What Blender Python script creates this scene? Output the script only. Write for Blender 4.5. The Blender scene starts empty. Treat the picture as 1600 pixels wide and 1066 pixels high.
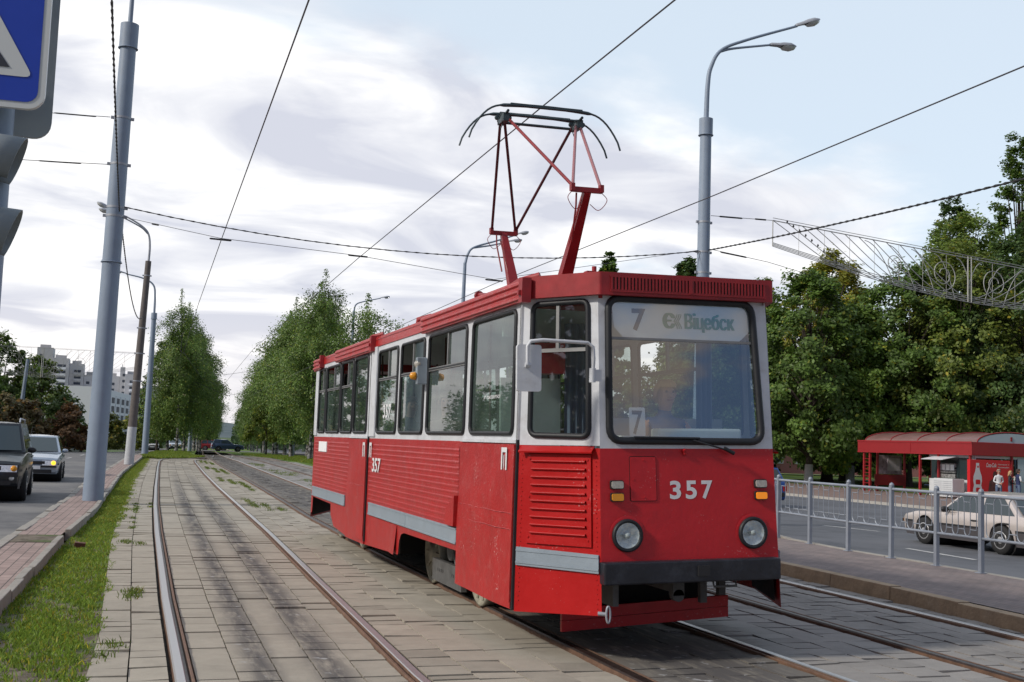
import bpy, bmesh, math, random
import numpy as np
from mathutils import Vector, Matrix
from mathutils.geometry import tessellate_polygon, delaunay_2d_cdt
R = math.radians
C = bpy.data.collections.new("scene"); bpy.context.scene.collection.children.link(C)
scn = bpy.context.scene
rng = np.random.default_rng(7); random.seed(7)

# ------------------------------------------------------------------ camera
cam = bpy.data.objects.new("camera", bpy.data.cameras.new("camera")); C.objects.link(cam)
fwd = Vector((0.31372174, 0.94532483, 0.08910466)); rt = Vector((0.94754245, -0.31773418, 0.03476068)); up = Vector((-0.06117172, -0.07352526, 0.99541552))
m = Matrix.Identity(4)
for i in range(3):
    m[i][0] = rt[i]; m[i][1] = up[i]; m[i][2] = -fwd[i]
m[0][3], m[1][3], m[2][3] = 0, 0, 1.6254
cam.matrix_world = m
cam.data.sensor_width = 36; cam.data.lens = 40.5; cam.data.clip_start = 0.1; cam.data.clip_end = 6000
scn.camera = cam
scn.view_settings.view_transform = 'Standard'; scn.view_settings.look = 'None'; scn.view_settings.gamma = 1
scn.view_settings.exposure = 0.28

# ------------------------------------------------------------------ world: sky with broken cloud
SUN_AZ = (-0.93, -0.16); SUN_EL = 34
w = bpy.data.worlds.new("World"); scn.world = w; w.use_nodes = True
nt = w.node_tree; nt.nodes.clear()
def N(t, **k):
    n = nt.nodes.new(t)
    for a, b in k.items(): setattr(n, a, b)
    return n
def L(a, b): nt.links.new(a, b)
def Mth(op, a, b=None, c=None, clamp=False):
    n = N('ShaderNodeMath', operation=op); n.use_clamp = clamp
    for i, x in enumerate((a, b, c)):
        if x is None: continue
        if isinstance(x, (int, float)): n.inputs[i].default_value = x
        else: L(x, n.inputs[i])
    return n.outputs[0]
out = N('ShaderNodeOutputWorld'); bg = N('ShaderNodeBackground')
sky = N('ShaderNodeTexSky', sky_type='NISHITA'); sky.sun_disc = False
sky.sun_elevation = R(SUN_EL); sky.sun_rotation = math.atan2(SUN_AZ[0], SUN_AZ[1])
sky.air_density = 1.0; sky.dust_density = 1.2; sky.ozone_density = 1.2
tc = N('ShaderNodeTexCoord'); sx = N('ShaderNodeSeparateXYZ'); L(tc.outputs['Generated'], sx.inputs[0])
zc = Mth('MAXIMUM', sx.outputs[2], 0.0); zz = Mth('ADD', zc, 0.16)
cx = N('ShaderNodeCombineXYZ'); L(Mth('DIVIDE', sx.outputs[0], zz), cx.inputs[0]); L(Mth('DIVIDE', sx.outputs[1], zz), cx.inputs[1])
n1 = N('ShaderNodeTexNoise'); n1.inputs['Scale'].default_value = 0.75; n1.inputs['Detail'].default_value = 9; n1.inputs['Roughness'].default_value = 0.56; n1.inputs['Distortion'].default_value = 0.35
mp = N('ShaderNodeMapping'); mp.inputs['Location'].default_value = (3.3, 1.7, 0.4); mp.inputs['Scale'].default_value = (0.85, 1.15, 1); L(cx.outputs[0], mp.inputs[0]); L(mp.outputs[0], n1.inputs['Vector'])
n2 = N('ShaderNodeTexNoise'); n2.inputs['Scale'].default_value = 2.0; n2.inputs['Detail'].default_value = 7; n2.inputs['Roughness'].default_value = 0.52; n2.inputs['Distortion'].default_value = 0.6
L(mp.outputs[0], n2.inputs['Vector'])
# more cloud ahead-left, thinner to the right and high up, broken behind
side = Mth('ADD', Mth('MULTIPLY', sx.outputs[0], -0.42), Mth('MULTIPLY', sx.outputs[2], -0.42))
side = Mth('ADD', side, Mth('MULTIPLY', sx.outputs[1], 0.12))
cov = Mth('ADD', Mth('ADD', n1.outputs[0], side), 0.18)
mr = N('ShaderNodeMapRange'); mr.interpolation_type = 'SMOOTHSTEP'; L(cov, mr.inputs[0]); mr.inputs[1].default_value = 0.40; mr.inputs[2].default_value = 0.56
cr = N('ShaderNodeValToRGB'); L(n2.outputs[0], cr.inputs[0])
e = cr.color_ramp.elements; e[0].position = 0.38; e[0].color = (0.57, 0.59, 0.67, 1); e[1].position = 0.60; e[1].color = (0.98, 0.97, 0.96, 1)
e2 = cr.color_ramp.elements.new(0.49); e2.color = (0.75, 0.76, 0.80, 1)
skm = N('ShaderNodeMix', data_type='RGBA', blend_type='MULTIPLY'); skm.inputs[0].default_value = 1; L(sky.outputs[0], skm.inputs[6]); skm.inputs[7].default_value = (0.115, 0.115, 0.115, 1)
# thin milky veil over the blue ahead
veil = N('ShaderNodeMix', data_type='RGBA'); L(skm.outputs[2], veil.inputs[6]); veil.inputs[7].default_value = (0.66, 0.75, 0.84, 1)
vf = N('ShaderNodeMapRange'); L(sx.outputs[1], vf.inputs[0]); vf.inputs[1].default_value = -0.5; vf.inputs[2].default_value = 0.55; vf.inputs[3].default_value = 0.06; vf.inputs[4].default_value = 0.80
L(vf.outputs[0], veil.inputs[0])
mx = N('ShaderNodeMix', data_type='RGBA'); L(mr.outputs[0], mx.inputs[0]); L(veil.outputs[2], mx.inputs[6]); L(cr.outputs[0], mx.inputs[7])
# warm glow low on the horizon
hz = N('ShaderNodeMapRange'); hz.interpolation_type = 'SMOOTHSTEP'; L(sx.outputs[2], hz.inputs[0]); hz.inputs[1].default_value = 0.0; hz.inputs[2].default_value = 0.13; hz.inputs[3].default_value = 0.75; hz.inputs[4].default_value = 0.0
hf = N('ShaderNodeMapRange'); L(sx.outputs[1], hf.inputs[0]); hf.inputs[1].default_value = -.25; hf.inputs[2].default_value = .5; hf.inputs[3].default_value = 0.0; hf.inputs[4].default_value = 1.0
# clouds behind the camera are lower, darker and warmer
bk = N('ShaderNodeMix', data_type='RGBA'); bkf = N('ShaderNodeMapRange'); L(sx.outputs[1], bkf.inputs[0]); bkf.inputs[1].default_value = -.45; bkf.inputs[2].default_value = .05; bkf.inputs[3].default_value = 1.0; bkf.inputs[4].default_value = 0.0
L(bkf.outputs[0], bk.inputs[0]); L(mx.outputs[2], bk.inputs[6])
n4 = N('ShaderNodeTexNoise'); n4.inputs['Scale'].default_value = 8.0; n4.inputs['Detail'].default_value = 7; n4.inputs['Roughness'].default_value = .5
mp4 = N('ShaderNodeMapping'); mp4.inputs['Scale'].default_value = (1, 1, 2.2); mp4.inputs['Location'].default_value = (.8, .35, .62); L(tc.outputs['Generated'], mp4.inputs[0]); L(mp4.outputs[0], n4.inputs['Vector'])
m4 = N('ShaderNodeMapRange'); m4.interpolation_type = 'SMOOTHSTEP'; L(n4.outputs[0], m4.inputs[0]); m4.inputs[1].default_value = .44; m4.inputs[2].default_value = .60
bkc = N('ShaderNodeMix', data_type='RGBA'); L(m4.outputs[0], bkc.inputs[0]); bkc.inputs[6].default_value = (0.13, 0.21, 0.37, 1); bkc.inputs[7].default_value = (0.42, 0.36, 0.32, 1); L(bkc.outputs[2], bk.inputs[7])
mh = N('ShaderNodeMix', data_type='RGBA'); L(Mth('MULTIPLY', hz.outputs[0], hf.outputs[0]), mh.inputs[0]); L(bk.outputs[2], mh.inputs[6]); mh.inputs[7].default_value = (0.80, 0.76, 0.76, 1)
L(mh.outputs[2], bg.inputs[0]); bg.inputs[1].default_value = 1.0; L(bg.outputs[0], out.inputs[0])
# ------------------------------------------------------------------ sun, softened by cloud
sl = bpy.data.lights.new("sun", 'SUN'); sl.energy = 2.3; sl.angle = R(6); sl.color = (1, 0.93, 0.83)
sun = bpy.data.objects.new("sun", sl); C.objects.link(sun)
k = math.cos(R(SUN_EL)) / math.hypot(*SUN_AZ)
sd = Vector((SUN_AZ[0] * k, SUN_AZ[1] * k, math.sin(R(SUN_EL))))
sun.rotation_euler = sd.to_track_quat('Z', 'Y').to_euler()

# ------------------------------------------------------------------ materials
def mat(name, col, rough=0.6, metal=0.0, var=0.0, vscale=6.0, bump=0.0, bscale=40.0, spec=0.5, dirt=None, dscale=2.0, damt=0.0, emit=None, coat=0.0, attr=False, dents=0.0, flecks=0.0):
    mt = bpy.data.materials.new(name); mt.use_nodes = True; t = mt.node_tree; p = t.nodes['Principled BSDF']
    c4 = tuple(col) + (1,) if len(col) == 3 else col
    p.inputs['Base Color'].default_value = c4; p.inputs['Roughness'].default_value = rough; p.inputs['Metallic'].default_value = metal
    p.inputs['Specular IOR Level'].default_value = spec
    if coat: p.inputs['Coat Weight'].default_value = coat; p.inputs['Coat Roughness'].default_value = 0.08
    if emit: p.inputs['Emission Color'].default_value = tuple(emit[:3]) + (1,); p.inputs['Emission Strength'].default_value = emit[3]
    src = None
    tcn = t.nodes.new('ShaderNodeTexCoord'); co = tcn.outputs['Object']
    if attr:
        a = t.nodes.new('ShaderNodeAttribute'); a.attribute_name = 'tint'
        mm = t.nodes.new('ShaderNodeMix'); mm.data_type = 'RGBA'; mm.blend_type = 'MULTIPLY'; mm.inputs[0].default_value = 1
        mm.inputs[6].default_value = c4; t.links.new(a.outputs['Color'], mm.inputs[7]); src = mm.outputs[2]
    if var:
        nz = t.nodes.new('ShaderNodeTexNoise'); nz.inputs['Scale'].default_value = vscale; nz.inputs['Detail'].default_value = 6; nz.inputs['Roughness'].default_value = 0.65
        t.links.new(co, nz.inputs['Vector'])
        mr_ = t.nodes.new('ShaderNodeMapRange'); t.links.new(nz.outputs[0], mr_.inputs[0]); mr_.inputs[1].default_value = 0.3; mr_.inputs[2].default_value = 0.7
        mr_.inputs[3].default_value = 1 - var; mr_.inputs[4].default_value = 1 + var
        vm = t.nodes.new('ShaderNodeVectorMath'); vm.operation = 'SCALE'
        if src is None: vm.inputs[0].default_value = c4[:3]
        else: t.links.new(src, vm.inputs[0])
        t.links.new(mr_.outputs[0], vm.inputs['Scale']); src = vm.outputs[0]
        rr = t.nodes.new('ShaderNodeMapRange'); t.links.new(nz.outputs[0], rr.inputs[0]); rr.inputs[3].default_value = max(0, rough - .12); rr.inputs[4].default_value = min(1, rough + .12)
        t.links.new(rr.outputs[0], p.inputs['Roughness'])
    if dirt:
        nz = t.nodes.new('ShaderNodeTexNoise'); nz.inputs['Scale'].default_value = dscale; nz.inputs['Detail'].default_value = 8; nz.inputs['Roughness'].default_value = 0.7
        t.links.new(co, nz.inputs['Vector'])
        mr_ = t.nodes.new('ShaderNodeMapRange'); t.links.new(nz.outputs[0], mr_.inputs[0]); mr_.inputs[1].default_value = 0.52 if damt < 1 else .46; mr_.inputs[2].default_value = 0.70 if damt < 1 else .54; mr_.inputs[3].default_value = 0; mr_.inputs[4].default_value = damt
        mm = t.nodes.new('ShaderNodeMix'); mm.data_type = 'RGBA'; t.links.new(mr_.outputs[0], mm.inputs[0])
        if src is None: mm.inputs[6].default_value = c4
        else: t.links.new(src, mm.inputs[6])
        mm.inputs[7].default_value = tuple(dirt) + (1,); src = mm.outputs[2]
    if flecks:
        nf = t.nodes.new('ShaderNodeTexNoise'); nf.inputs['Scale'].default_value = 55; nf.inputs['Detail'].default_value = 3; t.links.new(co, nf.inputs['Vector'])
        ng = t.nodes.new('ShaderNodeTexNoise'); ng.inputs['Scale'].default_value = 3.2; ng.inputs['Detail'].default_value = 4; t.links.new(co, ng.inputs['Vector'])
        s1 = t.nodes.new('ShaderNodeMath'); s1.operation = 'MULTIPLY_ADD'; t.links.new(ng.outputs[0], s1.inputs[0]); s1.inputs[1].default_value = .55; t.links.new(nf.outputs[0], s1.inputs[2])
        m5 = t.nodes.new('ShaderNodeMapRange'); t.links.new(s1.outputs[0], m5.inputs[0]); m5.inputs[1].default_value = .985; m5.inputs[2].default_value = 1.03; m5.inputs[3].default_value = 0; m5.inputs[4].default_value = flecks
        mm = t.nodes.new('ShaderNodeMix'); mm.data_type = 'RGBA'; t.links.new(m5.outputs[0], mm.inputs[0])
        if src is None: mm.inputs[6].default_value = c4
        else: t.links.new(src, mm.inputs[6])
        mm.inputs[7].default_value = (.62, .42, .40, 1); src = mm.outputs[2]
    if src is not None: t.links.new(src, p.inputs['Base Color'])
    if bump:
        nb = t.nodes.new('ShaderNodeTexNoise'); nb.inputs['Scale'].default_value = bscale; nb.inputs['Detail'].default_value = 4; t.links.new(co, nb.inputs['Vector'])
        bn = t.nodes.new('ShaderNodeBump'); bn.inputs['Strength'].default_value = bump; bn.inputs['Distance'].default_value = 0.02
        hsrc = nb.outputs[0]
        if dents:
            nd = t.nodes.new('ShaderNodeTexNoise'); nd.inputs['Scale'].default_value = 2.3; nd.inputs['Detail'].default_value = 2; t.links.new(co, nd.inputs['Vector'])
            ma = t.nodes.new('ShaderNodeMath'); ma.operation = 'MULTIPLY_ADD'; t.links.new(nd.outputs[0], ma.inputs[0]); ma.inputs[1].default_value = dents; t.links.new(nb.outputs[0], ma.inputs[2]); hsrc = ma.outputs[0]
        t.links.new(hsrc, bn.inputs['Height']); t.links.new(bn.outputs[0], p.inputs['Normal'])
    return mt

def glass_mat(name, tint, dirt_col, dirt, ior=1.5, gloss_min=0.05):
    mt = bpy.data.materials.new(name); mt.use_nodes = True; t = mt.node_tree; t.nodes.clear()
    o = t.nodes.new('ShaderNodeOutputMaterial'); tr = t.nodes.new('ShaderNodeBsdfTransparent'); tr.inputs[0].default_value = tuple(tint) + (1,)
    gl = t.nodes.new('ShaderNodeBsdfGlossy'); gl.inputs['Roughness'].default_value = 0.015; gl.inputs[0].default_value = (1, 1, 1, 1)
    df = t.nodes.new('ShaderNodeBsdfDiffuse'); df.inputs[0].default_value = tuple(dirt_col) + (1,)
    tcn = t.nodes.new('ShaderNodeTexCoord'); nz = t.nodes.new('ShaderNodeTexNoise'); nz.inputs['Scale'].default_value = 3.0; nz.inputs['Detail'].default_value = 6
    t.links.new(tcn.outputs['Object'], nz.inputs['Vector'])
    mr_ = t.nodes.new('ShaderNodeMapRange'); t.links.new(nz.outputs[0], mr_.inputs[0]); mr_.inputs[1].default_value = 0.35; mr_.inputs[2].default_value = 0.7; mr_.inputs[3].default_value = dirt * .5; mr_.inputs[4].default_value = dirt * 1.5
    m1 = t.nodes.new('ShaderNodeMixShader'); t.links.new(mr_.outputs[0], m1.inputs[0]); t.links.new(tr.outputs[0], m1.inputs[1]); t.links.new(df.outputs[0], m1.inputs[2])
    ge = t.nodes.new('ShaderNodeNewGeometry'); dt = t.nodes.new('ShaderNodeVectorMath'); dt.operation = 'DOT_PRODUCT'; t.links.new(ge.outputs['Incoming'], dt.inputs[0]); t.links.new(ge.outputs['Normal'], dt.inputs[1])
    ab = t.nodes.new('ShaderNodeMath'); ab.operation = 'ABSOLUTE'; t.links.new(dt.outputs['Value'], ab.inputs[0])
    om = t.nodes.new('ShaderNodeMath'); om.operation = 'SUBTRACT'; om.inputs[0].default_value = 1; t.links.new(ab.outputs[0], om.inputs[1])
    pw = t.nodes.new('ShaderNodeMath'); pw.operation = 'POWER'; pw.inputs[1].default_value = 5; t.links.new(om.outputs[0], pw.inputs[0])
    ad = t.nodes.new('ShaderNodeMath'); ad.operation = 'MULTIPLY_ADD'; ad.use_clamp = True; ad.inputs[1].default_value = .9 - gloss_min; ad.inputs[2].default_value = gloss_min + .04; t.links.new(pw.outputs[0], ad.inputs[0])
    bn = t.nodes.new('ShaderNodeBump'); bn.inputs['Strength'].default_value = 0.02; n3 = t.nodes.new('ShaderNodeTexNoise'); n3.inputs['Scale'].default_value = 1.5
    t.links.new(tcn.outputs['Object'], n3.inputs['Vector']); t.links.new(n3.outputs[0], bn.inputs['Height']); t.links.new(bn.outputs[0], gl.inputs['Normal'])
    m2 = t.nodes.new('ShaderNodeMixShader'); t.links.new(ad.outputs[0], m2.inputs[0]); t.links.new(m1.outputs[0], m2.inputs[1]); t.links.new(gl.outputs[0], m2.inputs[2])
    t.links.new(m2.outputs[0], o.inputs[0]); return mt

def leaf_mat(name, trans=0.42):
    mt = bpy.data.materials.new(name); mt.use_nodes = True; t = mt.node_tree; t.nodes.clear()
    o = t.nodes.new('ShaderNodeOutputMaterial'); a = t.nodes.new('ShaderNodeAttribute'); a.attribute_name = 'tint'
    df = t.nodes.new('ShaderNodeBsdfPrincipled'); df.inputs['Roughness'].default_value = 0.5; df.inputs['Specular IOR Level'].default_value = 0.4
    tl = t.nodes.new('ShaderNodeBsdfTranslucent'); ms = t.nodes.new('ShaderNodeMixShader'); ms.inputs[0].default_value = trans
    t.links.new(a.outputs['Color'], df.inputs['Base Color']); t.links.new(a.outputs['Color'], tl.inputs[0])
    t.links.new(df.outputs[0], ms.inputs[1]); t.links.new(tl.outputs[0], ms.inputs[2]); t.links.new(ms.outputs[0], o.inputs[0]); return mt

M = {}
M['red'] = mat('tram_red_paint', (0.50, 0.015, 0.022), 0.40, var=0.06, vscale=3.5, bump=0.10, bscale=22, dirt=(0.32, 0.016, 0.02), dscale=4, damt=0.4, spec=0.4, dents=4, flecks=.25)
M['redside'] = mat('tram_faded_red_paint', (0.40, 0.013, 0.013), 0.36, var=0.12, vscale=5, bump=0.22, bscale=45, dirt=(0.42, 0.09, 0.08), dscale=9, damt=0.45, spec=0.55, dents=3, flecks=.7)
M['redbev'] = mat('tram_bright_red_paint', (0.42, 0.003, 0.004), 0.42, var=0.08, vscale=3, bump=0.10, bscale=18, spec=0.4, dents=4, flecks=.4)
M['white'] = mat('tram_white_paint', (0.60, 0.62, 0.66), 0.42, var=0.10, vscale=4, bump=0.10, bscale=18, dirt=(0.36, 0.34, 0.34), dscale=5, damt=0.45, dents=4)
M['roof'] = mat('tram_roof_red', (0.30, 0.015, 0.02), 0.5, var=0.2, bump=0.1, bscale=10)
M['rubber'] = mat('black_rubber', (0.012, 0.014, 0.018), 0.55, var=0.2)
M['bumper'] = mat('black_bumper_paint', (0.013, 0.015, 0.022), 0.42, var=0.4, vscale=5, bump=0.2, bscale=15, dirt=(0.07, 0.08, 0.10), dscale=3, damt=0.5)
M['dark'] = mat('underframe_black', (0.010, 0.010, 0.011), 0.8, var=0.3)
M['bogie'] = mat('bogie_grey_steel', (0.10, 0.10, 0.10), 0.7, var=0.3, vscale=9, dirt=(0.08, 0.05, 0.03), damt=.5)
M['stripgrey'] = mat('grey_blue_trim', (0.26, 0.31, 0.36), 0.4, var=0.08, bump=0.08, bscale=14)
M['wheelsteel'] = mat('wheel_dusty_steel', (.30, .28, .22), .7, .1, var=.3, vscale=8)
M['alu'] = mat('dull_aluminium', (0.24, 0.24, 0.24), 0.45, 0.4, var=0.12)
M['interior'] = mat('interior_panel', (0.26, 0.32, 0.31), 0.7, var=0.1)
M['intwhite'] = mat('interior_white', (0.62, 0.70, 0.67), 0.6, var=0.06)
M['seat'] = mat('seat_brown', (0.10, 0.05, 0.03), 0.6, var=0.2)
M['winglass'] = glass_mat('dusty_window_glass', (0.60, 0.70, 0.66), (0.15, 0.21, 0.19), 0.28, gloss_min=0.02)
M['wsglass'] = glass_mat('windshield_glass', (0.90, 0.95, 0.95), (0.28, 0.34, 0.38), 0.03, gloss_min=0.20)
M['clear'] = glass_mat('clear_glass', (0.8, 0.85, 0.85), (0.3, 0.3, 0.3), 0.03)
M['carglass'] = mat('car_glass', (0.03, 0.045, 0.05), 0.05, spec=0.9)
M['paper'] = mat('white_board', (0.80, 0.82, 0.84), 0.6)
M['txtgrey'] = mat('dark_grey_lettering', (0.085, 0.085, 0.10), 0.6)
M['txtgreen'] = mat('green_lettering', (0.005, 0.25, 0.19), 0.6, var=.15, vscale=12)
M['txtgreen2'] = mat('pale_green_emblem', (0.03, 0.24, 0.18), 0.6, var=.25, vscale=14)
M['txtwhite'] = mat('white_lettering', (0.70, 0.70, 0.72), 0.55, var=.08)
M['lens'] = mat('headlamp_reflector', (0.88, 0.90, 0.92), 0.22, 0.4, var=.3, vscale=26)
M['amber'] = mat('amber_lens', (0.72, 0.30, 0.02), 0.25)
M['amberlit'] = mat('lit_amber_lens', (0.8, 0.25, 0.01), 0.25, emit=(1, 0.30, 0.02, 0.3))
M['headlit'] = mat('lit_indicator', (0.8, 0.4, 0.02), 0.25, emit=(1, 0.5, 0.03, 1.6))
M['clearlens'] = mat('ribbed_clear_lens', (0.42, 0.40, 0.36), 0.25, var=.25, vscale=40)
M['pantored'] = mat('pantograph_red', (0.24, 0.012, 0.016), 0.45, var=0.2)
M['pantodark'] = mat('pantograph_dark_red', (0.085, 0.022, 0.03), 0.5, var=0.2)
M['pantosteel'] = mat('collector_steel', (0.05, 0.075, 0.085), 0.45, 0.3, var=0.2)
M['wire'] = mat('wire_dark', (0.055, 0.055, 0.065), 0.6)
M['cable'] = mat('black_cable', (0.02, 0.02, 0.022), 0.6)
M['pole'] = mat('grey_blue_pole_paint', (0.25, 0.31, 0.40), 0.5, var=0.07, vscale=2.5, bump=0.05, bscale=8, dirt=(0.18, 0.21, 0.25), dscale=1.5, damt=.3)
M['polebrown'] = mat('weathered_concrete_pole', (0.13, 0.115, 0.11), 0.8, var=0.2)
M['galv'] = mat('galvanised_steel', (0.36, 0.38, 0.42), 0.5, 0.3, var=0.1)
M['fence'] = mat('railing_silver_paint', (0.25, 0.28, 0.33), 0.45, 0.1, var=0.1)
M['lampglass'] = mat('lamp_diffuser', (0.55, 0.56, 0.55), 0.2, var=.1)
M['garland'] = mat('pale_garland_tube', (0.40, 0.40, 0.38), 0.6)
M['railtop'] = mat('polished_rail', (0.42, 0.41, 0.41), 0.36, 0.75)
M['railrust'] = mat('rusty_rail', (0.15, 0.085, 0.055), 0.75, 0.1, var=0.3, vscale=11, bump=.2)
M['raildark'] = mat('oily_rail', (0.05, 0.035, 0.03), 0.45, 0.5, var=0.3, vscale=11)
M['bluesign'] = mat('blue_sign_face', (0.012, 0.05, 0.42), 0.35, var=.05)
M['signwhite'] = mat('sign_white', (0.62, 0.64, 0.64), 0.4)
M['signblack'] = mat('sign_black', (0.03, 0.035, 0.05), 0.5)
M['signback'] = mat('sign_back_grey', (0.27, 0.31, 0.34), 0.6, var=.06)
M['tl'] = mat('traffic_light_grey', (0.20, 0.23, 0.25), 0.6, var=.08)
M['tyre'] = mat('tyre', (0.015, 0.015, 0.016), 0.8, var=.2)
M['hub'] = mat('wheel_trim', (0.45, 0.45, 0.46), 0.35, 0.5)
M['blackplastic'] = mat('black_plastic', (0.018, 0.018, 0.02), 0.55)
M['carsilver'] = mat('car_silver_blue', (0.36, 0.42, 0.50), 0.25, 0.35, coat=.6)
M['carbeige'] = mat('car_champagne', (0.56, 0.50, 0.47), 0.28, 0.3, coat=.5)
M['carblack'] = mat('car_dark_green', (0.012, 0.015, 0.019), 0.3, 0.0, coat=.3)
M['carblue'] = mat('car_blue', (0.09, 0.14, 0.26), 0.25, 0.3, coat=.6)
M['carbright'] = mat('car_mid_blue', (0.02, 0.08, 0.30), 0.25, 0.2, coat=.6)
M['carwhite'] = mat('car_white', (0.65, 0.66, 0.68), 0.3, coat=.4)
M['carred'] = mat('car_red', (0.25, 0.02, 0.025), 0.3, coat=.4)
M['kiosk_red'] = mat('kiosk_red', (0.27, 0.014, 0.018), 0.45, var=.1)
M['kiosk_pole'] = mat('kiosk_post_red', (0.30, 0.014, 0.02), 0.5)
M['polycarb'] = mat('brown_polycarbonate', (0.17, 0.085, 0.075), 0.35, var=.15, vscale=2)
M['kiosk_white'] = mat('kiosk_white', (0.58, 0.60, 0.62), 0.5, var=.06)
M['kiosk_blue'] = mat('pale_blue_panel', (0.40, 0.47, 0.54), 0.4)
M['poster'] = mat('faded_poster', (0.30, 0.24, 0.28), 0.6, var=.5, vscale=5)
M['mixgoods'] = mat('shelf_goods', (0.22, 0.22, 0.22), 0.6, var=.9, vscale=9)
M['adred'] = mat('advert_red', (0.55, 0.012, 0.018), 0.35)
M['adbrown'] = mat('advert_dark', (0.10, 0.03, 0.025), 0.5, var=.6, vscale=6)
M['skin'] = mat('skin', (0.46, 0.25, 0.18), 0.55, var=.05)
M['hairgrey'] = mat('hair_grey', (0.25, 0.21, 0.18), 0.8)
M['hairblond'] = mat('hair_blond', (0.42, 0.28, 0.14), 0.8)
M['hairdark'] = mat('hair_dark', (0.035, 0.022, 0.018), 0.8)
M['c_white'] = mat('cloth_white', (0.60, 0.62, 0.64), 0.85, var=.08)
M['c_black'] = mat('cloth_black', (0.02, 0.022, 0.03), 0.85)
M['c_navy'] = mat('cloth_navy', (0.02, 0.03, 0.09), 0.85)
M['c_jeans'] = mat('cloth_denim', (0.09, 0.13, 0.21), 0.85, var=.1)
M['c_blue'] = mat('cloth_blue', (0.03, 0.09, 0.22), 0.85)
M['c_brown'] = mat('cloth_brown', (0.16, 0.10, 0.07), 0.85)
M['eye'] = mat('eye', (0.02, 0.015, 0.012), 0.3)
M['lip'] = mat('lip', (0.33, 0.11, 0.09), 0.5)
M['bark'] = mat('bark_brown', (0.055, 0.042, 0.034), 0.9, var=.35, vscale=9, bump=.5, bscale=14)
M['whitewash'] = mat('whitewash', (0.42, 0.41, 0.40), 0.9, var=.2, vscale=7)
M['birchbark'] = mat('birch_bark', (0.30, 0.29, 0.29), 0.85, var=.3, vscale=4, dirt=(0.018, 0.016, 0.015), dscale=3.2, damt=1.0)
M['leaf'] = leaf_mat('leaves')
M['bldwhite'] = mat('white_facade', (0.72, 0.74, 0.77), 0.8, var=.05)  # paled in its base colour for the haze over far buildings
M['bldgrey'] = mat('grey_facade', (0.46, 0.46, 0.47), 0.8, var=.06)  # grey lightened too, distance haze put into the colour
M['bldwin'] = mat('window_dark', (0.07, 0.08, 0.10), 0.6, spec=.1)
M['bldpink'] = mat('pink_facade', (0.42, 0.18, 0.17), 0.8, var=.1)
M['concrete_kerb'] = mat('kerb_concrete', (0.30, 0.28, 0.25), 0.85, var=.18, vscale=6, bump=.3, bscale=25, dirt=(0.16, 0.13, 0.10), dscale=3, damt=.5)
M['kerb_yellow'] = mat('kerb_sandy_concrete', (0.33, 0.24, 0.155), 0.85, var=.22, vscale=5, bump=.4, bscale=25, dirt=(0.40, 0.33, 0.24), dscale=2, damt=.45)

def ground_mat(name, c1, c2, scale, detail=8, rough=.9, bump=.3, bscale=80, c3=None, s3=1.0, lo=.4, hi=.62):
    mt = bpy.data.materials.new(name); mt.use_nodes = True; t = mt.node_tree; p = t.nodes['Principled BSDF']; p.inputs['Roughness'].default_value = rough; p.inputs['Specular IOR Level'].default_value = .3
    g = t.nodes.new('ShaderNodeNewGeometry'); nz = t.nodes.new('ShaderNodeTexNoise'); nz.inputs['Scale'].default_value = scale; nz.inputs['Detail'].default_value = detail; nz.inputs['Roughness'].default_value = .7
    t.links.new(g.outputs['Position'], nz.inputs['Vector'])
    cr_ = t.nodes.new('ShaderNodeValToRGB'); t.links.new(nz.outputs[0], cr_.inputs[0]); cr_.color_ramp.elements[0].position = lo; cr_.color_ramp.elements[0].color = tuple(c1) + (1,); cr_.color_ramp.elements[1].position = hi; cr_.color_ramp.elements[1].color = tuple(c2) + (1,)
    src = cr_.outputs[0]
    if c3:
        n3 = t.nodes.new('ShaderNodeTexNoise'); n3.inputs['Scale'].default_value = s3; n3.inputs['Detail'].default_value = 6; t.links.new(g.outputs['Position'], n3.inputs['Vector'])
        mr_ = t.nodes.new('ShaderNodeMapRange'); t.links.new(n3.outputs[0], mr_.inputs[0]); mr_.inputs[1].default_value = .48; mr_.inputs[2].default_value = .62
        mm = t.nodes.new('ShaderNodeMix'); mm.data_type = 'RGBA'; t.links.new(mr_.outputs[0], mm.inputs[0]); t.links.new(src, mm.inputs[6]); mm.inputs[7].default_value = tuple(c3) + (1,); src = mm.outputs[2]
    t.links.new(src, p.inputs['Base Color'])
    nb = t.nodes.new('ShaderNodeTexNoise'); nb.inputs['Scale'].default_value = bscale; nb.inputs['Detail'].default_value = 5; t.links.new(g.outputs['Position'], nb.inputs['Vector'])
    bn = t.nodes.new('ShaderNodeBump'); bn.inputs['Strength'].default_value = bump; bn.inputs['Distance'].default_value = .02; t.links.new(nb.outputs[0], bn.inputs['Height']); t.links.new(bn.outputs[0], p.inputs['Normal'])
    return mt
M['ground'] = ground_mat('distant_ground', (0.045, 0.085, 0.02), (0.075, 0.12, 0.03), .35, c3=(.06, .09, .025), s3=.05)
M['soil'] = ground_mat('verge_soil', (0.085, 0.068, 0.05), (0.20, 0.17, 0.13), 7, c3=(.06, .10, .02), s3=1.3)
M['asphalt'] = ground_mat('asphalt', (0.115, 0.115, 0.12), (0.165, 0.163, 0.165), 2.2, c3=(.20, .195, .19), s3=.35, bscale=140, bump=.25)
M['asphalt2'] = ground_mat('asphalt_dark', (0.085, 0.09, 0.10), (0.115, 0.12, 0.135), 1.5, c3=(.125, .13, .145), s3=.25, bscale=140, bump=.2)
M['bed'] = ground_mat('track_bed', (0.03, 0.027, 0.024), (0.06, 0.054, 0.045), 9)
M['lawn'] = ground_mat('lawn', (0.075, 0.13, 0.018), (0.13, 0.20, 0.03), 1.2, c3=(.10, .16, .024), s3=.25)
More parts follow.
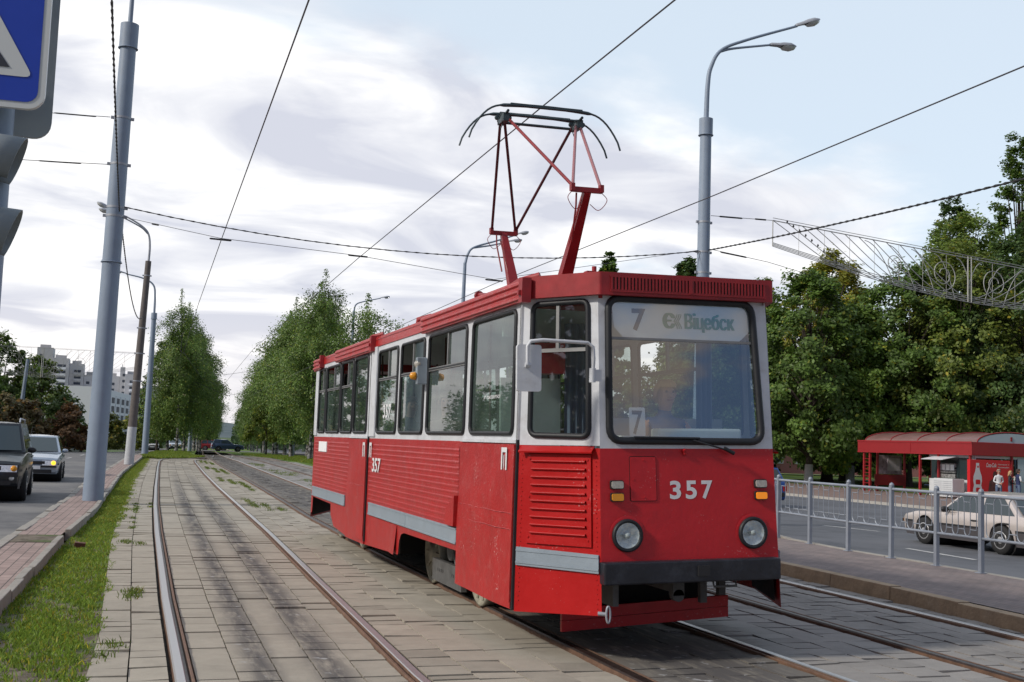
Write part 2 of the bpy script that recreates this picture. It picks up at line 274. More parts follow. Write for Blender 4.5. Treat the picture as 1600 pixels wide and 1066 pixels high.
M['sidewalk'] = ground_mat('reddish_sidewalk', (0.17, 0.12, 0.10), (0.23, 0.17, 0.15), 3)
M['paint'] = ground_mat('road_paint', (0.40, 0.40, 0.40), (0.55, 0.55, 0.54), 6)
M['hill'] = ground_mat('hazy_wooded_hill', (0.06, 0.09, 0.10), (0.09, 0.12, 0.13), .02)  # bluish base colour carries the distance haze

def slab_mat():
    mt = bpy.data.materials.new('concrete_slabs'); mt.use_nodes = True; t = mt.node_tree; p = t.nodes['Principled BSDF']; p.inputs['Roughness'].default_value = .85; p.inputs['Specular IOR Level'].default_value = .3
    a = t.nodes.new('ShaderNodeAttribute'); a.attribute_name = 'tint'; s = t.nodes.new('ShaderNodeAttribute'); s.attribute_name = 'dark_mask'
    g = t.nodes.new('ShaderNodeNewGeometry'); nz = t.nodes.new('ShaderNodeTexNoise'); nz.inputs['Scale'].default_value = 5; nz.inputs['Detail'].default_value = 9; nz.inputs['Roughness'].default_value = .72
    t.links.new(g.outputs['Position'], nz.inputs['Vector'])
    mr_ = t.nodes.new('ShaderNodeMapRange'); t.links.new(nz.outputs[0], mr_.inputs[0]); mr_.inputs[1].default_value = .3; mr_.inputs[2].default_value = .7; mr_.inputs[3].default_value = .87; mr_.inputs[4].default_value = 1.10
    vm = t.nodes.new('ShaderNodeVectorMath'); vm.operation = 'SCALE'; t.links.new(a.outputs['Color'], vm.inputs[0]); t.links.new(mr_.outputs[0], vm.inputs['Scale'])
    # oil streaks (their own shape along the lane) and middle-track darkening, broken up by noise stretched along the track
    mp_ = t.nodes.new('ShaderNodeMapping'); mp_.inputs['Scale'].default_value = (7, 1.1, 1); t.links.new(g.outputs['Position'], mp_.inputs[0])
    n2_ = t.nodes.new('ShaderNodeTexNoise'); n2_.inputs['Scale'].default_value = 1.2; n2_.inputs['Detail'].default_value = 7; n2_.inputs['Roughness'].default_value = .7; t.links.new(mp_.outputs[0], n2_.inputs['Vector'])
    m2_ = t.nodes.new('ShaderNodeMapRange'); t.links.new(n2_.outputs[0], m2_.inputs[0]); m2_.inputs[1].default_value = .28; m2_.inputs[2].default_value = .52
    mu = t.nodes.new('ShaderNodeMath'); mu.operation = 'MULTIPLY'; t.links.new(s.outputs['Fac'], mu.inputs[0]); t.links.new(m2_.outputs[0], mu.inputs[1])
    mm = t.nodes.new('ShaderNodeMix'); mm.data_type = 'RGBA'; t.links.new(mu.outputs[0], mm.inputs[0]); t.links.new(vm.outputs[0], mm.inputs[6]); mm.inputs[7].default_value = (.095, .088, .085, 1)
    # pale chalky spots inside the streaks
    n3 = t.nodes.new('ShaderNodeTexNoise'); n3.inputs['Scale'].default_value = 9; n3.inputs['Detail'].default_value = 3; t.links.new(g.outputs['Position'], n3.inputs['Vector'])
    m3 = t.nodes.new('ShaderNodeMapRange'); t.links.new(n3.outputs[0], m3.inputs[0]); m3.inputs[1].default_value = .64; m3.inputs[2].default_value = .72
    mu3 = t.nodes.new('ShaderNodeMath'); mu3.operation = 'MULTIPLY'; t.links.new(m3.outputs[0], mu3.inputs[0]); t.links.new(s.outputs['Fac'], mu3.inputs[1])
    mu4 = t.nodes.new('ShaderNodeMath'); mu4.operation = 'MULTIPLY'; t.links.new(mu3.outputs[0], mu4.inputs[0]); mu4.inputs[1].default_value = .8
    mx3 = t.nodes.new('ShaderNodeMix'); mx3.data_type = 'RGBA'; t.links.new(mu4.outputs[0], mx3.inputs[0]); t.links.new(mm.outputs[2], mx3.inputs[6]); mx3.inputs[7].default_value = (.42, .42, .42, 1)
    t.links.new(mx3.outputs[2], p.inputs['Base Color'])
    nb = t.nodes.new('ShaderNodeTexNoise'); nb.inputs['Scale'].default_value = 60; nb.inputs['Detail'].default_value = 6; t.links.new(g.outputs['Position'], nb.inputs['Vector'])
    bn = t.nodes.new('ShaderNodeBump'); bn.inputs['Strength'].default_value = .25; bn.inputs['Distance'].default_value = .01; t.links.new(nb.outputs[0], bn.inputs['Height']); t.links.new(bn.outputs[0], p.inputs['Normal'])
    return mt
M['slab'] = slab_mat()

def brick_mat(name, cols, mortar, bw, bh, attr_rot=0):
    mt = bpy.data.materials.new(name); mt.use_nodes = True; t = mt.node_tree; p = t.nodes['Principled BSDF']; p.inputs['Roughness'].default_value = .85; p.inputs['Specular IOR Level'].default_value = .3
    uv = t.nodes.new('ShaderNodeUVMap'); b = t.nodes.new('ShaderNodeTexBrick'); t.links.new(uv.outputs[0], b.inputs['Vector'])
    b.inputs['Scale'].default_value = 1; b.inputs['Brick Width'].default_value = bw; b.inputs['Row Height'].default_value = bh; b.inputs['Mortar Size'].default_value = .006; b.inputs['Mortar Smooth'].default_value = .2
    b.inputs['Color1'].default_value = tuple(cols[0]) + (1,); b.inputs['Color2'].default_value = tuple(cols[1]) + (1,); b.inputs['Mortar'].default_value = tuple(mortar) + (1,)
    g = t.nodes.new('ShaderNodeNewGeometry'); nz = t.nodes.new('ShaderNodeTexNoise'); nz.inputs['Scale'].default_value = 2; nz.inputs['Detail'].default_value = 9; nz.inputs['Roughness'].default_value = .7; t.links.new(g.outputs['Position'], nz.inputs['Vector'])
    mr_ = t.nodes.new('ShaderNodeMapRange'); t.links.new(nz.outputs[0], mr_.inputs[0]); mr_.inputs[1].default_value = .3; mr_.inputs[2].default_value = .7; mr_.inputs[3].default_value = .75; mr_.inputs[4].default_value = 1.2
    vm = t.nodes.new('ShaderNodeVectorMath'); vm.operation = 'SCALE'; t.links.new(b.outputs[0], vm.inputs[0]); t.links.new(mr_.outputs[0], vm.inputs['Scale']); t.links.new(vm.outputs[0], p.inputs['Base Color'])
    bn = t.nodes.new('ShaderNodeBump'); bn.inputs['Strength'].default_value = .6; bn.inputs['Distance'].default_value = .006; bn.invert = True; t.links.new(b.outputs['Fac'], bn.inputs['Height']); t.links.new(bn.outputs[0], p.inputs['Normal'])
    return mt
M['pavers'] = brick_mat('pink_pavers', ((.29, .215, .195), (.35, .26, .235)), (.10, .09, .08), .26, .125)
M['platform'] = brick_mat('platform_pavers', ((.205, .17, .165), (.245, .195, .185)), (.13, .115, .11), .2, .1)

# ------------------------------------------------------------------ mesh builder
class MB:
    def __init__(s): s.v = []; s.f = []; s.mi = []; s.sm = []
    def add(s, vs, fs, mi=0, smooth=False):
        b = len(s.v); s.v += [tuple(p) for p in vs]
        for f in fs: s.f.append([b + i for i in f]); s.mi.append(mi); s.sm.append(smooth)
    def box(s, x0, x1, y0, y1, z0, z1, mi=0):
        s.add([(x0,y0,z0),(x1,y0,z0),(x1,y1,z0),(x0,y1,z0),(x0,y0,z1),(x1,y0,z1),(x1,y1,z1),(x0,y1,z1)],
              [(3,2,1,0),(4,5,6,7),(0,1,5,4),(1,2,6,5),(2,3,7,6),(3,0,4,7)], mi)
    def tube(s, pts, r, n=8, closed=False, mi=0, caps=True, flat=None):
        pts = [Vector(p) for p in pts]; k = len(pts); rs = r if isinstance(r, (list, tuple)) else [r] * k
        if k < 2: return
        prev = None; rings = []
        for i, p in enumerate(pts):
            a = pts[(i - 1) % k] if (closed or i > 0) else p; b = pts[(i + 1) % k] if (closed or i < k - 1) else p
            d = (b - a); d = d.normalized() if d.length > 1e-9 else Vector((0, 0, 1))
            if prev is None:
                u = d.orthogonal().normalized()
                if abs(d.z) < .9: u = d.cross(Vector((0, 0, 1))).normalized()
            else:
                u = prev - d * prev.dot(d); u = u.normalized() if u.length > 1e-6 else d.orthogonal().normalized()
            prev = u; w_ = d.cross(u)
            fl = flat or 1.0
            rings.append([p + (u * math.cos(2 * math.pi * (j + .5) / n) + w_ * fl * math.sin(2 * math.pi * (j + .5) / n)) * rs[i] for j in range(n)])
        vs = [q for r_ in rings for q in r_]; fs = []
        for i in range(k if closed else k - 1):
            for j in range(n):
                a = i * n + j; b = i * n + (j + 1) % n; c = ((i + 1) % k) * n + (j + 1) % n; d = ((i + 1) % k) * n + j; fs.append((a, b, c, d))
        s.add(vs, fs, mi, n > 5)
        if caps and not closed:
            b0 = [rings[0][j] for j in range(n)]; b1 = [rings[-1][j] for j in range(n)]
            s.add(b0, [tuple(range(n))[::-1]], mi); s.add(b1, [tuple(range(n))], mi)
    def lathe(s, prof, origin=(0,0,0), axis='z', n=20, mi=0, smooth=True, mfun=None, caps=True):
        o = Vector(origin)
        vs = []
        for (r_, h) in prof:
            for j in range(n):
                a = 2 * math.pi * j / n; c_, s_ = r_ * math.cos(a), r_ * math.sin(a)
                q = {'z': (c_, s_, h), 'y': (c_, h, s_), 'x': (h, c_, s_)}[axis]; vs.append(o + Vector(q))
        for i in range(len(prof) - 1):
            fs = [(i * n + j, i * n + (j + 1) % n, (i + 1) * n + (j + 1) % n, (i + 1) * n + j) for j in range(n)]
            b = len(s.v)
            s.v += [tuple(p) for p in vs] if i == 0 else []
            if i == 0: s._lb = b
            for f in fs: s.f.append([s._lb + q for q in f]); s.mi.append(mfun(i) if mfun else mi); s.sm.append(smooth)
        for idx, rev in ((0, True), (len(prof) - 1, False)):
            if caps and prof[idx][0] > 1e-4:
                f = [s._lb + idx * n + j for j in range(n)]; s.f.append(f[::-1] if rev else f); s.mi.append(mfun(max(0, idx - 1)) if mfun else mi); s.sm.append(False)
    def grid(s, fn, us, vs_, mi=0, smooth=True):
        vv = [fn(u, v) for u in us for v in vs_]; n = len(vs_)
        s.add(vv, [(i * n + j, (i + 1) * n + j, (i + 1) * n + j + 1, i * n + j + 1) for i in range(len(us) - 1) for j in range(n - 1)], mi, smooth)
    def panel(s, fn, outer, holes=(), mi=0):
        loops = [[Vector((p[0], p[1], 0)) for p in outer]] + [[Vector((p[0], p[1], 0)) for p in h] for h in holes]
        tri = tessellate_polygon(loops); flat = [p for l in loops for p in l]
        s.add([fn(p.x, p.y) for p in flat], [tuple(t) for t in tri], mi)
    def prism(s, poly, fn, d0, d1, mi=0):
        """poly in 2-D, extruded between depths d0,d1; fn(a,b,d)->3-D"""
        n = len(poly); tri = tessellate_polygon([[Vector((p[0], p[1], 0)) for p in poly]])
        s.add([fn(p[0], p[1], d0) for p in poly], [tuple(t) for t in tri], mi); s.add([fn(p[0], p[1], d1) for p in poly], [tuple(t)[::-1] for t in tri], mi)
        vs = [fn(p[0], p[1], d0) for p in poly] + [fn(p[0], p[1], d1) for p in poly]
        s.add(vs, [(i, (i + 1) % n, n + (i + 1) % n, n + i) for i in range(n)], mi)
    def merge(s, me, mi=0, T=None):
        T = T or Matrix.Identity(4)
        s.add([T @ v.co for v in me.vertices], [tuple(p.vertices) for p in me.polygons], mi)
    def build(s, name, mats, parent=None, loc=None, bevel=0):
        me = bpy.data.meshes.new(name); me.from_pydata(s.v, [], s.f)
        mats = mats if isinstance(mats, (list, tuple)) else [mats]
        for q in mats: me.materials.append(q)
        me.polygons.foreach_set('material_index', s.mi); me.polygons.foreach_set('use_smooth', s.sm); me.update()
        o = bpy.data.objects.new(name, me); C.objects.link(o)
        if parent: o.parent = parent
        if loc: o.location = loc
        if bevel:
            b = o.modifiers.new('bevel', 'BEVEL'); b.width = bevel; b.segments = 2; b.limit_method = 'ANGLE'; b.angle_limit = R(35)
        return o
def tag(o, label=None, cat=None, group=None, kind=None):
    if label: o['label'] = label
    if cat: o['category'] = cat
    if group: o['group'] = group
    if kind: o['kind'] = kind
    return o
def thing(name, label, cat, loc=(0, 0, 0), rotz=0, group=None):
    o = bpy.data.objects.new(name, None); C.objects.link(o); o.location = loc; o.rotation_euler = (0, 0, rotz); o.empty_display_size = .2
    return tag(o, label, cat, group)
def copy_tree(o, parent=None):
    c = o.copy(); C.objects.link(c)
    if parent: c.parent = parent
    for ch in list(o.children): copy_tree(ch, c)
    return c
def rr(x0, x1, y0, y1, r=.06, n=5):
    pts = []
    for cx_, cy_, a0 in ((x1 - r, y1 - r, 0), (x0 + r, y1 - r, 90), (x0 + r, y0 + r, 180), (x1 - r, y0 + r, 270)):
        for i in range(n + 1):
            a = R(a0 + 90 * i / n); pts.append((cx_ + r * math.cos(a), cy_ + r * math.sin(a)))
    return pts
def rquad(c4, r=.06, n=5):
    """rounded quadrilateral from four corners (any order round)"""
    out_ = []
    for i in range(len(c4)):
        p = Vector(c4[i]); a = Vector(c4[i - 1]); b = Vector(c4[(i + 1) % len(c4)])
        pa = p + (a - p).normalized() * r; pb = p + (b - p).normalized() * r
        for j in range(n + 1):
            t = j / n; q = pa * (1 - t) ** 2 + p * 2 * t * (1 - t) + pb * t * t; out_.append((q.x, q.y))
    return out_
def text_mesh(body, size=1.0, bold=0.0, shear=0.0, depth=0.0):
    cu = bpy.data.curves.new('lettering', 'FONT'); cu.body = body; cu.size = size; cu.offset = bold; cu.shear = shear; cu.align_x = 'CENTER'; cu.align_y = 'CENTER'; cu.resolution_u = 4; cu.extrude = depth
    o = bpy.data.objects.new('lettering', cu); C.objects.link(o); dg = bpy.context.evaluated_depsgraph_get()
    me = bpy.data.meshes.new_from_object(o.evaluated_get(dg)); bpy.data.objects.remove(o); return me
def add_text(mb, body, fn, x0, x1, z0, z1, mi=0, bold=0.0, shear=0.0):
    """lettering fitted to a box in the 2-D frame of fn"""
    me = text_mesh(body, 1.0, bold, shear); xs = [v.co.x for v in me.vertices]; ys = [v.co.y for v in me.vertices]
    a, b, c_, d = min(xs), max(xs), min(ys), max(ys)
    mb.add([fn(x0 + (v.co.x - a) / (b - a) * (x1 - x0), z0 + (v.co.y - c_) / (d - c_) * (z1 - z0)) for v in me.vertices], [tuple(p.vertices) for p in me.polygons], mi)
def set_attr(o, name, cols):
    a = o.data.color_attributes.new(name, 'FLOAT_COLOR', 'POINT'); a.data.foreach_set('color', np.asarray(cols, dtype=np.float32).ravel())

def arc_pts(ctrl, n=10):
    """Catmull-Rom through control points"""
    c_ = [Vector(p) for p in ctrl]; c_ = [c_[0] * 2 - c_[1]] + c_ + [c_[-1] * 2 - c_[-2]]; o = []
    for i in range(1, len(c_) - 2):
        for k_ in range(n):
            t = k_ / n; a, b, e_, f_ = c_[i - 1], c_[i], c_[i + 1], c_[i + 2]
            o.append(.5 * ((2 * b) + (e_ - a) * t + (2 * a - 5 * b + 4 * e_ - f_) * t * t + (3 * b - a - 3 * e_ + f_) * t ** 3))
    return o + [c_[-2]]
# ------------------------------------------------------------------ the lines of the place (x as a function of y, metres)
def line(*pts):
    ys = [p[0] for p in pts]; xs = [p[1] for p in pts]
    def f(y):
        if y < ys[0]: return xs[0] + (xs[1] - xs[0]) / (ys[1] - ys[0]) * (y - ys[0])
        if y > ys[-1]: return xs[-1] + (xs[-1] - xs[-2]) / (ys[-1] - ys[-2]) * (y - ys[-1])
        return float(np.interp(y, ys, xs))
    return f
AL = line((-6, .42), (8, .46), (12, .49), (20, .61), (27, .75), (36.3, .99), (56, 1.56), (68, 1.95), (72, 2.2), (75, 2.75), (78, 3.6), (80, 4.4), (84, 5.4), (90, 6.4), (100, 7.2))
AR = line((-6, 1.98), (8, 2.04), (13.5, 2.21), (20, 2.42), (37, 2.84), (48.7, 3.19), (67.7, 3.88), (72, 4.1), (75, 4.6), (78, 5.3), (80, 5.8), (84, 6.7), (90, 7.8), (100, 8.7))
BL = line((-6, 3.56), (17.4, 3.60), (24, 3.72), (30.7, 3.96), (41.3, 4.28), (62.3, 4.87), (81.4, 5.53), (106, 6.68), (200, 12.5), (420, 31))
BR = lambda y: BL(y) + 1.524
CL = line((-6, 6.40), (7, 6.53), (10, 6.60), (17, 6.72), (52.8, 7.76), (74, 8.33), (104, 9.3), (200, 15), (420, 34))
CR = lambda y: CL(y) + 1.49
PK = line((-6, 8.25), (9.2, 8.40), (10.4, 8.47), (11.5, 8.54), (14, 8.61), (30, 9.0), (60, 10.0), (90, 11.2))       # platform kerb face
GS = line((-6, -.35), (8.4, -.17), (10, -.12), (18, -.12), (24.6, -.02), (40.6, .30), (76, 1.55))                       # grass / slabs
IK = line((-6, -1.35), (11.2, -.94), (17.5, -.75), (24.5, -.43), (45.8, .03), (61.7, .65), (90, 1.75), (130, 4.2))                  # kerb between pavers and grass
OK_ = line((-6, -2.1), (17.6, -1.55), (28.8, -1.19), (36.6, -1.07), (69, 0.0), (100, 1.5), (130, 3.6), (200, 9.0), (420, 30))  # road kerb
dip = lambda y: -0.0075 * max(0, y - 74) if y < 400 else -2.45
zr = line((11.3, -.20), (17.3, -.30), (31.5, -.45), (60, -.52))  # right-hand road level by x
def ystep(a, b):
    ys = [a]; y = a
    while y < b:
        y += max(.5, abs(y) * .03); ys.append(min(y, b))
    return ys
def strip(name, fl, fr, z, m_, ya, yb, uv=False, zf=None, parts=None):
    ys = ystep(ya, yb); mb = MB(); zf = zf or (lambda x, y: z + dip(y))
    vs = []
    for y in ys:
        for x in (fl(y), fr(y)): vs.append((x, y, zf(x, y)))
    mb.add(vs, [(2 * i, 2 * i + 1, 2 * i + 3, 2 * i + 2) for i in range(len(ys) - 1)])
    o = mb.build(name, m_)
    if uv:
        l = o.data.uv_layers.new(name='UVMap')
        for p in o.data.polygons:
            for li in p.loop_indices:
                v = o.data.vertices[o.data.loops[li].vertex_index].co
                l.data[li].uv = (v.y, v.x - fl(v.y))
    return o
def struct(o): return tag(o, kind='structure')

# ------------------------------------------------------------------ ground
def big_ground():
    mb = MB(); xs = [-3000, -800, -250, -80, -40, -14, 0, 14, 31.5, 60, 120, 300, 900, 3000]; ys = [-400, -60, -10, 20, 50, 74, 90, 120, 160, 220, 300, 400, 700, 1200, 3000]
    def z(x, y):
        b = -.62 + dip(y)
        return b
    mb.grid(lambda y, x: (x, y, z(x, y)), ys, xs, smooth=False)
    return struct(mb.build('ground', M['ground']))
big_ground()
struct(strip('track_bed', lambda y: GS(y) - .25, lambda y: PK(y) + .05, -.075, M['bed'], -6, 110))
vg = struct(strip('verge', lambda y: IK(y) - .02, lambda y: GS(y) + .1, -.045, M['soil'], -6, 90))
struct(strip('left_road', lambda y: float(np.interp(y, [-6, 60, 85, 100, 112, 130, 420], [-15, -13, -10, -6.5, -1.5, 1.2, 24])), lambda y: OK_(y) - .01, -.10, M['asphalt'], -6, 420))
struct(strip('left_pavement', lambda y: OK_(y) + .12, lambda y: IK(y) - .10, .052, M['pavers'], -6, 92, uv=True))
strip_pl = struct(strip('platform', lambda y: PK(y) + .17, lambda y: float(np.interp(y, [-6, 10, 16, 18.6, 26, 30, 40, 60], [10.95, 10.98, 11.05, 11.25, 14.7, 15.2, 15.0, 14.0])), .121, M['platform'], -6, 58, uv=True))
# right-hand road, its pavement and the park lawn
mb = MB(); xs = [11.05, 14, 17.3, 22, 27, 31.6]; mb.grid(lambda y, x: (x + max(0, y - 60) * .08, y, zr(x) + dip(y)), ystep(-20, 420), xs, smooth=False); struct(mb.build('right_road', M['asphalt2']))
mb = MB(); mb.grid(lambda y, x: (x + max(0, y - 60) * .08, y, -.36 + dip(y)), ystep(-20, 420), [31.75, 36, 42.5], smooth=False); struct(mb.build('right_pavement', M['sidewalk']))
mb = MB(); mb.grid(lambda y, x: (x + max(0, y - 60) * .08, y, -.35 + .02 * math.sin(x * .7) * math.sin(y * .4) + dip(y)), ystep(-20, 420), [42.5, 46, 52, 60, 75, 100, 140], smooth=True); struct(mb.build('park_lawn', M['lawn']))
mb = MB(); mb.grid(lambda y, x: (x, y, -.05 + .10 * math.sin((y - 74) * .25) * (1 if y < 90 else .3) * .5 + dip(y) * .9), ystep(60, 150), [10.4, 11.5, 13, 15, 17], smooth=True)
mb.grid(lambda y, t: (OK_(y) + .3 + t * max(.1, (BL(y) - .7 if y > 91 else AL(y) - .7) - OK_(y) - .3), y, -.02 + .09 * math.sin(t * math.pi) + dip(y) * .8), ystep(84, 160), [0, .25, .5, .75, 1], smooth=True)
mb.grid(lambda y, t: (OK_(y) + .6 + t * 9, y, -.3 + .2 * math.sin(t * 3.1) + dip(y)), ystep(160, 400), [0, .5, 1], smooth=True)
mb.grid(lambda y, t: (CR(y) + 1 + t * 5, y, -.2 + dip(y)), ystep(150, 400), [0, .5, 1], smooth=True)
struct(mb.build('tree_lawn', M['lawn']))
mb = MB(); mb.box(-60, 60, 158, 166, -.9, -.66); struct(mb.build('cross_road', M['asphalt']))
mb = MB(); mb.grid(lambda x, t: (x, 1500 + t * 900, -6 + (26 + 9 * math.sin(x * .004) + 5 * math.sin(x * .013 + 1) + 1.6 * math.sin(x * .09)) * math.sin(t * math.pi / 2)), [-1600 + 25 * i for i in range(160)], [0, .25, .5, .75, 1]); struct(mb.build('hill', M['hill']))

# kerbs: individual stones joined into one kerb line each (a kerb line is one built thing of the setting)
def kerb(name, f, wdt, z0, z1, m_, ya, yb, step, left=False, gaps=(), jit=.012):
    mb = MB(); y = ya; r = random.Random(3)
    while y < yb:
        st = step * (1 if y < 60 else 3); y2 = y + st - .012
        if not any(a < y < b for a, b in gaps):
            j = r.uniform(-jit, jit); dz = r.uniform(-jit, jit)
            xa, xb = f(y) + j, f(y2) + j; sg = -wdt if left else wdt
            pts = []
            for x, yy in ((xa, y), (xb, y2)):
                d = dip(yy); lo, hi = sorted((x, x + sg)); pts += [(lo, yy, z0 + d), (hi, yy, z0 + d), (hi - .008, yy, z1 + d + dz), (lo + .008, yy, z1 + d + dz)]
            mb.add(pts, [(0, 1, 2, 3), (7, 6, 5, 4), (3, 2, 6, 7), (0, 3, 7, 4), (1, 5, 6, 2)])
        y += st
    return struct(mb.build(name, m_, bevel=.008))
kerb('grass_kerb', IK, .10, -.08, .085, M['concrete_kerb'], -6, 92, 1.0, left=True, gaps=((17.3, 18.5),))
kerb('road_kerb', OK_, .15, -.14, .058, M['concrete_kerb'], -6, 150, .9, gaps=())
kerb('platform_kerb', PK, .18, -.10, .125, M['kerb_yellow'], -6, 58, 1.25)
kerb('platform_edge', line((-6, 10.95), (10, 10.98), (16, 11.05), (18.6, 11.25), (26, 14.7), (30, 15.2), (40, 15), (60, 14)), .14, -.5, .135, M['concrete_kerb'], -6, 58, 1.0)
mb = MB(); mb.grid(lambda y, x: (x + max(0, y - 60) * .08, y, -.34 + dip(y) + (0 if x > 31.5 else -.12)), ystep(-20, 420), [31.44, 31.45, 31.6, 31.78], smooth=False); struct(mb.build('far_kerb', M['concrete_kerb']))
# painted lane dashes on the right-hand road
mb = MB()
for (xa, ya, xb, yb) in ((15.55, 18.3, 15.75, 20.6), (18.86, 25.8, 18.42, 27.7), (15.5, 9, 15.5, 12), (23.3, 33.5, 23.1, 36.6), (20.6, 34.6, 20.5, 37.4), (24.2, 42, 24.2, 45)):
    mb.add([(xa - .06, ya, zr(xa) + .006), (xa + .06, ya, zr(xa) + .006), (xb + .06, yb, zr(xb) + .006), (xb - .06, yb, zr(xb) + .006)], [(0, 1, 2, 3)])
for k_ in range(7):
    y0 = 36 + k_ * 9; mb.add([(OK_(y0) - 3.3, y0, -.094), (OK_(y0) - 3.18, y0, -.094), (OK_(y0 + 3) - 3.18, y0 + 3, -.094), (OK_(y0 + 3) - 3.3, y0 + 3, -.094)], [(0, 1, 2, 3)])
struct(mb.build('road_markings', M['paint']))
# dirty gap across the pink pavers, with broken brick beside it
mb = MB(); mb.add([(OK_(17.3) + .1, 17.25, .060), (IK(17.3) - .06, 17.25, .058), (IK(18.5) - .06, 18.45, .058), (OK_(18.5) + .1, 18.45, .060)], [(0, 1, 2, 3)])
struct(mb.build('bare_patch', M['soil']))
def broken_brick():
    mb = MB(); mb.prism([(-.09, -.04), (.07, -.055), (.11, .03), (-.03, .06)], lambda a, b, d: (a, b, d), 0, .075)
    o = mb.build('broken_brick', mat('brick_fragment', (.13, .06, .04), .9, var=.2), loc=(-.52, 17.4, -.03), bevel=.012); o.rotation_euler = (.12, .1, .5)
    tag(o, 'broken brown brick lying on the grass at the kerb gap', 'brick')
broken_brick()

# ------------------------------------------------------------------ slab paving
def paving():
    V = []; F = []; tint = []; dark_mask = []
    rs = np.random.default_rng(11)
    cols = []
    def between(a, b, n, oa=.0, ob=.0):
        for i in range(n):
            cols.append((lambda y, i=i: a(y) + oa + (b(y) - ob - a(y) - oa) * i / n, lambda y, i=i: a(y) + oa + (b(y) - ob - a(y) - oa) * (i + 1) / n, a, b, n, i))
    between(GS, AL, 2, .02, .075); between(AL, AR, 5, .095, .085); between(AR, BL, 4, .085, .085); between(BL, BR, 5, .095, .085)
    between(BR, CL, 4, .085, .085); between(CL, CR, 5, .095, .085); between(CR, PK, 2, .085, .01)
    def emit(fl, fr, y0, y1, st, dz, base, tl=None, g0=.005, g1=.005):
        xs = [(fl(y0), y0), (fr(y0), y0), (fr(y1), y1), (fl(y1), y1)]; g = .0055
        b = len(V); tlt = rs.normal(0, .0024, 2) if tl is None else tl
        q = [(xs[0][0] + g0, y0 + g), (xs[1][0] - g1, y0 + g), (xs[2][0] - g1, y1 - g), (xs[3][0] + g0, y1 - g)]
        for n_, (x, y) in enumerate(q): V.append((x, y, -.026 + dz + tlt[0] * (1 if n_ in (1, 2) else -1) + tlt[1] * (1 if n_ > 1 else -1) + dip(y)))
        for (x, y) in q: V.append((x, y, -.08 + dip(y)))
        F.extend([(b, b + 1, b + 2, b + 3), (b, b + 4, b + 5, b + 1), (b + 1, b + 5, b + 6, b + 2), (b + 3, b + 2, b + 6, b + 7), (b, b + 3, b + 7, b + 4)])
        tint.extend([base] * 8); dark_mask.extend(st + st)
    for ci, (fl, fr, a, b_, n, i) in enumerate(cols):
        inA = a is AL; inB = a is BL; nearC = a in (BR, CL, CR)
        yend = 86 if a in (GS,) else (78 if a in (AL, AR) else 108)
        y = -6.0
        while y < yend:
            mod = 2.35 + rs.normal(0, .03) if y < 40 else 2.4
            cuts = [y]; yy = y
            while yy < y + mod - .22:
                yy += rs.choice([.22, .26, .30, .34, .42]) if y < 30 else .45
                if yy < y + mod - .12: cuts.append(yy)
            cuts.append(y + mod - .02)
            for c0, c1 in zip(cuts[:-1], cuts[1:]):
                bz = rs.normal(0, 1) * .038 + (.02 if i % 2 else 0)
                col = np.array([.34, .308, .255]) * (1 + bz) if not nearC else np.array([.27, .255, .24]) * (1 + bz)
                if rs.random() < .04: col = col * .8
                if inB: col = col * .74  # middle-track slabs are darker all over
                st = []
                for (f_, yq) in ((fl, c0), (fr, c0), (fr, c1), (fl, c1)):
                    u = (f_(yq) - a(yq)) / (b_(yq) - a(yq)); s_ = 0
                    if inA and False: s_ = (math.exp(-((u - .36) / .085) ** 2) + math.exp(-((u - .66) / .10) ** 2)) * (1 if yq < 30 else max(.15, 1 - (yq - 30) / 25))
                    if inB: s_ = min(1, .9 * math.exp(-((u - .5) / .36) ** 2) + .35)  # darkens the full track width, most along its centre
                    if a is CL: s_ = .45 * math.exp(-((u - .5) / .25) ** 2)
                    st.append(s_)
                # subdivide laterally where there are streaks so that they keep their own shape
                dz = rs.normal(0, .0025) - (.004 if rs.random() < .12 else 0)
                if inA and y < 60:
                    K = 4; ty_ = rs.normal(0, .003)
                    for q in range(K):
                        fa = lambda yv, q=q: fl(yv) + (fr(yv) - fl(yv)) * q / K
                        fb = lambda yv, q=q: fl(yv) + (fr(yv) - fl(yv)) * (q + 1) / K
                        s4 = []
                        for (f_, yq) in ((fa, c0), (fb, c0), (fb, c1), (fa, c1)):
                            u = (f_(yq) - a(yq)) / (b_(yq) - a(yq)); s4.append(min(1, (math.exp(-((u - .36) / .07) ** 2) + math.exp(-((u - .66) / .085) ** 2)) * (1.0 if yq < 30 else max(.15, 1 - (yq - 30) / 25))))
                        emit(fa, fb, c0, c1, s4, dz, tuple(col) + (1,), (0, ty_), .005 if q == 0 else 0, .005 if q == K - 1 else 0)
                else:
                    emit(fl, fr, c0, c1, st, dz, tuple(col) + (1,))
            y += mod
    me = bpy.data.meshes.new('concrete_paving'); me.from_pydata(V, [], F); me.materials.append(M['slab']); me.update()
    o = bpy.data.objects.new('concrete_paving', me); C.objects.link(o); set_attr(o, 'tint', tint); set_attr(o, 'dark_mask', [(s, s, s, 1) for s in dark_mask]); struct(o)
paving()

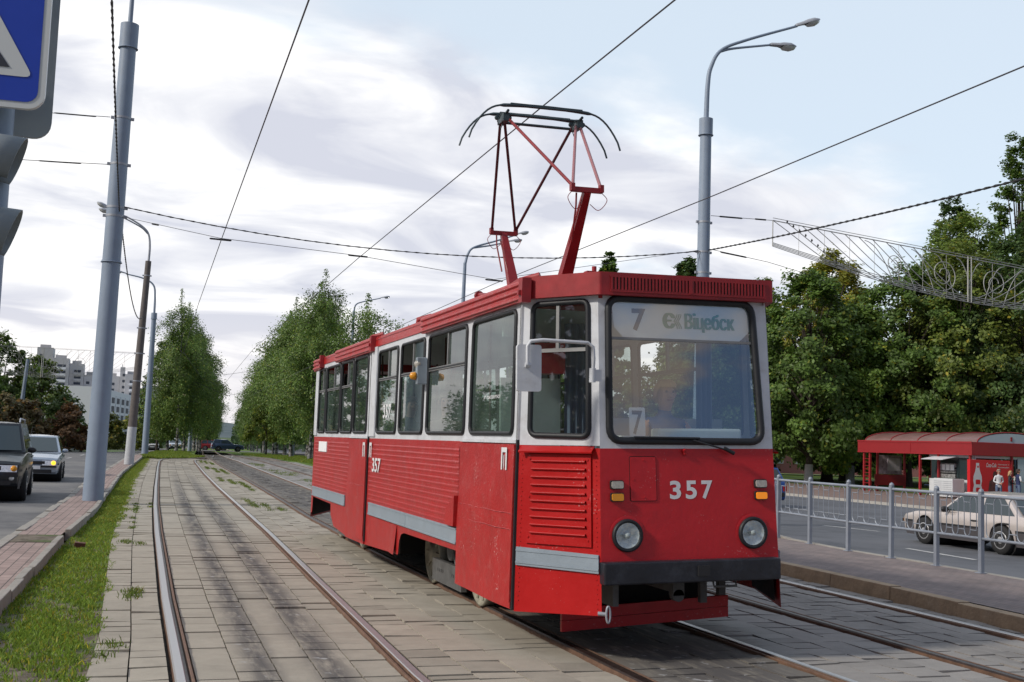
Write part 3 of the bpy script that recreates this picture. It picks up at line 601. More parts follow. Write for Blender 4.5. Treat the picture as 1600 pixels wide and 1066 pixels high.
# ------------------------------------------------------------------ rails
def rail(f, parent, name, ya, yb, kind, flip=False):
    prof = [(-.052, -.075), (-.046, -.012), (-.036, .001), (.020, .001), (.026, -.006), (.030, -.040), (.056, -.040), (.060, -.006), (.066, -.003), (.080, -.003), (.084, -.010), (.086, -.075)]
    if flip: prof = [(-a, b) for a, b in prof]
    ys = ystep(ya, yb); n = len(prof); mb = MB(); vs = []
    ys = sorted(set(ys + [y for y in np.arange(66, min(yb, 100), 1.0)])) if yb > 70 else ys
    for y in ys:
        h = .25; dx = (f(y + h) - f(y - h)) / (2 * h); L_ = math.hypot(1, dx); nx, ny = 1 / L_, -dx / L_
        for a, b in prof: vs.append((f(y) + a * nx, y + a * ny, b + dip(y)))
    base = len(mb.v); mb.v += vs
    for i in range(len(ys) - 1):
        for j in range(n - 1):
            mb.f.append([i * n + j, (i + 1) * n + j, (i + 1) * n + j + 1, i * n + j + 1])
            mb.mi.append(1 if j in (1, 2, 3) else (2 if (j in (5, 6)) else 0)); mb.sm.append(False)
    for idx in (0, len(ys) - 1):
        mb.f.append([idx * n + j for j in range(n)]); mb.mi.append(0); mb.sm.append(False)
    return mb.build(name, [M['railrust'], M['railtop'] if kind else M['raildark'], M['raildark']], parent)
tA = thing('tram_track', 'empty left-hand tram track of grooved rails bending away to the right', 'tram track'); rail(AL, tA, 'rail', -6, 100, 1); rail(AR, tA, 'rail', -6, 100, 1, True)
tB = thing('tram_track', 'middle tram track that the red tram stands on', 'tram track'); rail(BL, tB, 'rail', -6, 300, 0); rail(BR, tB, 'rail', -6, 300, 1, True)
tC = thing('tram_track', 'tram track running beside the platform kerb', 'tram track'); rail(CL, tC, 'rail', -6, 300, 0); rail(CR, tC, 'rail', -6, 300, 1, True)

# ------------------------------------------------------------------ tram
tram = thing('tram', 'red and white tram number 357 on route 7 standing on the middle track', 'tram', (4.346, 8.2, 0)); tram.rotation_euler = (0, R(-1.7), 0)
hw = lambda z: .785 - .012 * z
sw = lambda z: 1.30 - .03 * z
def SIDE(sg, off=0.0): return lambda y, z: (sg * (sw(z) + off), y, z)
def FRONT(off=0.0): return lambda x, z: (x, .06 * z - off, z)
def BEV(sg, off=0.0, rear=False):
    def f(s, z):
        a = Vector((sg * hw(z) - (0 if rear else .03), .06 * z if not rear else 12.2 - .06 * z, z)); b = Vector((sg * sw(z), (.69 if sg < 0 else 1.36) if not rear else 11.42, z))
        n = Vector((sg * .72, -.62 if not rear else .62, 0)).normalized(); return tuple(a.lerp(b, s) + n * off)
    return f
WIN = [(.85, 2.12, 0), (2.30, 3.76, 1), (3.93, 5.06, 1), (5.22, 6.33, 1), (6.98, 7.93, 0), (8.03, 8.97, 1), (9.05, 10.29, 1), (10.37, 11.06, 1)]
Z0, Z1, ZD = 1.740, 2.79, 2.42
def ring(mb, pts, fn, r=.018, mi=0, n=6):
    mb.tube([fn(a, b) for a, b in pts], r, n, True, mi)
def window(name, pts, fnglass, fnring, glassm, divider=None, ringr=.02, seal='rubber'):
    mb = MB(); mb.panel(fnglass, pts); o = mb.build(name, glassm, tram)
    s_ = MB(); ring(s_, pts, fnring, ringr); s_.build('rubber_seal', M[seal], o)
    if divider:
        d = MB(); divider(d); d.build('divider', M['alu'], o)
    return o
low = [(.69, .33), (2.38, .36), (2.42, .64), (4.60, .625), (4.74, .60), (4.82, .52), (4.86, .36), (6.76, .30), (8.09, .29), (9.16, .35), (9.46, .5), (9.50, .66), (11.24, .68), (11.28, .42), (11.42, .40), (11.42, 1.675), (.69, 1.675)]
for sg in (-1, 1):
    y0_ = .69 if sg < 0 else 1.36; WIN = [(.85 if sg < 0 else 1.45, 2.12, 0)] + WIN[1:]; low = [(y0_, .33)] + low[1:-1] + [(y0_, 1.675)]
    mb = MB(); mb.panel(SIDE(sg), [(y0_, 1.675), (11.42, 1.675), (11.42, 2.98), (y0_, 2.98)], [rr(a, b, Z0, Z1, .07) for a, b, d in WIN]); o = mb.build('upper_wall', M['white'], tram)
    mb = MB(); mb.panel(SIDE(sg), low); lw = mb.build('lower_wall', M['redside'], tram)
    # corrugated bays between the doors
    for ya, yb in ((2.44, 6.72), (8.14, 11.30)):
        mb = MB(); zs = np.linspace(.875, 1.63, 131)
        ys_ = [ya + (yb - ya) * i / 10 for i in range(11)]
        mb.grid(lambda y, z: SIDE(sg, .003 + .0034 * max(0, math.sin((z - .875) / .755 * 2 * math.pi * 13)) ** .7 + .002 * math.sin(y * 5 + z * 9))(y, z), ys_, list(zs)); mb.build('corrugated_panel', M['redside'], lw)
    for ya, yb in ((2.42, 6.59), (8.29, 11.28)):
        mb = MB()
        for a, b in ((ya, (ya + yb) / 2 - .005), ((ya + yb) / 2 + .005, yb)):
            mb.prism([(a, .70), (b, .70), (b, .855), (a, .855)], lambda y, z, d: SIDE(sg, d)(y, z), .001, .016)
            mb.prism([(a, .835), (b, .835), (b, .853), (a, .853)], lambda y, z, d: SIDE(sg, d)(y, z), .0165, .022); mb.prism([(a, .702), (b, .702), (b, .718), (a, .718)], lambda y, z, d: SIDE(sg, d)(y, z), .0165, .022)
        mb.build('rubbing_strip', M['stripgrey'], tram)
    # doors: panels standing a little proud of the wall, dark gaps beside them
    for nm, poly in (('front_door', [(y0_ + .04, .345), (2.33, .37), (2.37, .7), (2.37, 1.662), (y0_ + .04, 1.662)]), ('middle_door', [(6.80, .30), (8.08, .29), (8.11, 1.662), (6.86, 1.662)])):
        mb = MB(); nY, nZ = 16, 28; yc0 = poly[0][0]
        ymin = min(p[0] for p in poly); ymax = max(p[0] for p in poly)
        mb.grid(lambda t, u: SIDE(sg, .022 + .012 * math.sin(math.pi * t) + .005 * math.sin(5 * u + 7 * t) * (1 - u) + .004 * math.sin(9 * u + 3 * t + 1))(ymin + (ymax - ymin) * t, .345 + u * 1.317), [i / nY for i in range(nY + 1)], [i / nZ for i in range(nZ + 1)])
        mb.prism(poly, lambda y, z, d: SIDE(sg, d)(y, z), .002, .020)
        d_ = mb.build(nm, M['redside'], tram)
        for zz_ in ((.97, 1.10) if nm == 'front_door' else (1.05,)):
            w_ = MB(); w_.tube([SIDE(sg, .026 + .012 * math.sin(math.pi * q / 20) + .004 * math.sin(q * 2.7))(ymin + .02 + (ymax - ymin - .04) * q / 20, zz_ + .003 * math.sin(q * .9)) for q in range(21)], .0028, 5); w_.build('weld_seam', M['redside'], d_)
        w_ = MB(); w_.prism([(ymin, .40), (ymin + .03, .40), (ymin + .03, 1.66), (ymin, 1.66)], lambda y, z, d: SIDE(sg, d)(y, z), .020, .034); w_.build('door_edge', M['redside'], d_)
        g_ = MB(); g_.prism([(ymin - .035, .34), (ymin - .004, .34), (ymin - .004, 2.86), (ymin - .035, 2.86)], lambda y, z, d: SIDE(sg, d)(y, z), .001, .020); g_.build('door_gap', M['rubber'], d_)
        f_ = MB(); f_.prism([(ymin, 1.672), (ymax, 1.672), (ymax, 1.70), (ymin, 1.70)], lambda y, z, d: SIDE(sg, d)(y, z), .001, .022); f_.build('door_sill', M['white'], d_)
    # posts
    for a, b in ((6.42, 6.76), (11.12, 11.40), (y0_ + .002, y0_ + .03)):
        mb = MB(); mb.prism([(a, 1.70), (b, 1.70), (b, 2.86), (a, 2.86)], lambda y, z, d: SIDE(sg, d)(y, z), .001, .020); mb.build('corner_post', M['white'], tram)
    # roof-edge fascia: ribbed boxes over the doors, plain between
    mb = MB()
    def fasc(ya, yb, z0, z1, proud, ribs):
        pr = [(z0, .0), (z0, proud)]
        if ribs:
            for q in range(3):
                za = z0 + (z1 - z0) * (q + .12) / 3; zb = z0 + (z1 - z0) * (q + .88) / 3
                pr += [(za, proud), (za + .012, proud + .020), (zb - .012, proud + .020), (zb, proud)]
        pr += [(z1, proud), (z1, -.10)]
        for e_ in (0,):
            vs = [(sg * (sw(z) + d), y, z + (0.0)) for y in (ya, yb) for z, d in pr]; n = len(pr)
            mb.add(vs, [(i, i + 1, n + i + 1, n + i) for i in range(n - 1)]); mb.add(vs[:n], [tuple(range(n))]); mb.add(vs[n:], [tuple(range(n))])
    for a, b, c_, d, e_, f_ in ((y0_ - .09, 3.97, 2.825, 3.005, .05, 1), (3.98, 6.62, 2.86, 2.985, .012, 0), (6.66, 9.36, 2.81, 2.995, .05, 1), (9.37, 10.72, 2.86, 2.975, .012, 0), (10.78, 11.5, 2.79, 2.97, .05, 1)): fasc(a, b, c_, d, e_, f_)
    fs = mb.build('roof_fascia', M['redside'], tram)
    for y in (y0_ - .095, 6.64, 10.76):
        mb = MB(); mb.prism([(y - .06, 2.81), (y + .03, 2.81), (y + .03, 3.01), (y - .06, 3.01)], lambda y_, z, d: SIDE(sg, d)(y_, z), .0, .078); mb.prism([(y - .035, 2.87), (y + .005, 2.87), (y + .005, 2.91), (y - .035, 2.91)], lambda y_, z, d: SIDE(sg, d)(y_, z), .078, .10)
        mb.build('fascia_cap', M['roof'], fs)
    for a, b, d in WIN:
        def div(mb_, a=a, b=b):
            mb_.prism([(a, ZD - .018), (b, ZD - .018), (b, ZD + .018), (a, ZD + .018)], lambda y, z, q: SIDE(sg, q)(y, z), -.02, .012)
            mm_ = a + (b - a) * .48
            mb_.prism([(mm_ - .016, ZD), (mm_ + .016, ZD), (mm_ + .016, Z1), (mm_ - .016, Z1)], lambda y, z, q: SIDE(sg, q)(y, z), -.02, .010)
        pts = rr(a + .012, b - .012, Z0 + .012, Z1 - .012, .065)
        if d:
            # far half of the upper sash is slid open; glass covers the rest
            mid = a + (b - a) * .48
            o = window('window', [(a + .012, ZD), (b - .012, ZD), (b - .012, Z0 + .07), (b - .07, Z0 + .012), (a + .07, Z0 + .012), (a + .012, Z0 + .07)], SIDE(sg, -.004), SIDE(sg, .004), M['winglass'], div, .014)
            mb = MB(); mb.panel(SIDE(sg, -.006), [(a + .012, ZD), (mid, ZD), (mid, Z1 - .012), (a + .012, Z1 - .012)]); mb.build('sliding_pane', M['winglass'], o)
            mb = MB(); ring(mb, pts, SIDE(sg, .006), .020); mb.build('rubber_seal', M['rubber'], o)
        else:
            window('window', pts, SIDE(sg, -.004), SIDE(sg, .006), M['winglass'], None, .020)
    # bevelled corners front and rear
    for rear in (False, True):
        B = lambda off=0.0: BEV(sg, off, rear)
        wq = [(.13, Z0 - .01), (.87, Z0), (.87, 2.80), (.13, 2.805)]
        sq = lambda r_: [(a, b) for a, b in rquad([(p[0] * .78, p[1]) for p in wq], r_)]
        hole = [(a / .78, b) for a, b in sq(.07)]
        mb = MB(); mb.panel(B(), [(0, 1.66), (1, 1.66), (1, 2.95), (0, 2.95)], [hole]); mb.build('corner_wall', M['white'], tram)
        mb = MB(); mb.panel(B(), [(0, .37), (1, .33), (1, 1.66), (0, 1.64)]); cw = mb.build('corner_skirt', M['redbev'], tram)
        mb = MB(); mb.panel(B(-.025), [(.10, .40), (.98, .36), (.98, .80), (.10, .80)]); mb.build('skirt_dark_sheet', M['dark'], cw)  # black sheet added to make the skirt's inner face dark
        def bdiv(mb_):
            mb_.prism([(.13, ZD - .015), (.87, ZD - .015), (.87, ZD + .015), (.13, ZD + .015)], lambda s_, z, q: B(q)(s_, z), -.015, .012)
            mb_.prism([(.51, ZD), (.55, ZD), (.55, 2.79), (.51, 2.79)], lambda s_, z, q: B(q)(s_, z), -.015, .010)
        window('corner_window', hole, B(-.004), B(.006), M['clear'] if not rear else M['winglass'], bdiv, .024)
        if not rear:
            mb = MB(); mb.prism([(.10, .88), (.88, .88), (.88, 1.59), (.10, 1.59)], lambda s_, z, q: B(q)(s_, z), .002, .014)
            for q in range(10):
                za = .955 + q * .063
                mb.grid(lambda u, v: B(.0142 + .022 * math.sin(math.pi * v) ** .7)(.16 + .66 * u, za + .026 * v), [0, 1], [i / 6 for i in range(7)])
            for s_, z in ((.14, 1.55), (.85, 1.55), (.14, .93), (.85, .93), (.14, 1.25), (.85, 1.25)):
                mb.prism(rr(s_ - .012, s_ + .012, z - .008, z + .008, .007, 2), lambda a, b, q: B(q)(a, b), .014, .020)
            gr = mb.build('louvre_panel', M['redbev'], cw)
            if sg < 0:
                mb = MB()
                for q in range(34):
                    z = .42 + q * .036
                    for s_ in (.045, .955): p_ = B(.002)(s_ + .006 * math.sin(q * 2.3), z); mb.lathe([(.0055, 0), (.004, .004), (0, .005)], p_, 'z', 5)
                o_ = mb.build('rivets', M['redbev'], cw); o_['kind'] = 'stuff'
            mb = MB(); mb.add([B(.0)(.06, 1.655), B(.0)(.97, 1.655), B(.06)(.97, 1.612), B(.06)(.06, 1.612)], [(0, 1, 2, 3)]); mb.add([B(.06)(.06, 1.612), B(.06)(.97, 1.612), B(.057)(.97, 1.600), B(.057)(.06, 1.600)], [(0, 1, 2, 3)]); mb.build('rain_hood', M['redbev'], cw)
            mb = MB(); mb.prism([(.02, .685), (.99, .70), (.99, .845), (.02, .825)], lambda s_, z, q: B(q)(s_, z), .001, .016)
            for za in (.705, .80): mb.prism([(.02, za), (.99, za + .012), (.99, za + .026), (.02, za + .014)], lambda s_, z, q: B(q)(s_, z), .0165, .021)
            mb.build('rubbing_strip', M['stripgrey'], cw)
# front
fl = lambda z, s_: s_ * hw(z) - .03
mb = MB(); mb.panel(FRONT(), [(fl(.70, -1), .70), (fl(.70, 1), .70), (fl(1.64, 1), 1.64), (fl(1.64, -1), 1.64)], [[(hx_ + .118 * math.cos(2 * math.pi * q / 32), .97 + .118 * math.sin(2 * math.pi * q / 32)) for q in range(32)] for hx_ in (-.585, .515)]); ff = mb.build('front_panel', M['red'], tram)
wsq = rquad([(-.715, 1.700), (.635, 1.695), (.585, 2.83), (-.70, 2.83)], .11)
mb = MB(); mb.panel(FRONT(), [(fl(1.64, -1), 1.64), (fl(1.64, 1), 1.64), (fl(2.95, 1), 2.95), (fl(2.95, -1), 2.95)], [wsq]); mb.build('front_window_surround', M['white'], tram)
mb = MB(); mb.panel(FRONT(-.004), wsq); ws = mb.build('windshield', M['wsglass'], tram)
mb = MB(); ring(mb, wsq, FRONT(.008), .030, n=8); mb.build('rubber_seal', M['rubber'], ws)
mb = MB(); mb.prism([(-.68, 2.500), (.59, 2.495), (.59, 2.515), (-.68, 2.520)], lambda x, z, q: FRONT(q)(x, z), -.03, .006); mb.build('glazing_bar', M['alu'], ws)
mb = MB(); mb.panel(FRONT(-.022), [(-.64, 2.60), (-.56, 2.515), (.47, 2.51), (.575, 2.60), (.575, 2.82), (-.66, 2.82)]); bd = mb.build('destination_board', M['paper'], ws)
mb = MB(); add_text(mb, '7', FRONT(-.019), -.485, -.365, 2.575, 2.755, 0, .03); [add_text(mb, 'Віцебск', FRONT(-.019 + .0010 * q), -.02 + .0045 * q, .424 + .0045 * q, 2.580, 2.735, 1, 0) for q in range(4)]; [add_text(mb, 'Є', FRONT(-.019 + .0010 * q), -.215 + .008 * q, -.125 + .008 * q, 2.605, 2.73, 2, 0) for q in range(4)]
for q in range(3):
    mb.tube([FRONT(-.017)(-.085 + .018 * q - .03 * (1 - abs(t)) ** 2 * 1.0, 2.665 + .06 * t) for t in np.linspace(-1, 1, 9)], .0035, 4, mi=2)
mb.build('board_lettering', [M['txtgrey'], M['txtgreen'], M['txtgreen2']], bd)
mb = MB(); mb.panel(FRONT(-.09), rr(-.50, -.36, 1.735, 1.965, .012, 2)); rc = mb.build('route_card', M['paper'], ws)
mb = MB(); add_text(mb, '7', FRONT(-.087), -.475, -.385, 1.75, 1.94, 0, .012); mb.build('card_number', M['txtgrey'], rc)
mb = MB(); mb.tube([FRONT(.02)(-.03, 1.70), FRONT(.05)(.0, 1.705), FRONT(.055)(.30, 1.625)], .007, 6); mb.tube([FRONT(.055)(.26, 1.645), FRONT(.06)(.345, 1.603)], .016, 6); mb.tube([FRONT(.045)(-.52, 1.728), FRONT(.045)(.05, 1.722)], .009, 6); mb.build('wiper', M['rubber'], ws)
mb = MB(); mb.prism(rr(-.545, -.325, 1.235, 1.575, .01, 2), lambda x, z, q: FRONT(q)(x, z), .001, .007)
for x, z in ((-.43, 1.55), (-.52, 1.4), (-.43, 1.26)): mb.prism(rr(x - .006, x + .006, z - .006, z + .006, .005, 2), lambda a, b, q: FRONT(q)(a, b), .007, .012)
hp = mb.build('hatch', M['red'], ff)
mb = MB(); ring(mb, rr(-.548, -.322, 1.232, 1.578, .012, 2), FRONT(.0), .0035, n=4); mb.build('hatch_gap', M['dark'], hp)
mb = MB()
for ch, a in (('3', -.207), ('5', -.068), ('7', .072)): add_text(mb, ch, FRONT(.002), a, a + .098, 1.243, 1.388, 0, .028)
mb.build('fleet_number', M['txtwhite'], ff)
mb = MB(); mb.lathe([(.0, -.02), (.012, -.02), (.012, 0)], (-.07, .06 * 1.60, 1.60), 'y', 8); mb.tube([(-.07, .09, 1.60), (-.085, .07, 1.635)], .012, 6); mb.build('washer_nozzle', M['red'], ff)
for x in (-.585, .515):
    h = MB(); yf = .06 * .97
    h.lathe([(.152, -.001), (.140, -.004), (.124, -.004)], (x, yf, .97), 'y', 32, caps=False); bz = h.build('headlight', M['red'], tram)
    h = MB(); h.lathe([(.128, -.003), (.127, -.026), (.118, -.034), (.104, -.032), (.098, -.010)], (x, yf, .97), 'y', 32, caps=False); h.build('rim', M['rubber'], bz)
    h = MB(); h.lathe([(.0, .030), (.03, .026), (.06, .012), (.098, -.018)][::-1], (x, yf, .97), 'y', 28, caps=False); h.build('reflector', M['lens'], bz)
    h = MB(); h.lathe([(.098, -.032), (.06, -.046), (.0, -.052)], (x, yf, .97), 'y', 28, caps=False); h.build('lens', M['clear'], bz)
    h = MB(); h.lathe([(.0, -.03), (.022, -.026), (.022, .02)], (x, yf, .97), 'y', 12); h.build('bulb', M['signwhite'], bz)
for x in (-.665, .60):
    for z, mm_, nm in ((1.360, M['clearlens'], 'marker_light'), (1.265, M['amber'] if x < 0 else M['amberlit'], 'turn_signal')):
        h = MB(); h.prism(rr(x - .055, x + .055, z - .034, z + .034, .012, 3), lambda a, b, q: FRONT(q)(a, b), .001, .022); o = h.build(nm, M['blackplastic'], tram)
        h = MB(); h.prism(rr(x - .048, x + .048, z - .027, z + .027, .012, 3), lambda a, b, q: FRONT(q)(a, b), .022, .034); h.build('lens', mm_, o, bevel=.005)
mb = MB(); mb.box(-.815, .715, -.045, .07, .605, .775); bp = mb.build('bumper', M['bumper'], tram, bevel=.012)
mb = MB(); mb.box(-.03, .07, -.062, -.0452, .655, .735); mb.build('coupler_cover', M['blackplastic'], bp)
# front fascia with ventilation slots
mb = MB(); mb.prism([(-1.27, .66), (-.80, .085), (.745, .085), (1.25, 1.33), (1.2, 1.6), (-1.2, 1.2)], lambda a, b, d: (a, b, d), 2.845, 3.025); fc = mb.build('front_fascia', M['roof'], tram, bevel=.012)
mb = MB(); mb.box(-.70, .66, .0815, .0838, 2.888, 2.985); mb.build('vent_opening', M['dark'], fc)
mb = MB()
for q in range(47): x = -.70 + 1.36 * q / 46; mb.box(x - .008, x + .008, .074, .0812, 2.885, 2.988)
mb.box(-.715, .675, .076, .0810, 2.87, 2.888); mb.box(-.715, .675, .076, .0810, 2.985, 3.0); mb.box(-.03, -.0, .070, .0738, 2.88, 2.99); mb.build('vent_slats', M['roof'], fc)
# roof and rear end
mb = MB(); prof = [(-1.23, 2.95), (-1.20, 2.99), (-1.05, 3.04), (-.7, 3.09), (0, 3.11), (.7, 3.09), (1.05, 3.04), (1.20, 2.99), (1.23, 2.95)]
mb.grid(lambda y, i: (max(-(.74 + .78 * (y - .12)), min(.68 + .40 * (y - .12), prof[i][0])), y, prof[i][1] - .13 * max(0, (1.3 - y) / 1.16)), [.14, .4, .74, 1.0, 1.3, 1.5, 3, 6, 9, 11.5], list(range(len(prof)))); mb.grid(lambda t, i: (prof[i][0] * (1 - .36 * t), 11.5 + .6 * t, prof[i][1] - .05 * t), [0, 1], list(range(len(prof)))); rf = mb.build('roof', M['roof'], tram)
mb = MB(); mb.prism([(-1.27, 11.48), (-.80, 12.2), (.80, 12.2), (1.27, 11.48), (1.2, 11), (-1.2, 11)], lambda a, b, d: (a, b, d), 2.78, 2.965); mb.build('rear_fascia', M['redside'], tram, bevel=.012)
mb = MB(); RR_ = lambda x, z: (x, 12.2 - .06 * z, z); mb.panel(RR_, [(-.78, .5), (.78, .5), (.77, 1.66), (-.77, 1.66)]); mb.build('rear_panel', M['redside'], tram)
wr = rr(-.62, .62, 1.74, 2.78, .09); mb = MB(); mb.panel(RR_, [(-.77, 1.66), (.77, 1.66), (.75, 2.95), (-.75, 2.95)], [wr]); mb.build('rear_window_surround', M['white'], tram)
mb = MB(); mb.panel(RR_, wr); o = mb.build('rear_window', M['winglass'], tram); mb = MB(); ring(mb, wr, RR_, .025); mb.build('rubber_seal', M['rubber'], o)
# roof gear
mb = MB(); mb.box(-.62, -.50, .72, .84, 3.02, 3.10); mb.tube([(-.56, .78, 3.10), (-.56, .78, 3.17)], .02, 8); mb.box(-.64, -.58, .74, .82, 3.10, 3.125); mb.build('roof_beacon', M['roof'], rf)
for y in (1.4, 5.2, 7.9): mb = MB(); mb.tube([(-1.0, y, 3.03), (-1.0, y, 3.10), (-.86, y - .1, 3.14)], .035, 8); mb.lathe([(.05, 0), (.06, .03), (.03, .05)], (-.92, y - .1, 3.05), 'z', 10); mb.build('roof_fitting', M['roof'], rf)
mb = MB(); mb.tube([(-.95, .9, 3.06), (-.95, 1.6, 3.10), (-.9, 2.6, 3.10), (-.6, 3.4, 3.14)], .012, 6); mb.build('roof_cable', M['roof'], rf)
mb = MB(); mb.tube([(-.85, 2.75, 3.06), (-.86, 2.95, 3.15), (-.87, 3.1, 3.17)], .028, 8); mb.lathe([(.045, 0), (.045, .06)], (-.87, 3.1, 3.17), 'y', 10); mb.build('horn', M['pantored'], rf)
for y0 in (5.8, 7.5): mb = MB(); mb.box(-.45, .45, y0, y0 + 1.2, 3.10, 3.21); mb.build('roof_box', M['roof'], rf, bevel=.02)
# side signal lamp, writing and plates on the near side
SL = SIDE(-1, 0)
mb = MB(); mb.box(-1.345, -1.232, 3.82, 3.90, 2.27, 2.56); sb = mb.build('side_lamp', M['stripgrey'], tram, bevel=.01)
mb = MB(); mb.lathe([(.0, -.075), (.035, -.065), (.045, -.02), (.045, 0)], (-1.315, 3.905, 2.49), 'y', 12); mb.lathe([(.045, 0), (.045, .03), (.03, .07), (0, .08)], (-1.345, 3.86, 2.49), 'x', 12); o = mb.build('clear_lamp', M['clearlens'], sb)
mb = MB(); mb.lathe([(.0, -.07), (.035, -.055), (.042, -.02), (.042, 0)], (-1.35, 3.86, 2.36), 'x', 12); mb.build('amber_lamp', M['amber'], sb)
def decal(name, draw, mats, parent=tram):
    mb = MB(); draw(mb); return mb.build(name, mats, parent)
S1 = lambda off, rev=True: (lambda a, b: SIDE(-1, off)(a, b))
def side_text(mb, s_, ya, yb, z0, z1, off, mi=0, bold=.02): add_text(mb, s_, lambda a, b: SIDE(-1, off)(yb - (a - ya), b), ya, yb, z0, z1, mi, bold)
decal('side_number', lambda mb: side_text(mb, '357', 5.95, 6.45, 1.25, 1.43, .017), M['txtwhite'])
decal('window_number', lambda mb: side_text(mb, '357', 5.55, 6.0, 1.93, 2.10, .0015), M['txtwhite'])
decal('window_notice', lambda mb: side_text(mb, 'не прислоняться', 1.25, 1.72, 2.045, 2.085, .0015, 0, .01), M['txtwhite'])
def pi_sign(mb, yc, z0, z1, off):
    w_ = .075; mb.panel(SIDE(-1, off), [(yc - w_, z0), (yc - w_ + .035, z0), (yc - w_ + .035, z1 - .04), (yc + w_ - .035, z1 - .04), (yc + w_ - .035, z0), (yc + w_, z0), (yc + w_, z1), (yc - w_, z1)])
    mb.panel(SIDE(-1, off), [(yc - .008, z0 + .03), (yc, z0 - .005), (yc + .008, z0 + .03), (yc + .008, z1 - .06), (yc - .008, z1 - .06)])
decal('door_mark', lambda mb: pi_sign(mb, .98, 1.45, 1.635, .0365), M['txtwhite']); decal('door_mark', lambda mb: pi_sign(mb, 6.96, 1.43, 1.62, .034), M['txtwhite']); decal('door_mark', lambda mb: pi_sign(mb, 6.60, 1.43, 1.62, .0185), M['txtwhite'])
def plate(mb): mb.prism([(10.02, 1.44), (10.78, 1.44), (10.78, 1.60), (10.02, 1.60)], lambda y, z, q: SIDE(-1, q)(y, z), .002, .020)
decal('side_plate', plate, M['paper'])
def vent(mb): mb.prism([(2.42, .87), (2.72, .87), (2.72, 1.02), (2.42, 1.16)], lambda y, z, q: SIDE(-1, q)(y, z), .002, .05)
decal('step_flap', vent, M['redside'])
def torn(mb): mb.grid(lambda y, t: SIDE(-1, .006 + .03 * t * (y - 4.9) / 1.6 * 0 + .035 * max(0, 1 - abs(y - 5.0) / .35) * t)(y, .68 - .33 * t), [4.95 + .16 * i for i in range(11)], [0, .3, .6, 1])
decal('dented_skirt', torn, M['redside'])
# mirror on its bracket
mb = MB(); mb.tube([(-.875, .06, 2.18), (-.875, .03, 2.33), (-.885, .02, 2.42), (-.93, .015, 2.452), (-1.30, .01, 2.462), (-1.40, .01, 2.45), (-1.425, .01, 2.41), (-1.425, .01, 2.27)], .014, 8); ma = mb.build('mirror_bracket', M['white'], tram)
mb = MB(); mb.prism(rr(-1.50, -1.305, 2.07, 2.425, .02, 3), lambda a, b, q: (a, .03 + q, b), 0, .035); mb.tube([(-1.44, .02, 2.27), (-1.40, .02, 2.27)], .02, 6); mb.build('mirror', M['white'], ma)
mb = MB(); mb.prism(rr(-1.485, -1.32, 2.085, 2.41, .02, 3), lambda a, b, q: (a, .067 + q, b), 0, .004); mb.build('mirror_glass', M['lens'], ma)
mb = MB(); mb.tube([(-.875, .06, 2.15), (-.875, .055, 2.26)], .026, 8); mb.box(-.87, -.80, .05, .11, 2.16, 2.25); mb.build('hinge', M['white'], ma)
# pantograph
pg = bpy.data.objects.new('pantograph', None); C.objects.link(pg); pg.parent = tram
def arm_box(mb, a, b, w0, w1, t0, t1):
    a, b = Vector(a), Vector(b); d = (b - a).normalized(); u = Vector((1, 0, 0)); v = d.cross(u)
    q = [a + u * sx_ * w0 + v * sy_ * t0 for sx_, sy_ in ((-1, -1), (1, -1), (1, 1), (-1, 1))] + [b + u * sx_ * w1 + v * sy_ * t1 for sx_, sy_ in ((-1, -1), (1, -1), (1, 1), (-1, 1))]
    mb.add(q, [(3, 2, 1, 0), (4, 5, 6, 7), (0, 1, 5, 4), (1, 2, 6, 5), (2, 3, 7, 6), (3, 0, 4, 7)])
KN, KR, HD = (0, 2.32, 4.18), (0, 4.99, 4.18), (0, 3.69, 5.20)
for base, kn in (((0, 3.12, 3.12), KN), ((0, 4.40, 3.12), KR)):
    mb = MB(); arm_box(mb, base, (kn[0], kn[1], kn[2] - .02), .072, .036, .055, .032)
    s_ = 1 if kn is KN else -1
    mb.tube([(-.02, base[1] - .1 * s_, 3.30), (-.06, kn[1] + .25 * s_, 3.8), (-.05, kn[1] + .02 * s_, 4.08)], .006, 5); mb.build('lower_arm', M['pantored'], pg)
    mb = MB(); mb.box(-.165, .165, kn[1] - .022, kn[1] + .022, kn[2] - .028, kn[2] + .022)
    for x in (-.155, .155): mb.box(x - .02, x + .02, kn[1] - .03, kn[1] + .03, kn[2] - .02, kn[2] + .055)
    for x in (-.16, .16): mb.tube(arc_pts([(x, kn[1], kn[2] - .02), (x + .05 * (1 if x > 0 else -1), kn[1] - .02, kn[2] - .10), (x * .8, kn[1], kn[2] - .20), (x * .25, kn[1] + .02 * s_, kn[2] - .14)], 6), .004, 5)
    mb.tube([(-.10, kn[1] + .03 * s_, kn[2] - .03), (-.10, kn[1] + .04 * s_, kn[2] - .16), (-.085, kn[1] + .2 * s_, kn[2] - .5)], .010, 6); mb.build('knuckle_bar', M['pantored'], pg)
hx = .435
mb = MB(); mb.tube([(-.15, KN[1], KN[2] + .03), (hx - .03, HD[1] - .05, HD[2])], .017, 8); mb.tube([(.15, KN[1], KN[2] + .03), (hx + .02, HD[1] - .05, HD[2])], .017, 8); mb.build('upper_arm', mat('pantograph_pink_paint', (.33, .13, .14), .5), pg)
mb = MB(); mb.tube([(-.15, KN[1], KN[2] + .03), (-hx + .03, HD[1] - .05, HD[2] + .02)], .017, 8); mb.build('diagonal_brace', M['pantored'], pg)
mb = MB(); mb.tube([(-.15, KR[1], KR[2] + .03), (-hx - .02, HD[1] + .05, HD[2])], .017, 8); mb.tube([(.15, KR[1], KR[2] + .03), (-hx + .03, HD[1] + .05, HD[2])], .017, 8); mb.build('upper_arm', M['pantodark'], pg)
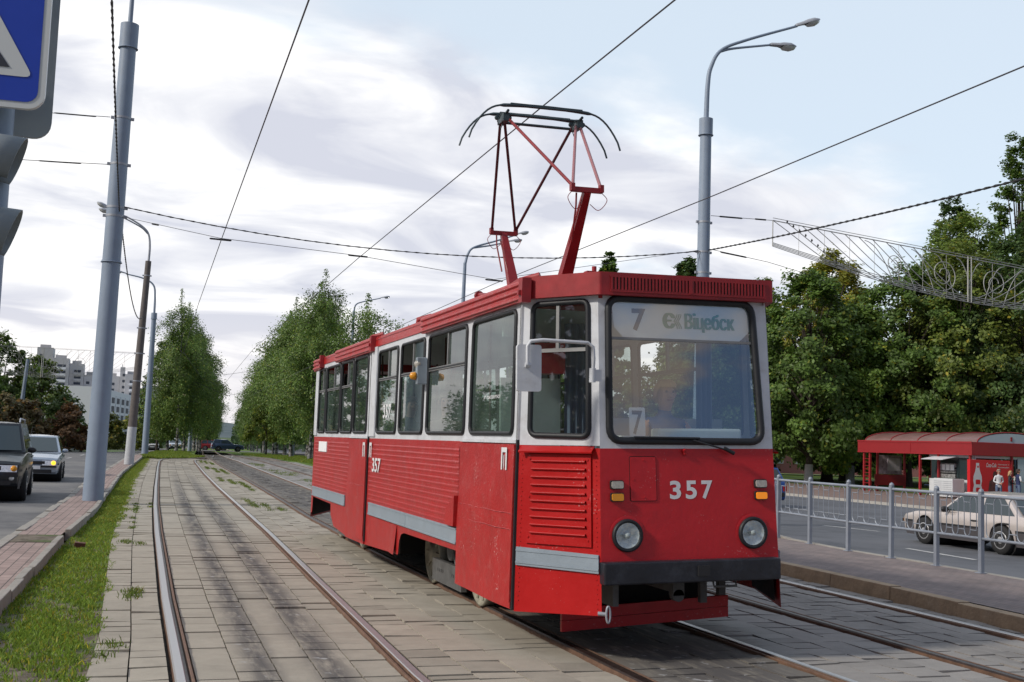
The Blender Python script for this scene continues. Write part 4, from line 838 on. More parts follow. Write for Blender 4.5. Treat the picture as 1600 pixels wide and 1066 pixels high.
mb = MB(); mb.tube([(.15, KR[1], KR[2] + .03), (hx - .03, HD[1] + .05, HD[2] + .02)], .017, 8); mb.build('diagonal_brace', M['pantodark'], pg)
mb = MB()
for y, z in ((3.60, 5.245), (3.78, 5.20)): mb.tube([(-hx, y, z), (hx, y, z)], .016, 8)
for x in (-hx, hx):
    mb.box(x - .035, x + .035, 3.58, 3.80, 5.17, 5.26); mb.tube([(x, 3.52, 5.27), (x, 3.69, 5.24), (x, 3.86, 5.27)], .016, 6); mb.tube([(x - .06, 3.55, 5.25), (x - .10, 3.6, 5.16), (x - .03, 3.7, 5.10), (x + .01, 3.7, 5.2)], .006, 5)
    for q in (0, 1): mb.lathe([(.028, 0), (.028, .05)], (x - .09 + .13 * q, 3.60, 5.21), 'y', 10)
mb.build('head_frame', M['pantosteel'], pg)
for y in (3.50, 3.88):
    pts = []; 
    for t in np.linspace(-1, 1, 41):
        x = t * .90; a = abs(x); z = 5.335 - .02 * (a / .5) ** 2 if a < .5 else 5.315 - .36 * ((a - .5) / .40) ** 2.3 - .03 * (a - .5) / .4
        pts.append((math.copysign(min(a, .885), x), y, z))
    rs_ = [.020 if abs(p[0]) < .5 else .011 for p in pts]
    mb = MB(); mb.tube(pts, rs_, 6, flat=1.0); mb.box(-.42, .42, y - .026, y + .026, 5.318, 5.345); mb.build('collector_bow', M['pantosteel'], pg)
# lifeguard board, tow ring, underframe
mb = MB(); T0 = [(-.79, .93, .105), (.77, .93, .170)]
for za, zb in ((.0, .088), (.092, .185)):
    mb.add([(-.79, .92, .105 + za), (.77, .92, .165 + za), (.77, .92, .165 + zb), (-.79, .92, .105 + zb), (-.79, .96, .105 + za), (.77, .96, .165 + za), (.77, .96, .165 + zb), (-.79, .96, .105 + zb)], [(0, 1, 2, 3), (7, 6, 5, 4), (3, 2, 6, 7), (0, 4, 5, 1), (0, 3, 7, 4), (1, 5, 6, 2)])
mb.build('lifeguard_board', M['red'], tram)
mb = MB(); mb.tube([(-.775 + .016 * math.cos(t), -.02, .385 + .062 * math.sin(t)) for t in np.linspace(0, 2 * math.pi, 20)[:-1]], .009, 6, True); mb.tube([(-.84, .03, .39), (-.78, -.0, .385)], .016, 6); mb.build('tow_ring', M['galv'], tram)
mb = MB(); mb.box(-1.15, 1.15, 1.3, 11.3, .62, .84); mb.box(-.75, .75, .12, 1.3, .66, .84); mb.box(-.95, .95, 6.2, 8.6, .22, .62)
mb.box(-.70, .70, 1.25, 1.30, .22, .64); mb.build('underframe', M['dark'], tram)
mb = MB(); mb.box(-.62, -.57, .25, .5, .40, .64); mb.build('bracket', M['bogie'], tram); mb = MB(); mb.box(-.08, .02, .28, .36, .46, .63); mb.lathe([(.05, 0), (.05, .08)], (-.03, .28, .46), 'y', 12); mb.box(-.06, .0, .36, 1.3, .48, .56); mb.build('coupler', M['bogie'], tram); mb = MB(); mb.box(.28, .34, .5, .55, .36, .64); mb.build('bracket', M['bogie'], tram); mb = MB(); mb.tube([(.18, .1, .60), (.18, .08, .55), (.38, .08, .55), (.38, .1, .6)], .01, 6); mb.build('hand_grip', M['bogie'], tram); mb = MB(); mb.box(.52, .58, .62, .68, .40, .66); mb.build('bracket', M['bogie'], tram)
for yc in (4.10, 10.2):
    mb = MB(); 
    for sg in (-1, 1):
        mb.box(sg * .90 - .03, sg * .90 + .03, yc - .62, yc + .56, .10, .34)
        for q in range(7): mb.box(sg * .934 - .004, sg * .934 + .004, yc - .42 + .07 * q + (.3 if q > 2 else 0), yc - .39 + .07 * q + (.3 if q > 2 else 0), .22, .25)
        mb.tube([(sg * .9, yc - .4, .55), (sg * .98, yc - .55, .48), (sg * .98, yc - .62, .38)], .02, 6); mb.lathe([(.12, -.03), (.12, .03)], (sg * .95, yc - .35, .52), 'x', 14)
    mb.box(-.5, .5, yc - .5, yc + .5, .25, .6); bg_ = mb.build('bogie', M['bogie'], tram)
    for dy in (-.95, .95):
        mb = MB()
        for sg in (-1, 1):
            mb.lathe([(.35, -.06), (.35, .05), (.32, .055), (.30, .035), (.12, .02), (.10, .07), (0, .07)], (sg * .78, yc + dy, .352), 'x', 30) if sg > 0 else mb.lathe([(.35, .06), (.35, -.05), (.32, -.055), (.30, -.035), (.12, -.02), (.10, -.07), (0, -.07)], (sg * .78, yc + dy, .352), 'x', 30)
            for q in range(10):
                a = 2 * math.pi * q / 10; mb.tube([(sg * .815, yc + dy + .12 * math.cos(a), .352 + .12 * math.sin(a)), (sg * .82, yc + dy + .29 * math.cos(a), .352 + .29 * math.sin(a))], .016, 5)
        mb.tube([(-.8, yc + dy, .352), (.8, yc + dy, .352)], .06, 10); mb.build('wheelset', M['wheelsteel'], bg_)
# interior
mb = MB(); mb.box(-1.18, 1.18, 1.45, 11.4, .845, .88); mb.box(-.74, .68, .30, 1.45, .845, .88); mb.build('floor', mat('floor_grey', (.14, .14, .14), .7), tram)
mb = MB(); mb.box(-1.15, 1.15, 1.45, 11.4, 2.90, 2.93); mb.build('ceiling', M['intwhite'], tram)
mb = MB(); mb.box(-.60, .52, .17, .42, 1.60, 1.70); mb.box(-.25, .5, .18, .34, 1.702, 1.80); mb.box(-.55, -.3, .22, .4, 1.702, 1.74); mb.build('dashboard', M['intwhite'], tram, bevel=.02)
mb = MB(); mb.box(-.62, .58, .42, .75, .88, 1.5); mb.build('driver_desk', M['interior'], tram)
mb = MB(); mb.box(-1.12, -.55, 1.60, 1.64, .88, 2.25); mb.box(-.2, 1.1, 1.60, 1.64, .88, 1.9); mb.box(-1.1, 1.1, 1.60, 1.64, 2.62, 2.9); mb.build('cab_partition', M['intwhite'], tram)
mb = MB(); mb.grid(lambda t, z: (-.55 + .30 * t, 1.50 + .03 * math.sin(t * 30), z), [i / 30 for i in range(31)], [1.1, 2.75], smooth=True); mb.grid(lambda t, z: (.62 + .16 * t, 1.2 + .03 * math.sin(t * 20), z), [i / 20 for i in range(21)], [1.7, 2.8], smooth=True); mb.build('curtain', mat('curtain_blue_grey', (.20, .25, .36), .8), tram)
mb = MB(); mb.box(-.9, -.62, 1.3, 1.55, 2.28, 2.55); mb.build('cab_box', M['red'], tram)
for r_ in range(9):
    for sg in (-1, 1):
        y = 3.15 + r_ * .9
        if 6.6 < y < 8.2: continue
        mb = MB(); mb.box(sg * .88 - .22, sg * .88 + .22, y - .2, y + .22, 1.26, 1.34); mb.box(sg * .88 - .22, sg * .88 + .22, y + .2, y + .25, 1.34, 1.80); mb.tube([(sg * .88, y, .88), (sg * .88, y, 1.26)], .03, 6); mb.tube([(sg * .66, y + .23, 1.80), (sg * .66, y + .23, 2.9)], .014, 6); mb.build('seat', M['seat'], tram, bevel=.01)

# ------------------------------------------------------------------ poles and lamps
def lamp_head(parent, p, d, s=1.0, detail=True):
    p = Vector(p); d = Vector(d).normalized(); u = d.cross(Vector((0, 0, 1))).normalized(); n = u.cross(d)
    def P(a, b, c_): return p + d * a * s + u * b * s + n * c_ * s
    mb = MB(); secs = [(0, .05, .05), (.05, .085, .075), (.30, .10, .09), (.42, .16, .11), (.62, .17, .11), (.78, .10, .06), (.82, .02, .02)]
    K = 10; vs = []
    for a, b, c_ in secs:
        for j in range(K + 1):
            t = math.pi * j / K; vs.append(P(a, b * math.cos(t), c_ * math.sin(t)))
    n_ = K + 1; mb.add(vs, [(i * n_ + j, i * n_ + j + 1, (i + 1) * n_ + j + 1, (i + 1) * n_ + j) for i in range(len(secs) - 1) for j in range(K)], 0, True)
    mb.add([P(0, .05, 0), P(.05, .085, 0), P(.3, .1, 0), P(.4, .15, 0), P(.4, -.15, 0), P(.3, -.1, 0), P(.05, -.085, 0), P(0, -.05, 0)], [tuple(range(8))])
    h = mb.build('lamp_head', M['galv'], parent)
    mb = MB(); vs = []; secs = [(.38, .12, .02), (.44, .155, .10), (.6, .155, .12), (.74, .11, .08), (.80, .03, .02)]
    for a, b, c_ in secs:
        for j in range(K + 1):
            t = math.pi * j / K; vs.append(P(a, b * math.cos(t), -c_ * math.sin(t)))
    mb.add(vs, [(i * n_ + j, i * n_ + j + 1, (i + 1) * n_ + j + 1, (i + 1) * n_ + j) for i in range(len(secs) - 1) for j in range(K)], 0, True)
    mb.build('diffuser', M['lampglass'], h)
def pole(name, label, base, h, r0, r1, lean=(0, 0), m_='pole', collar=None, arms=(), bands=(), white=0, heads=(), cat='street lamp', group=None, mast=True, n=20, foot=True):
    t = thing(name, label, cat, base, 0, group); lx, ly = lean
    ax = lambda z: (lx * z / h, ly * z / h, z)
    mb = MB(); zs = [0, h * .25, h * .5, h * .75, h]; mb.tube([ax(z) for z in zs], [r0 + (r1 - r0) * z / h for z in zs], n); mb.build('shaft', M[m_], t)
    if white:
        mb = MB(); mb.tube([ax(.0), ax(white)], [r0 + .006, r0 + (r1 - r0) * white / h + .006], n); mb.build('white_base', M['whitewash'] if m_ != 'polebrown' else mat('white_painted_base', (.48, .50, .53), .7, var=.08), t)
    if collar:
        for za, zb, rr_ in collar:
            mb = MB(); mb.tube([ax(za), ax(zb)], rr_, n); mb.tube([(ax(za)[0] + (rr_ + .008) * math.cos(a), ax(za)[1] + (rr_ + .008) * math.sin(a), za) for a in np.linspace(0, 2 * math.pi, n + 1)[:-1]], .012, 6, True); mb.build('collar', M[m_], t)
    for z in bands:
        rr_ = r0 + (r1 - r0) * z / h + .008; mb = MB(); mb.tube([ax(z - .025), ax(z + .025)], rr_, n); mb.box(ax(z)[0] + rr_ - .01, ax(z)[0] + rr_ + .06, ax(z)[1] - .03, ax(z)[1] + .03, z - .03, z + .03); mb.box(ax(z)[0] - rr_ - .06, ax(z)[0] - rr_ + .01, ax(z)[1] - .03, ax(z)[1] + .03, z - .03, z + .03); mb.build('clamp', M['galv'], t)
    for pts, ra, rb in arms:
        q = arc_pts(pts) if len(pts) > 2 else [Vector(p) for p in pts]; mb = MB(); mb.tube(q, [ra + (rb - ra) * i / (len(q) - 1) for i in range(len(q))], 8); mb.build('arm', M['galv'] if m_ == 'polebrown' else M[m_], t)
    for p, d in heads: lamp_head(t, p, d)
    return t
pole('tram_pole', 'thick grey-blue tubular pole nearest on the left, standing in the pink pavers', (-.58, 27.44, .05), 10.9, .225, .175, (.12, 0), collar=((10.35, 10.92, .205), (5.36, 5.40, .215)), bands=(8.70, 7.62, 6.62, 6.42), arms=(([(.12, 0, 10.9), (.13, 0, 11.6), (.14, 0, 13.5)], .06, .045),), cat='pole', n=28)
pole('street_lamp', 'brown concrete lamp pole with white painted base beside the left road', (.27, 56.8, .06), 9.6, .215, .135, (.30, 0), 'polebrown', white=1.75, bands=(8.9, 6.4, 5.2, 3.9), arms=(([(.30, 0, 9.4), (.32, 0, 10.3), (.22, 0, 10.9), (-.1, 0, 11.25), (-.75, 0, 11.6), (-1.45, 0, 11.85)], .06, .03), ([(.2, 0, 10.9), (-.1, -.1, 11.15), (-.75, -.5, 11.4), (-1.3, -.8, 11.55)], .04, .03)), heads=(((-1.42, 0, 11.85), (-1, 0, .45)), ((-1.25, -.8, 11.53), (-1, -.1, .25))))
pole('street_lamp', 'slim grey-blue lamp pole on the grass just left of the left birches', (1.48, 88.7, -.1), 10.3, .24, .17, (.05, 0), bands=(7.2, 6.0, 5.2), collar=((10.0, 10.45, .21),), arms=(([(.05, 0, 10.3), (.03, 0, 11.6), (-.12, 0, 12.5), (-.83, 0, 12.95), (-2.1, 0, 13.2)], .09, .045),), heads=(((-2.05, 0, 13.2), (-1, 0, .2)),))
pole('street_lamp', 'tall grey-blue two-headed lamp pole rising behind the tram roof', (14.2, 27, -.2), 10.55, .20, .15, (.0, 0), bands=(7.85, 7.05, 6.5), collar=((10.2, 10.65, .185),), arms=(([(.0, 0, 10.6), (.03, 0, 11.6), (.12, 0, 12.1), (.42, 0, 12.6), (1.2, 0, 13.0), (2.75, 0, 13.62)], .07, .035), ([(.38, 0, 12.55), (.8, 0, 12.7), (1.95, 0, 12.97)], .035, .03)), heads=(((2.7, 0, 13.6), (1, 0, .38)), ((1.9, 0, 12.95), (1, 0, .06))))
pole('street_lamp', 'distant lamp pole seen over the tram roof beside the pantograph', (16.95, 60, -.2), 11.6, .17, .09, (.1, 0), arms=(([(.1, 0, 11.5), (.25, 0, 12.1), (.6, 0, 12.5), (1.8, 0, 12.95), (3.0, 0, 13.4)], .08, .04), ([(.5, 0, 12.45), (1.6, 0, 12.7), (2.6, 0, 13.0)], .05, .04)), heads=(((2.95, 0, 13.4), (1, 0, .3)), ((2.55, 0, 12.98), (1, 0, .2))))
pole('street_lamp', 'lamp pole whose head shows beside the right birch crown', (16.5, 90, -.3), 12.0, .16, .10, (.1, 0), arms=(([(.1, 0, 11.9), (.25, 0, 12.5), (.9, 0, 12.8), (2.2, 0, 13.15)], .07, .04),), heads=(((2.15, 0, 13.15), (1, 0, .22)),))
pole('tram_pole', 'grey-blue pole standing among the right birch trunks', (14.2, 104, -.3), 8.5, .22, .16, cat='pole')
pole('street_pole', 'slim blue-grey pole by the dark trees at the far left', (-9.0, 110, -.6), 8.2, .2, .14, (.5, 0), cat='pole')
pole('tram_pole', 'grey pole farther along behind the left birch trunks', (6.3, 121, -.6), 6.0, .2, .15, cat='pole')

# ------------------------------------------------------------------ overhead wires
def wire(name, pts, r, label, cat='wire', m_='wire', sag=0.0, twist=False, group=None, n=5, insul=()):
    P_ = [Vector(p) for p in pts]; Q = []
    for a, b in zip(P_[:-1], P_[1:]):
        for i in range(14):
            t = i / 14; q = a.lerp(b, t); q.z -= sag * 4 * t * (1 - t) * ((b - a).length / 10) ** 1; Q.append(q)
    Q.append(P_[-1]); mb = MB(); mb.tube(Q, r, n)
    if twist:
        for ph in (0, math.pi):
            S_ = []; tot = 0
            for i in range(len(Q) - 1):
                seg = (Q[i + 1] - Q[i]); k_ = max(2, int(seg.length / .12)); d = seg.normalized(); u = d.orthogonal().normalized(); v = d.cross(u)
                for j in range(k_):
                    t = j / k_; a = (tot + seg.length * t) * 13 + ph; S_.append(Q[i] + seg * t + (u * math.cos(a) + v * math.sin(a)) * r * 1.1)
                tot += seg.length
            mb.tube(S_, r * .75, 4)
    o = mb.build(name, M[m_]); tag(o, label, cat, group)
    for (p, d, L_, rr_) in insul:
        mb = MB(); p = Vector(p); d = Vector(d).normalized(); mb.tube([p - d * L_ / 2, p - d * L_ * .45, p + d * L_ * .45, p + d * L_ / 2], [rr_ * .5, rr_, rr_, rr_ * .5], 6); mb.build('insulator', M['cable'], o)
    return o
wire('contact_wire', [(.95, -3, 5.3), (1.25, 9.5, 5.3), (1.53, 22.7, 5.32), (1.77, 33.8, 5.3), (2.35, 55, 5.3), (4.6, 78, 5.2), (7.6, 92, 5.1)], .008, 'overhead contact wire above the empty left tram track', 'overhead wire')
wire('contact_wire', [(4.1, -4, 5.46), (4.19, 11.8, 5.385), (4.33, 23.3, 5.32), (5.0, 50, 5.3), (6.3, 81, 5.1), (7.5, 106, 4.9), (13.2, 200, 4.3)], .008, 'overhead contact wire touching the tram pantograph', 'overhead wire')
wire('contact_wire', [(7.2, -4, 5.15), (7.36, 8, 5.12), (7.38, 13.7, 5.08), (7.5, 24, 5.12), (8.4, 50, 5.2), (9.1, 78, 5.0), (10, 104, 4.9), (15.7, 200, 4.3)], .008, 'overhead contact wire above the track by the platform, crossing the right sky', 'overhead wire')
sp = wire('span_wire', [(-.36, 27.4, 6.47), (1.53, 22.75, 5.40), (4.33, 23.3, 5.38), (7.5, 24, 5.22), (14.1, 27, 6.9)], .006, 'thin span wire with insulators from the nearest left pole across the tracks', 'span wire', insul=(((.35, 25.6, 6.05), (1.9, -4.6, -1.0), .35, .02), ((1.53, 22.72, 5.37), (1, .1, 0), .42, .018), ((4.33, 23.3, 5.37), (1, .1, 0), .42, .018), ((7.5, 24, 5.2), (1, .1, 0), .42, .018)))
wire('power_cable', [(-.33, 27.3, 6.68), (14.05, 26.9, 6.85)], .011, 'black twisted cable slung from the left pole to the tall right lamp pole', 'cable', 'cable', sag=.40, twist=True)
wire('power_cable', [(14.3, 26.9, 6.9), (13.75, 14.5, 6.25), (13.2, 0, 7.0)], .015, 'thick twisted cable rising to the upper right from the tall lamp pole', 'cable', 'cable', sag=.05, twist=True)
wire('power_cable', [(-.42, 27.2, 6.55), (-.50, 15, 7.15), (-1.3, -4, 8.3)], .012, 'twisted cable hanging down along the nearest left pole', 'cable', 'cable', sag=.05, twist=True)
wire('power_cable', [(-.38, 27.5, 6.45), (.47, 56.6, 7.0)], .012, 'twisted cable sagging from the nearest left pole to the brown lamp pole', 'cable', 'cable', sag=.30, twist=True)
wire('span_wire', [(-.75, 27.4, 8.74), (-1.95, 27.4, 8.68), (-15, 27, 8.9)], .008, 'upper stay wire running left from the nearest pole', 'span wire', insul=(((-1.5, 27.4, 8.70), (1, 0, .03), .9, .016),))
wire('span_wire', [(-.75, 27.4, 7.64), (-2.45, 27.4, 7.55), (-15, 27, 7.2)], .008, 'lower stay wire running left from the nearest pole', 'span wire', insul=(((-1.75, 27.4, 7.58), (1, 0, .04), .9, .016),))
wire('span_wire', [(1.5, 88.6, 10.1), (7, 92, 6.2), (14.1, 104, 8.0)], .012, 'far span wire crossing between the two birch rows', 'span wire', insul=(((6.6, 91.8, 6.5), (1, .3, -.6), .6, .03),))
wire('span_wire', [(6.0, 112, 6.4), (9.0, 113, 5.3), (15, 118, 6.6)], .014, 'lower far span wire between the birch rows', 'span wire')
wire('stay_wire', [(14.4, 27, 7.85), (16.3, 27, 7.9)], .008, 'short insulated wire from the tall lamp pole to the light garland top', 'span wire', insul=(((15.0, 27, 7.86), (1, 0, .02), .7, .022), ((15.9, 27, 7.89), (1, 0, .02), .35, .022)))
wire('stay_wire', [(14.4, 27, 6.95), (16.15, 27, 6.75), (17.5, 27, 6.5)], .008, 'lower insulated wire from the tall lamp pole to the light garland', 'span wire', insul=(((15.1, 27, 6.86), (1, 0, -.1), .8, .022),))

# ------------------------------------------------------------------ light garlands hung over the roads
def garland(label, o3, du, L_, H_, r):
    t = thing('light_garland', label, 'light garland', o3); du = Vector(du)
    P = lambda u, v: tuple(du * u + Vector((0, 0, v)))
    half = L_ / 2; bot = lambda u: -H_ * (.55 + .45 * math.sin(min(1, u / half) * math.pi / 2)) if u <= half else bot(L_ - u)
    mb = MB(); N_ = 30
    mb.tube([P(L_ * i / N_, 0) for i in range(N_ + 1)], r, 4); mb.tube([P(L_ * i / N_, .07) for i in range(N_ + 1)], r * .6, 4)
    for k_ in range(4): mb.tube([P(L_ * i / N_, bot(L_ * i / N_) * (1 - .045 * k_)) for i in range(N_ + 1)], r * .7, 4)
    for u in (0, L_): mb.tube([P(u, 0), P(u, bot(u))], r, 4)
    for u in (half - .06, half + .06): mb.tube([P(u, .04), P(u, bot(half))], r * 1.5, 4)
    for q in range(1, 8): u = half * q / 8; mb.tube([P(u, 0), P(u, bot(u))], r * .4, 4); mb.tube([P(L_ - u, 0), P(L_ - u, bot(u))], r * .5, 4)
    mb.build('frame', M['garland'], t)
    mb = MB()
    for q in range(11):                       # falling arcs
        u0 = half * .07 * q; w_ = half * .38
        for fl_ in (False, True):
            pts = []
            for i in range(13):
                a = i / 12; u = u0 + w_ * a; b = bot(min(u, half)); v = b * math.sin(a * math.pi / 2)
                if u > half: break
                pts.append(P(L_ - u if fl_ else u, v))
            if len(pts) > 2: mb.tube(pts, r * .7, 4)
    for cxu, rad in ((half * .86, H_ * .36), (half * .60, H_ * .22)):   # scrolls
        for fl_ in (False, True):
            pts = []
            for i in range(46):
                a = -math.pi / 2 + i * .24; rd = rad * (1 - .72 * i / 45); u = cxu + rd * math.cos(a); v = bot(cxu) * .48 + rd * math.sin(a); pts.append(P(L_ - u if fl_ else u, v))
            mb.tube(pts, r * .8, 4)
    for fl_ in (False, True):
        for q in range(5):
            pts = []
            for i in range(12):
                a = i / 11; u = half * (.45 + .12 * q + .16 * a * (1 - .1 * q)); u = min(u, half); v = bot(half) * (.05 + .95 * a ** 2); pts.append(P(L_ - u if fl_ else u, max(v, bot(u))))
            mb.tube(pts, r * .7, 4)
    mb.build('scrollwork', M['garland'], t)
    mb = MB()
    for q in range(9): mb.lathe([(r * .6, 0), (r * 2, r * 2), (r * .6, r * 5)], P(.45 + half * .03 * q, bot(.45 + half * .03 * q) * .11 * q), 'z', 6)
    mb.build('bulbs', M['cable'], t); return t
garland('large scrolled light garland hanging over the right road, in front of the trees', (16.28, 27, 7.9), (.9965, .02, -.07), 13.2, 1.28, .016)
garland('small distant light garland hanging over the left road', (-13.5, 98, 7.9), (.9998, .02, 0.0), 14, 2.3, .018)

# ------------------------------------------------------------------ platform railing
def railing():
    fx = line((-4, 10.96), (12, 10.99), (15.9, 11.02), (17.2, 11.12), (18.4, 11.26), (20, 12.0), (22, 12.9), (25, 14.2))
    ysp = [12.83, 13.74, 14.77, 15.87, 17.1, 18.33]; ysp = [12.83 - 1.05 * i for i in range(14, 0, -1)] + ysp + [19.2, 20.0, 20.9, 21.8]
    t = thing('railing', 'silver painted metal railing with looped bars along the far platform edge', 'railing', (11, 14, .12))
    B_ = Vector((11, 14, .12)); z0 = 0
    for y in ysp:
        x = fx(y) - B_.x; yy = y - B_.y; mb = MB(); mb.box(x - .03, x + .03, yy - .03, yy + .03, 0, 1.075); mb.lathe([(.036, 1.075), (.036, 1.09), (.028, 1.115), (.0, 1.13)], (x, yy, 0), 'z', 10); mb.box(x - .06, x + .06, yy - .06, yy + .06, 0, .012); mb.build('post', M['fence'], t, bevel=.006)
    for ya, yb in zip(ysp[:-1], ysp[1:]):
        a = Vector((fx(ya), ya, 0)) - Vector((B_.x, B_.y, 0)); b = Vector((fx(yb), yb, 0)) - Vector((B_.x, B_.y, 0)); d = (b - a); L_ = d.length; d.normalize()
        P = lambda s_, z: tuple(a + d * (s_ + .03) + Vector((0, 0, z))); L2 = L_ - .06
        mb = MB(); mb.tube([P(0, 1.03), P(L2, 1.03)], .022, 6); mb.tube([P(0, .46), P(L2, .46)], .020, 6)
        n = 7; xs = [L2 * (i + .5) / n for i in range(n)]; h_ = (xs[1] - xs[0]) / 2
        for i, s_ in enumerate(xs): mb.tube([P(s_, .56), P(s_, .93)], .006, 5)
        for i in range(n - 1):
            c_ = (xs[i] + xs[i + 1]) / 2
            up_ = [P(c_ - h_ * math.cos(q), .93 + .088 * math.sin(q)) for q in np.linspace(0, math.pi, 9)]; dn = [P(c_ - h_ * math.cos(q), .56 - .088 * math.sin(q)) for q in np.linspace(0, math.pi, 9)]
            if i % 2 == 0: mb.tube(up_, .008, 5); mb.tube([P(xs[i], .56), P(xs[i + 1], .56)], .007, 5)
            else: mb.tube(dn, .008, 5); mb.tube([P(xs[i], .93), P(xs[i + 1], .93)], .007, 5)
        mb.build('rail_panel', M['fence'], t)
railing()

# ------------------------------------------------------------------ crossing sign and traffic light at the left edge
def crossing_sign():
    t = thing('crossing_sign', 'blue square pedestrian crossing sign with white triangle at the left edge', 'road sign', (-.675, 4.15, 3.043)); t.rotation_euler = (0, 0, R(-4))
    S_ = .35; F_ = lambda a, b, d: (a, d, b)
    mb = MB(); mb.prism(rr(-S_, S_, -S_, S_, .055, 6), F_, .0, .022); mb.build('plate', M['signwhite'], t)
    mb = MB(); mb.panel(lambda a, b: (a, -.002, b), rr(-S_ + .022, S_ - .022, -S_ + .022, S_ - .022, .04, 6)); mb.build('blue_face', M['bluesign'], t)
    mb = MB(); mb.panel(lambda a, b: (a, -.004, b), rquad([(-.31, -.243), (.31, -.243), (0, .285)], .03, 4)); mb.build('white_triangle', M['signwhite'], t)
    mb = MB()
    for q in range(5): x = -.2 + q * .095; mb.panel(lambda a, b: (a, -.006, b), [(x, -.215), (x + .055, -.215), (x * .8 + .04, -.145), (x * .8 - .002, -.145)])
    mb.panel(lambda a, b: (a, -.006, b), rr(-.035, .035, .09, .16, .034, 6)); mb.panel(lambda a, b: (a, -.006, b), [(-.05, .08), (.05, .08), (.09, -.03), (.07, -.04), (.03, .03), (.03, -.04), (.10, -.14), (.07, -.14), (0, -.06), (-.06, -.14), (-.09, -.14), (-.03, -.04), (-.03, .03), (-.07, -.02), (-.09, -.005)])
    mb.build('walking_figure', M['signblack'], t)
    b = thing('road_sign', 'grey back of another sign fixed behind the blue crossing sign', 'road sign', (-.664, 4.34, 3.003)); b.rotation_euler = (0, 0, R(6))
    mb = MB(); mb.prism(rr(-S_, S_, -S_, S_, .06, 6), F_, .0, .02); mb.build('plate', M['signback'], b)
    for z_ in (-.2, .17): mb = MB(); mb.box(-.3, .3, -.012, -.001, z_, z_ + .03); mb.build('bracket', M['galv'], b)
    p = MB(); p.tube([(0, 0, 0), (0, 0, 3.6)], .047, 20); tag(p.build('sign_pole', M['pole'], loc=(-.475, 4.26, -.04)), 'grey pole carrying the blue crossing sign and the traffic light', 'pole')
crossing_sign()
def traffic_light():
    t = thing('traffic_light', 'grey traffic light with hooded lenses on the sign pole at the left edge', 'traffic light', (-.60, 4.15, 2.20))
    mb = MB(); mb.box(-.17, -.03, -.11, .11, -.16, .46); mb.build('housing', M['tl'], t, bevel=.02)
    for k_, z in enumerate((.09, .335)):
        mb = MB(); secs = []
        K = 16; vs = []
        for i, x in enumerate((-.03, .06, .14, .23)):
            for j in range(K + 1):
                ang = math.pi * (-.30 + 1.60 * j / K); rad = .076 + .003 * i; cut = 1 - .22 * (.5 - .5 * math.sin(ang)) if i == 3 else 1
                xx = -.03 + (x + .03) * (cut if i == 3 else 1); vs.append((xx, rad * math.cos(ang), z + rad * math.sin(ang) - .10 * (x + .03) * 0.9))
        n_ = K + 1; mb.add(vs, [(i * n_ + j, i * n_ + j + 1, (i + 1) * n_ + j + 1, (i + 1) * n_ + j) for i in range(3) for j in range(K)], 0, True)
        o = mb.build('hood', M['tl'], t); s_ = o.modifiers.new('solid', 'SOLIDIFY'); s_.thickness = .004
        mb = MB(); mb.lathe([(.062, 0), (.05, .012), (0, .02)], (-.03, 0, z), 'x', 16); mb.build('lens', M['blackplastic'], t)
    mb = MB(); mb.tube([(-.03, .0, .2), (.12, .10, .2)], .015, 6); mb.tube([(-.03, .0, .42), (.12, .10, .42)], .015, 6); mb.build('bracket', M['tl'], t)
traffic_light()

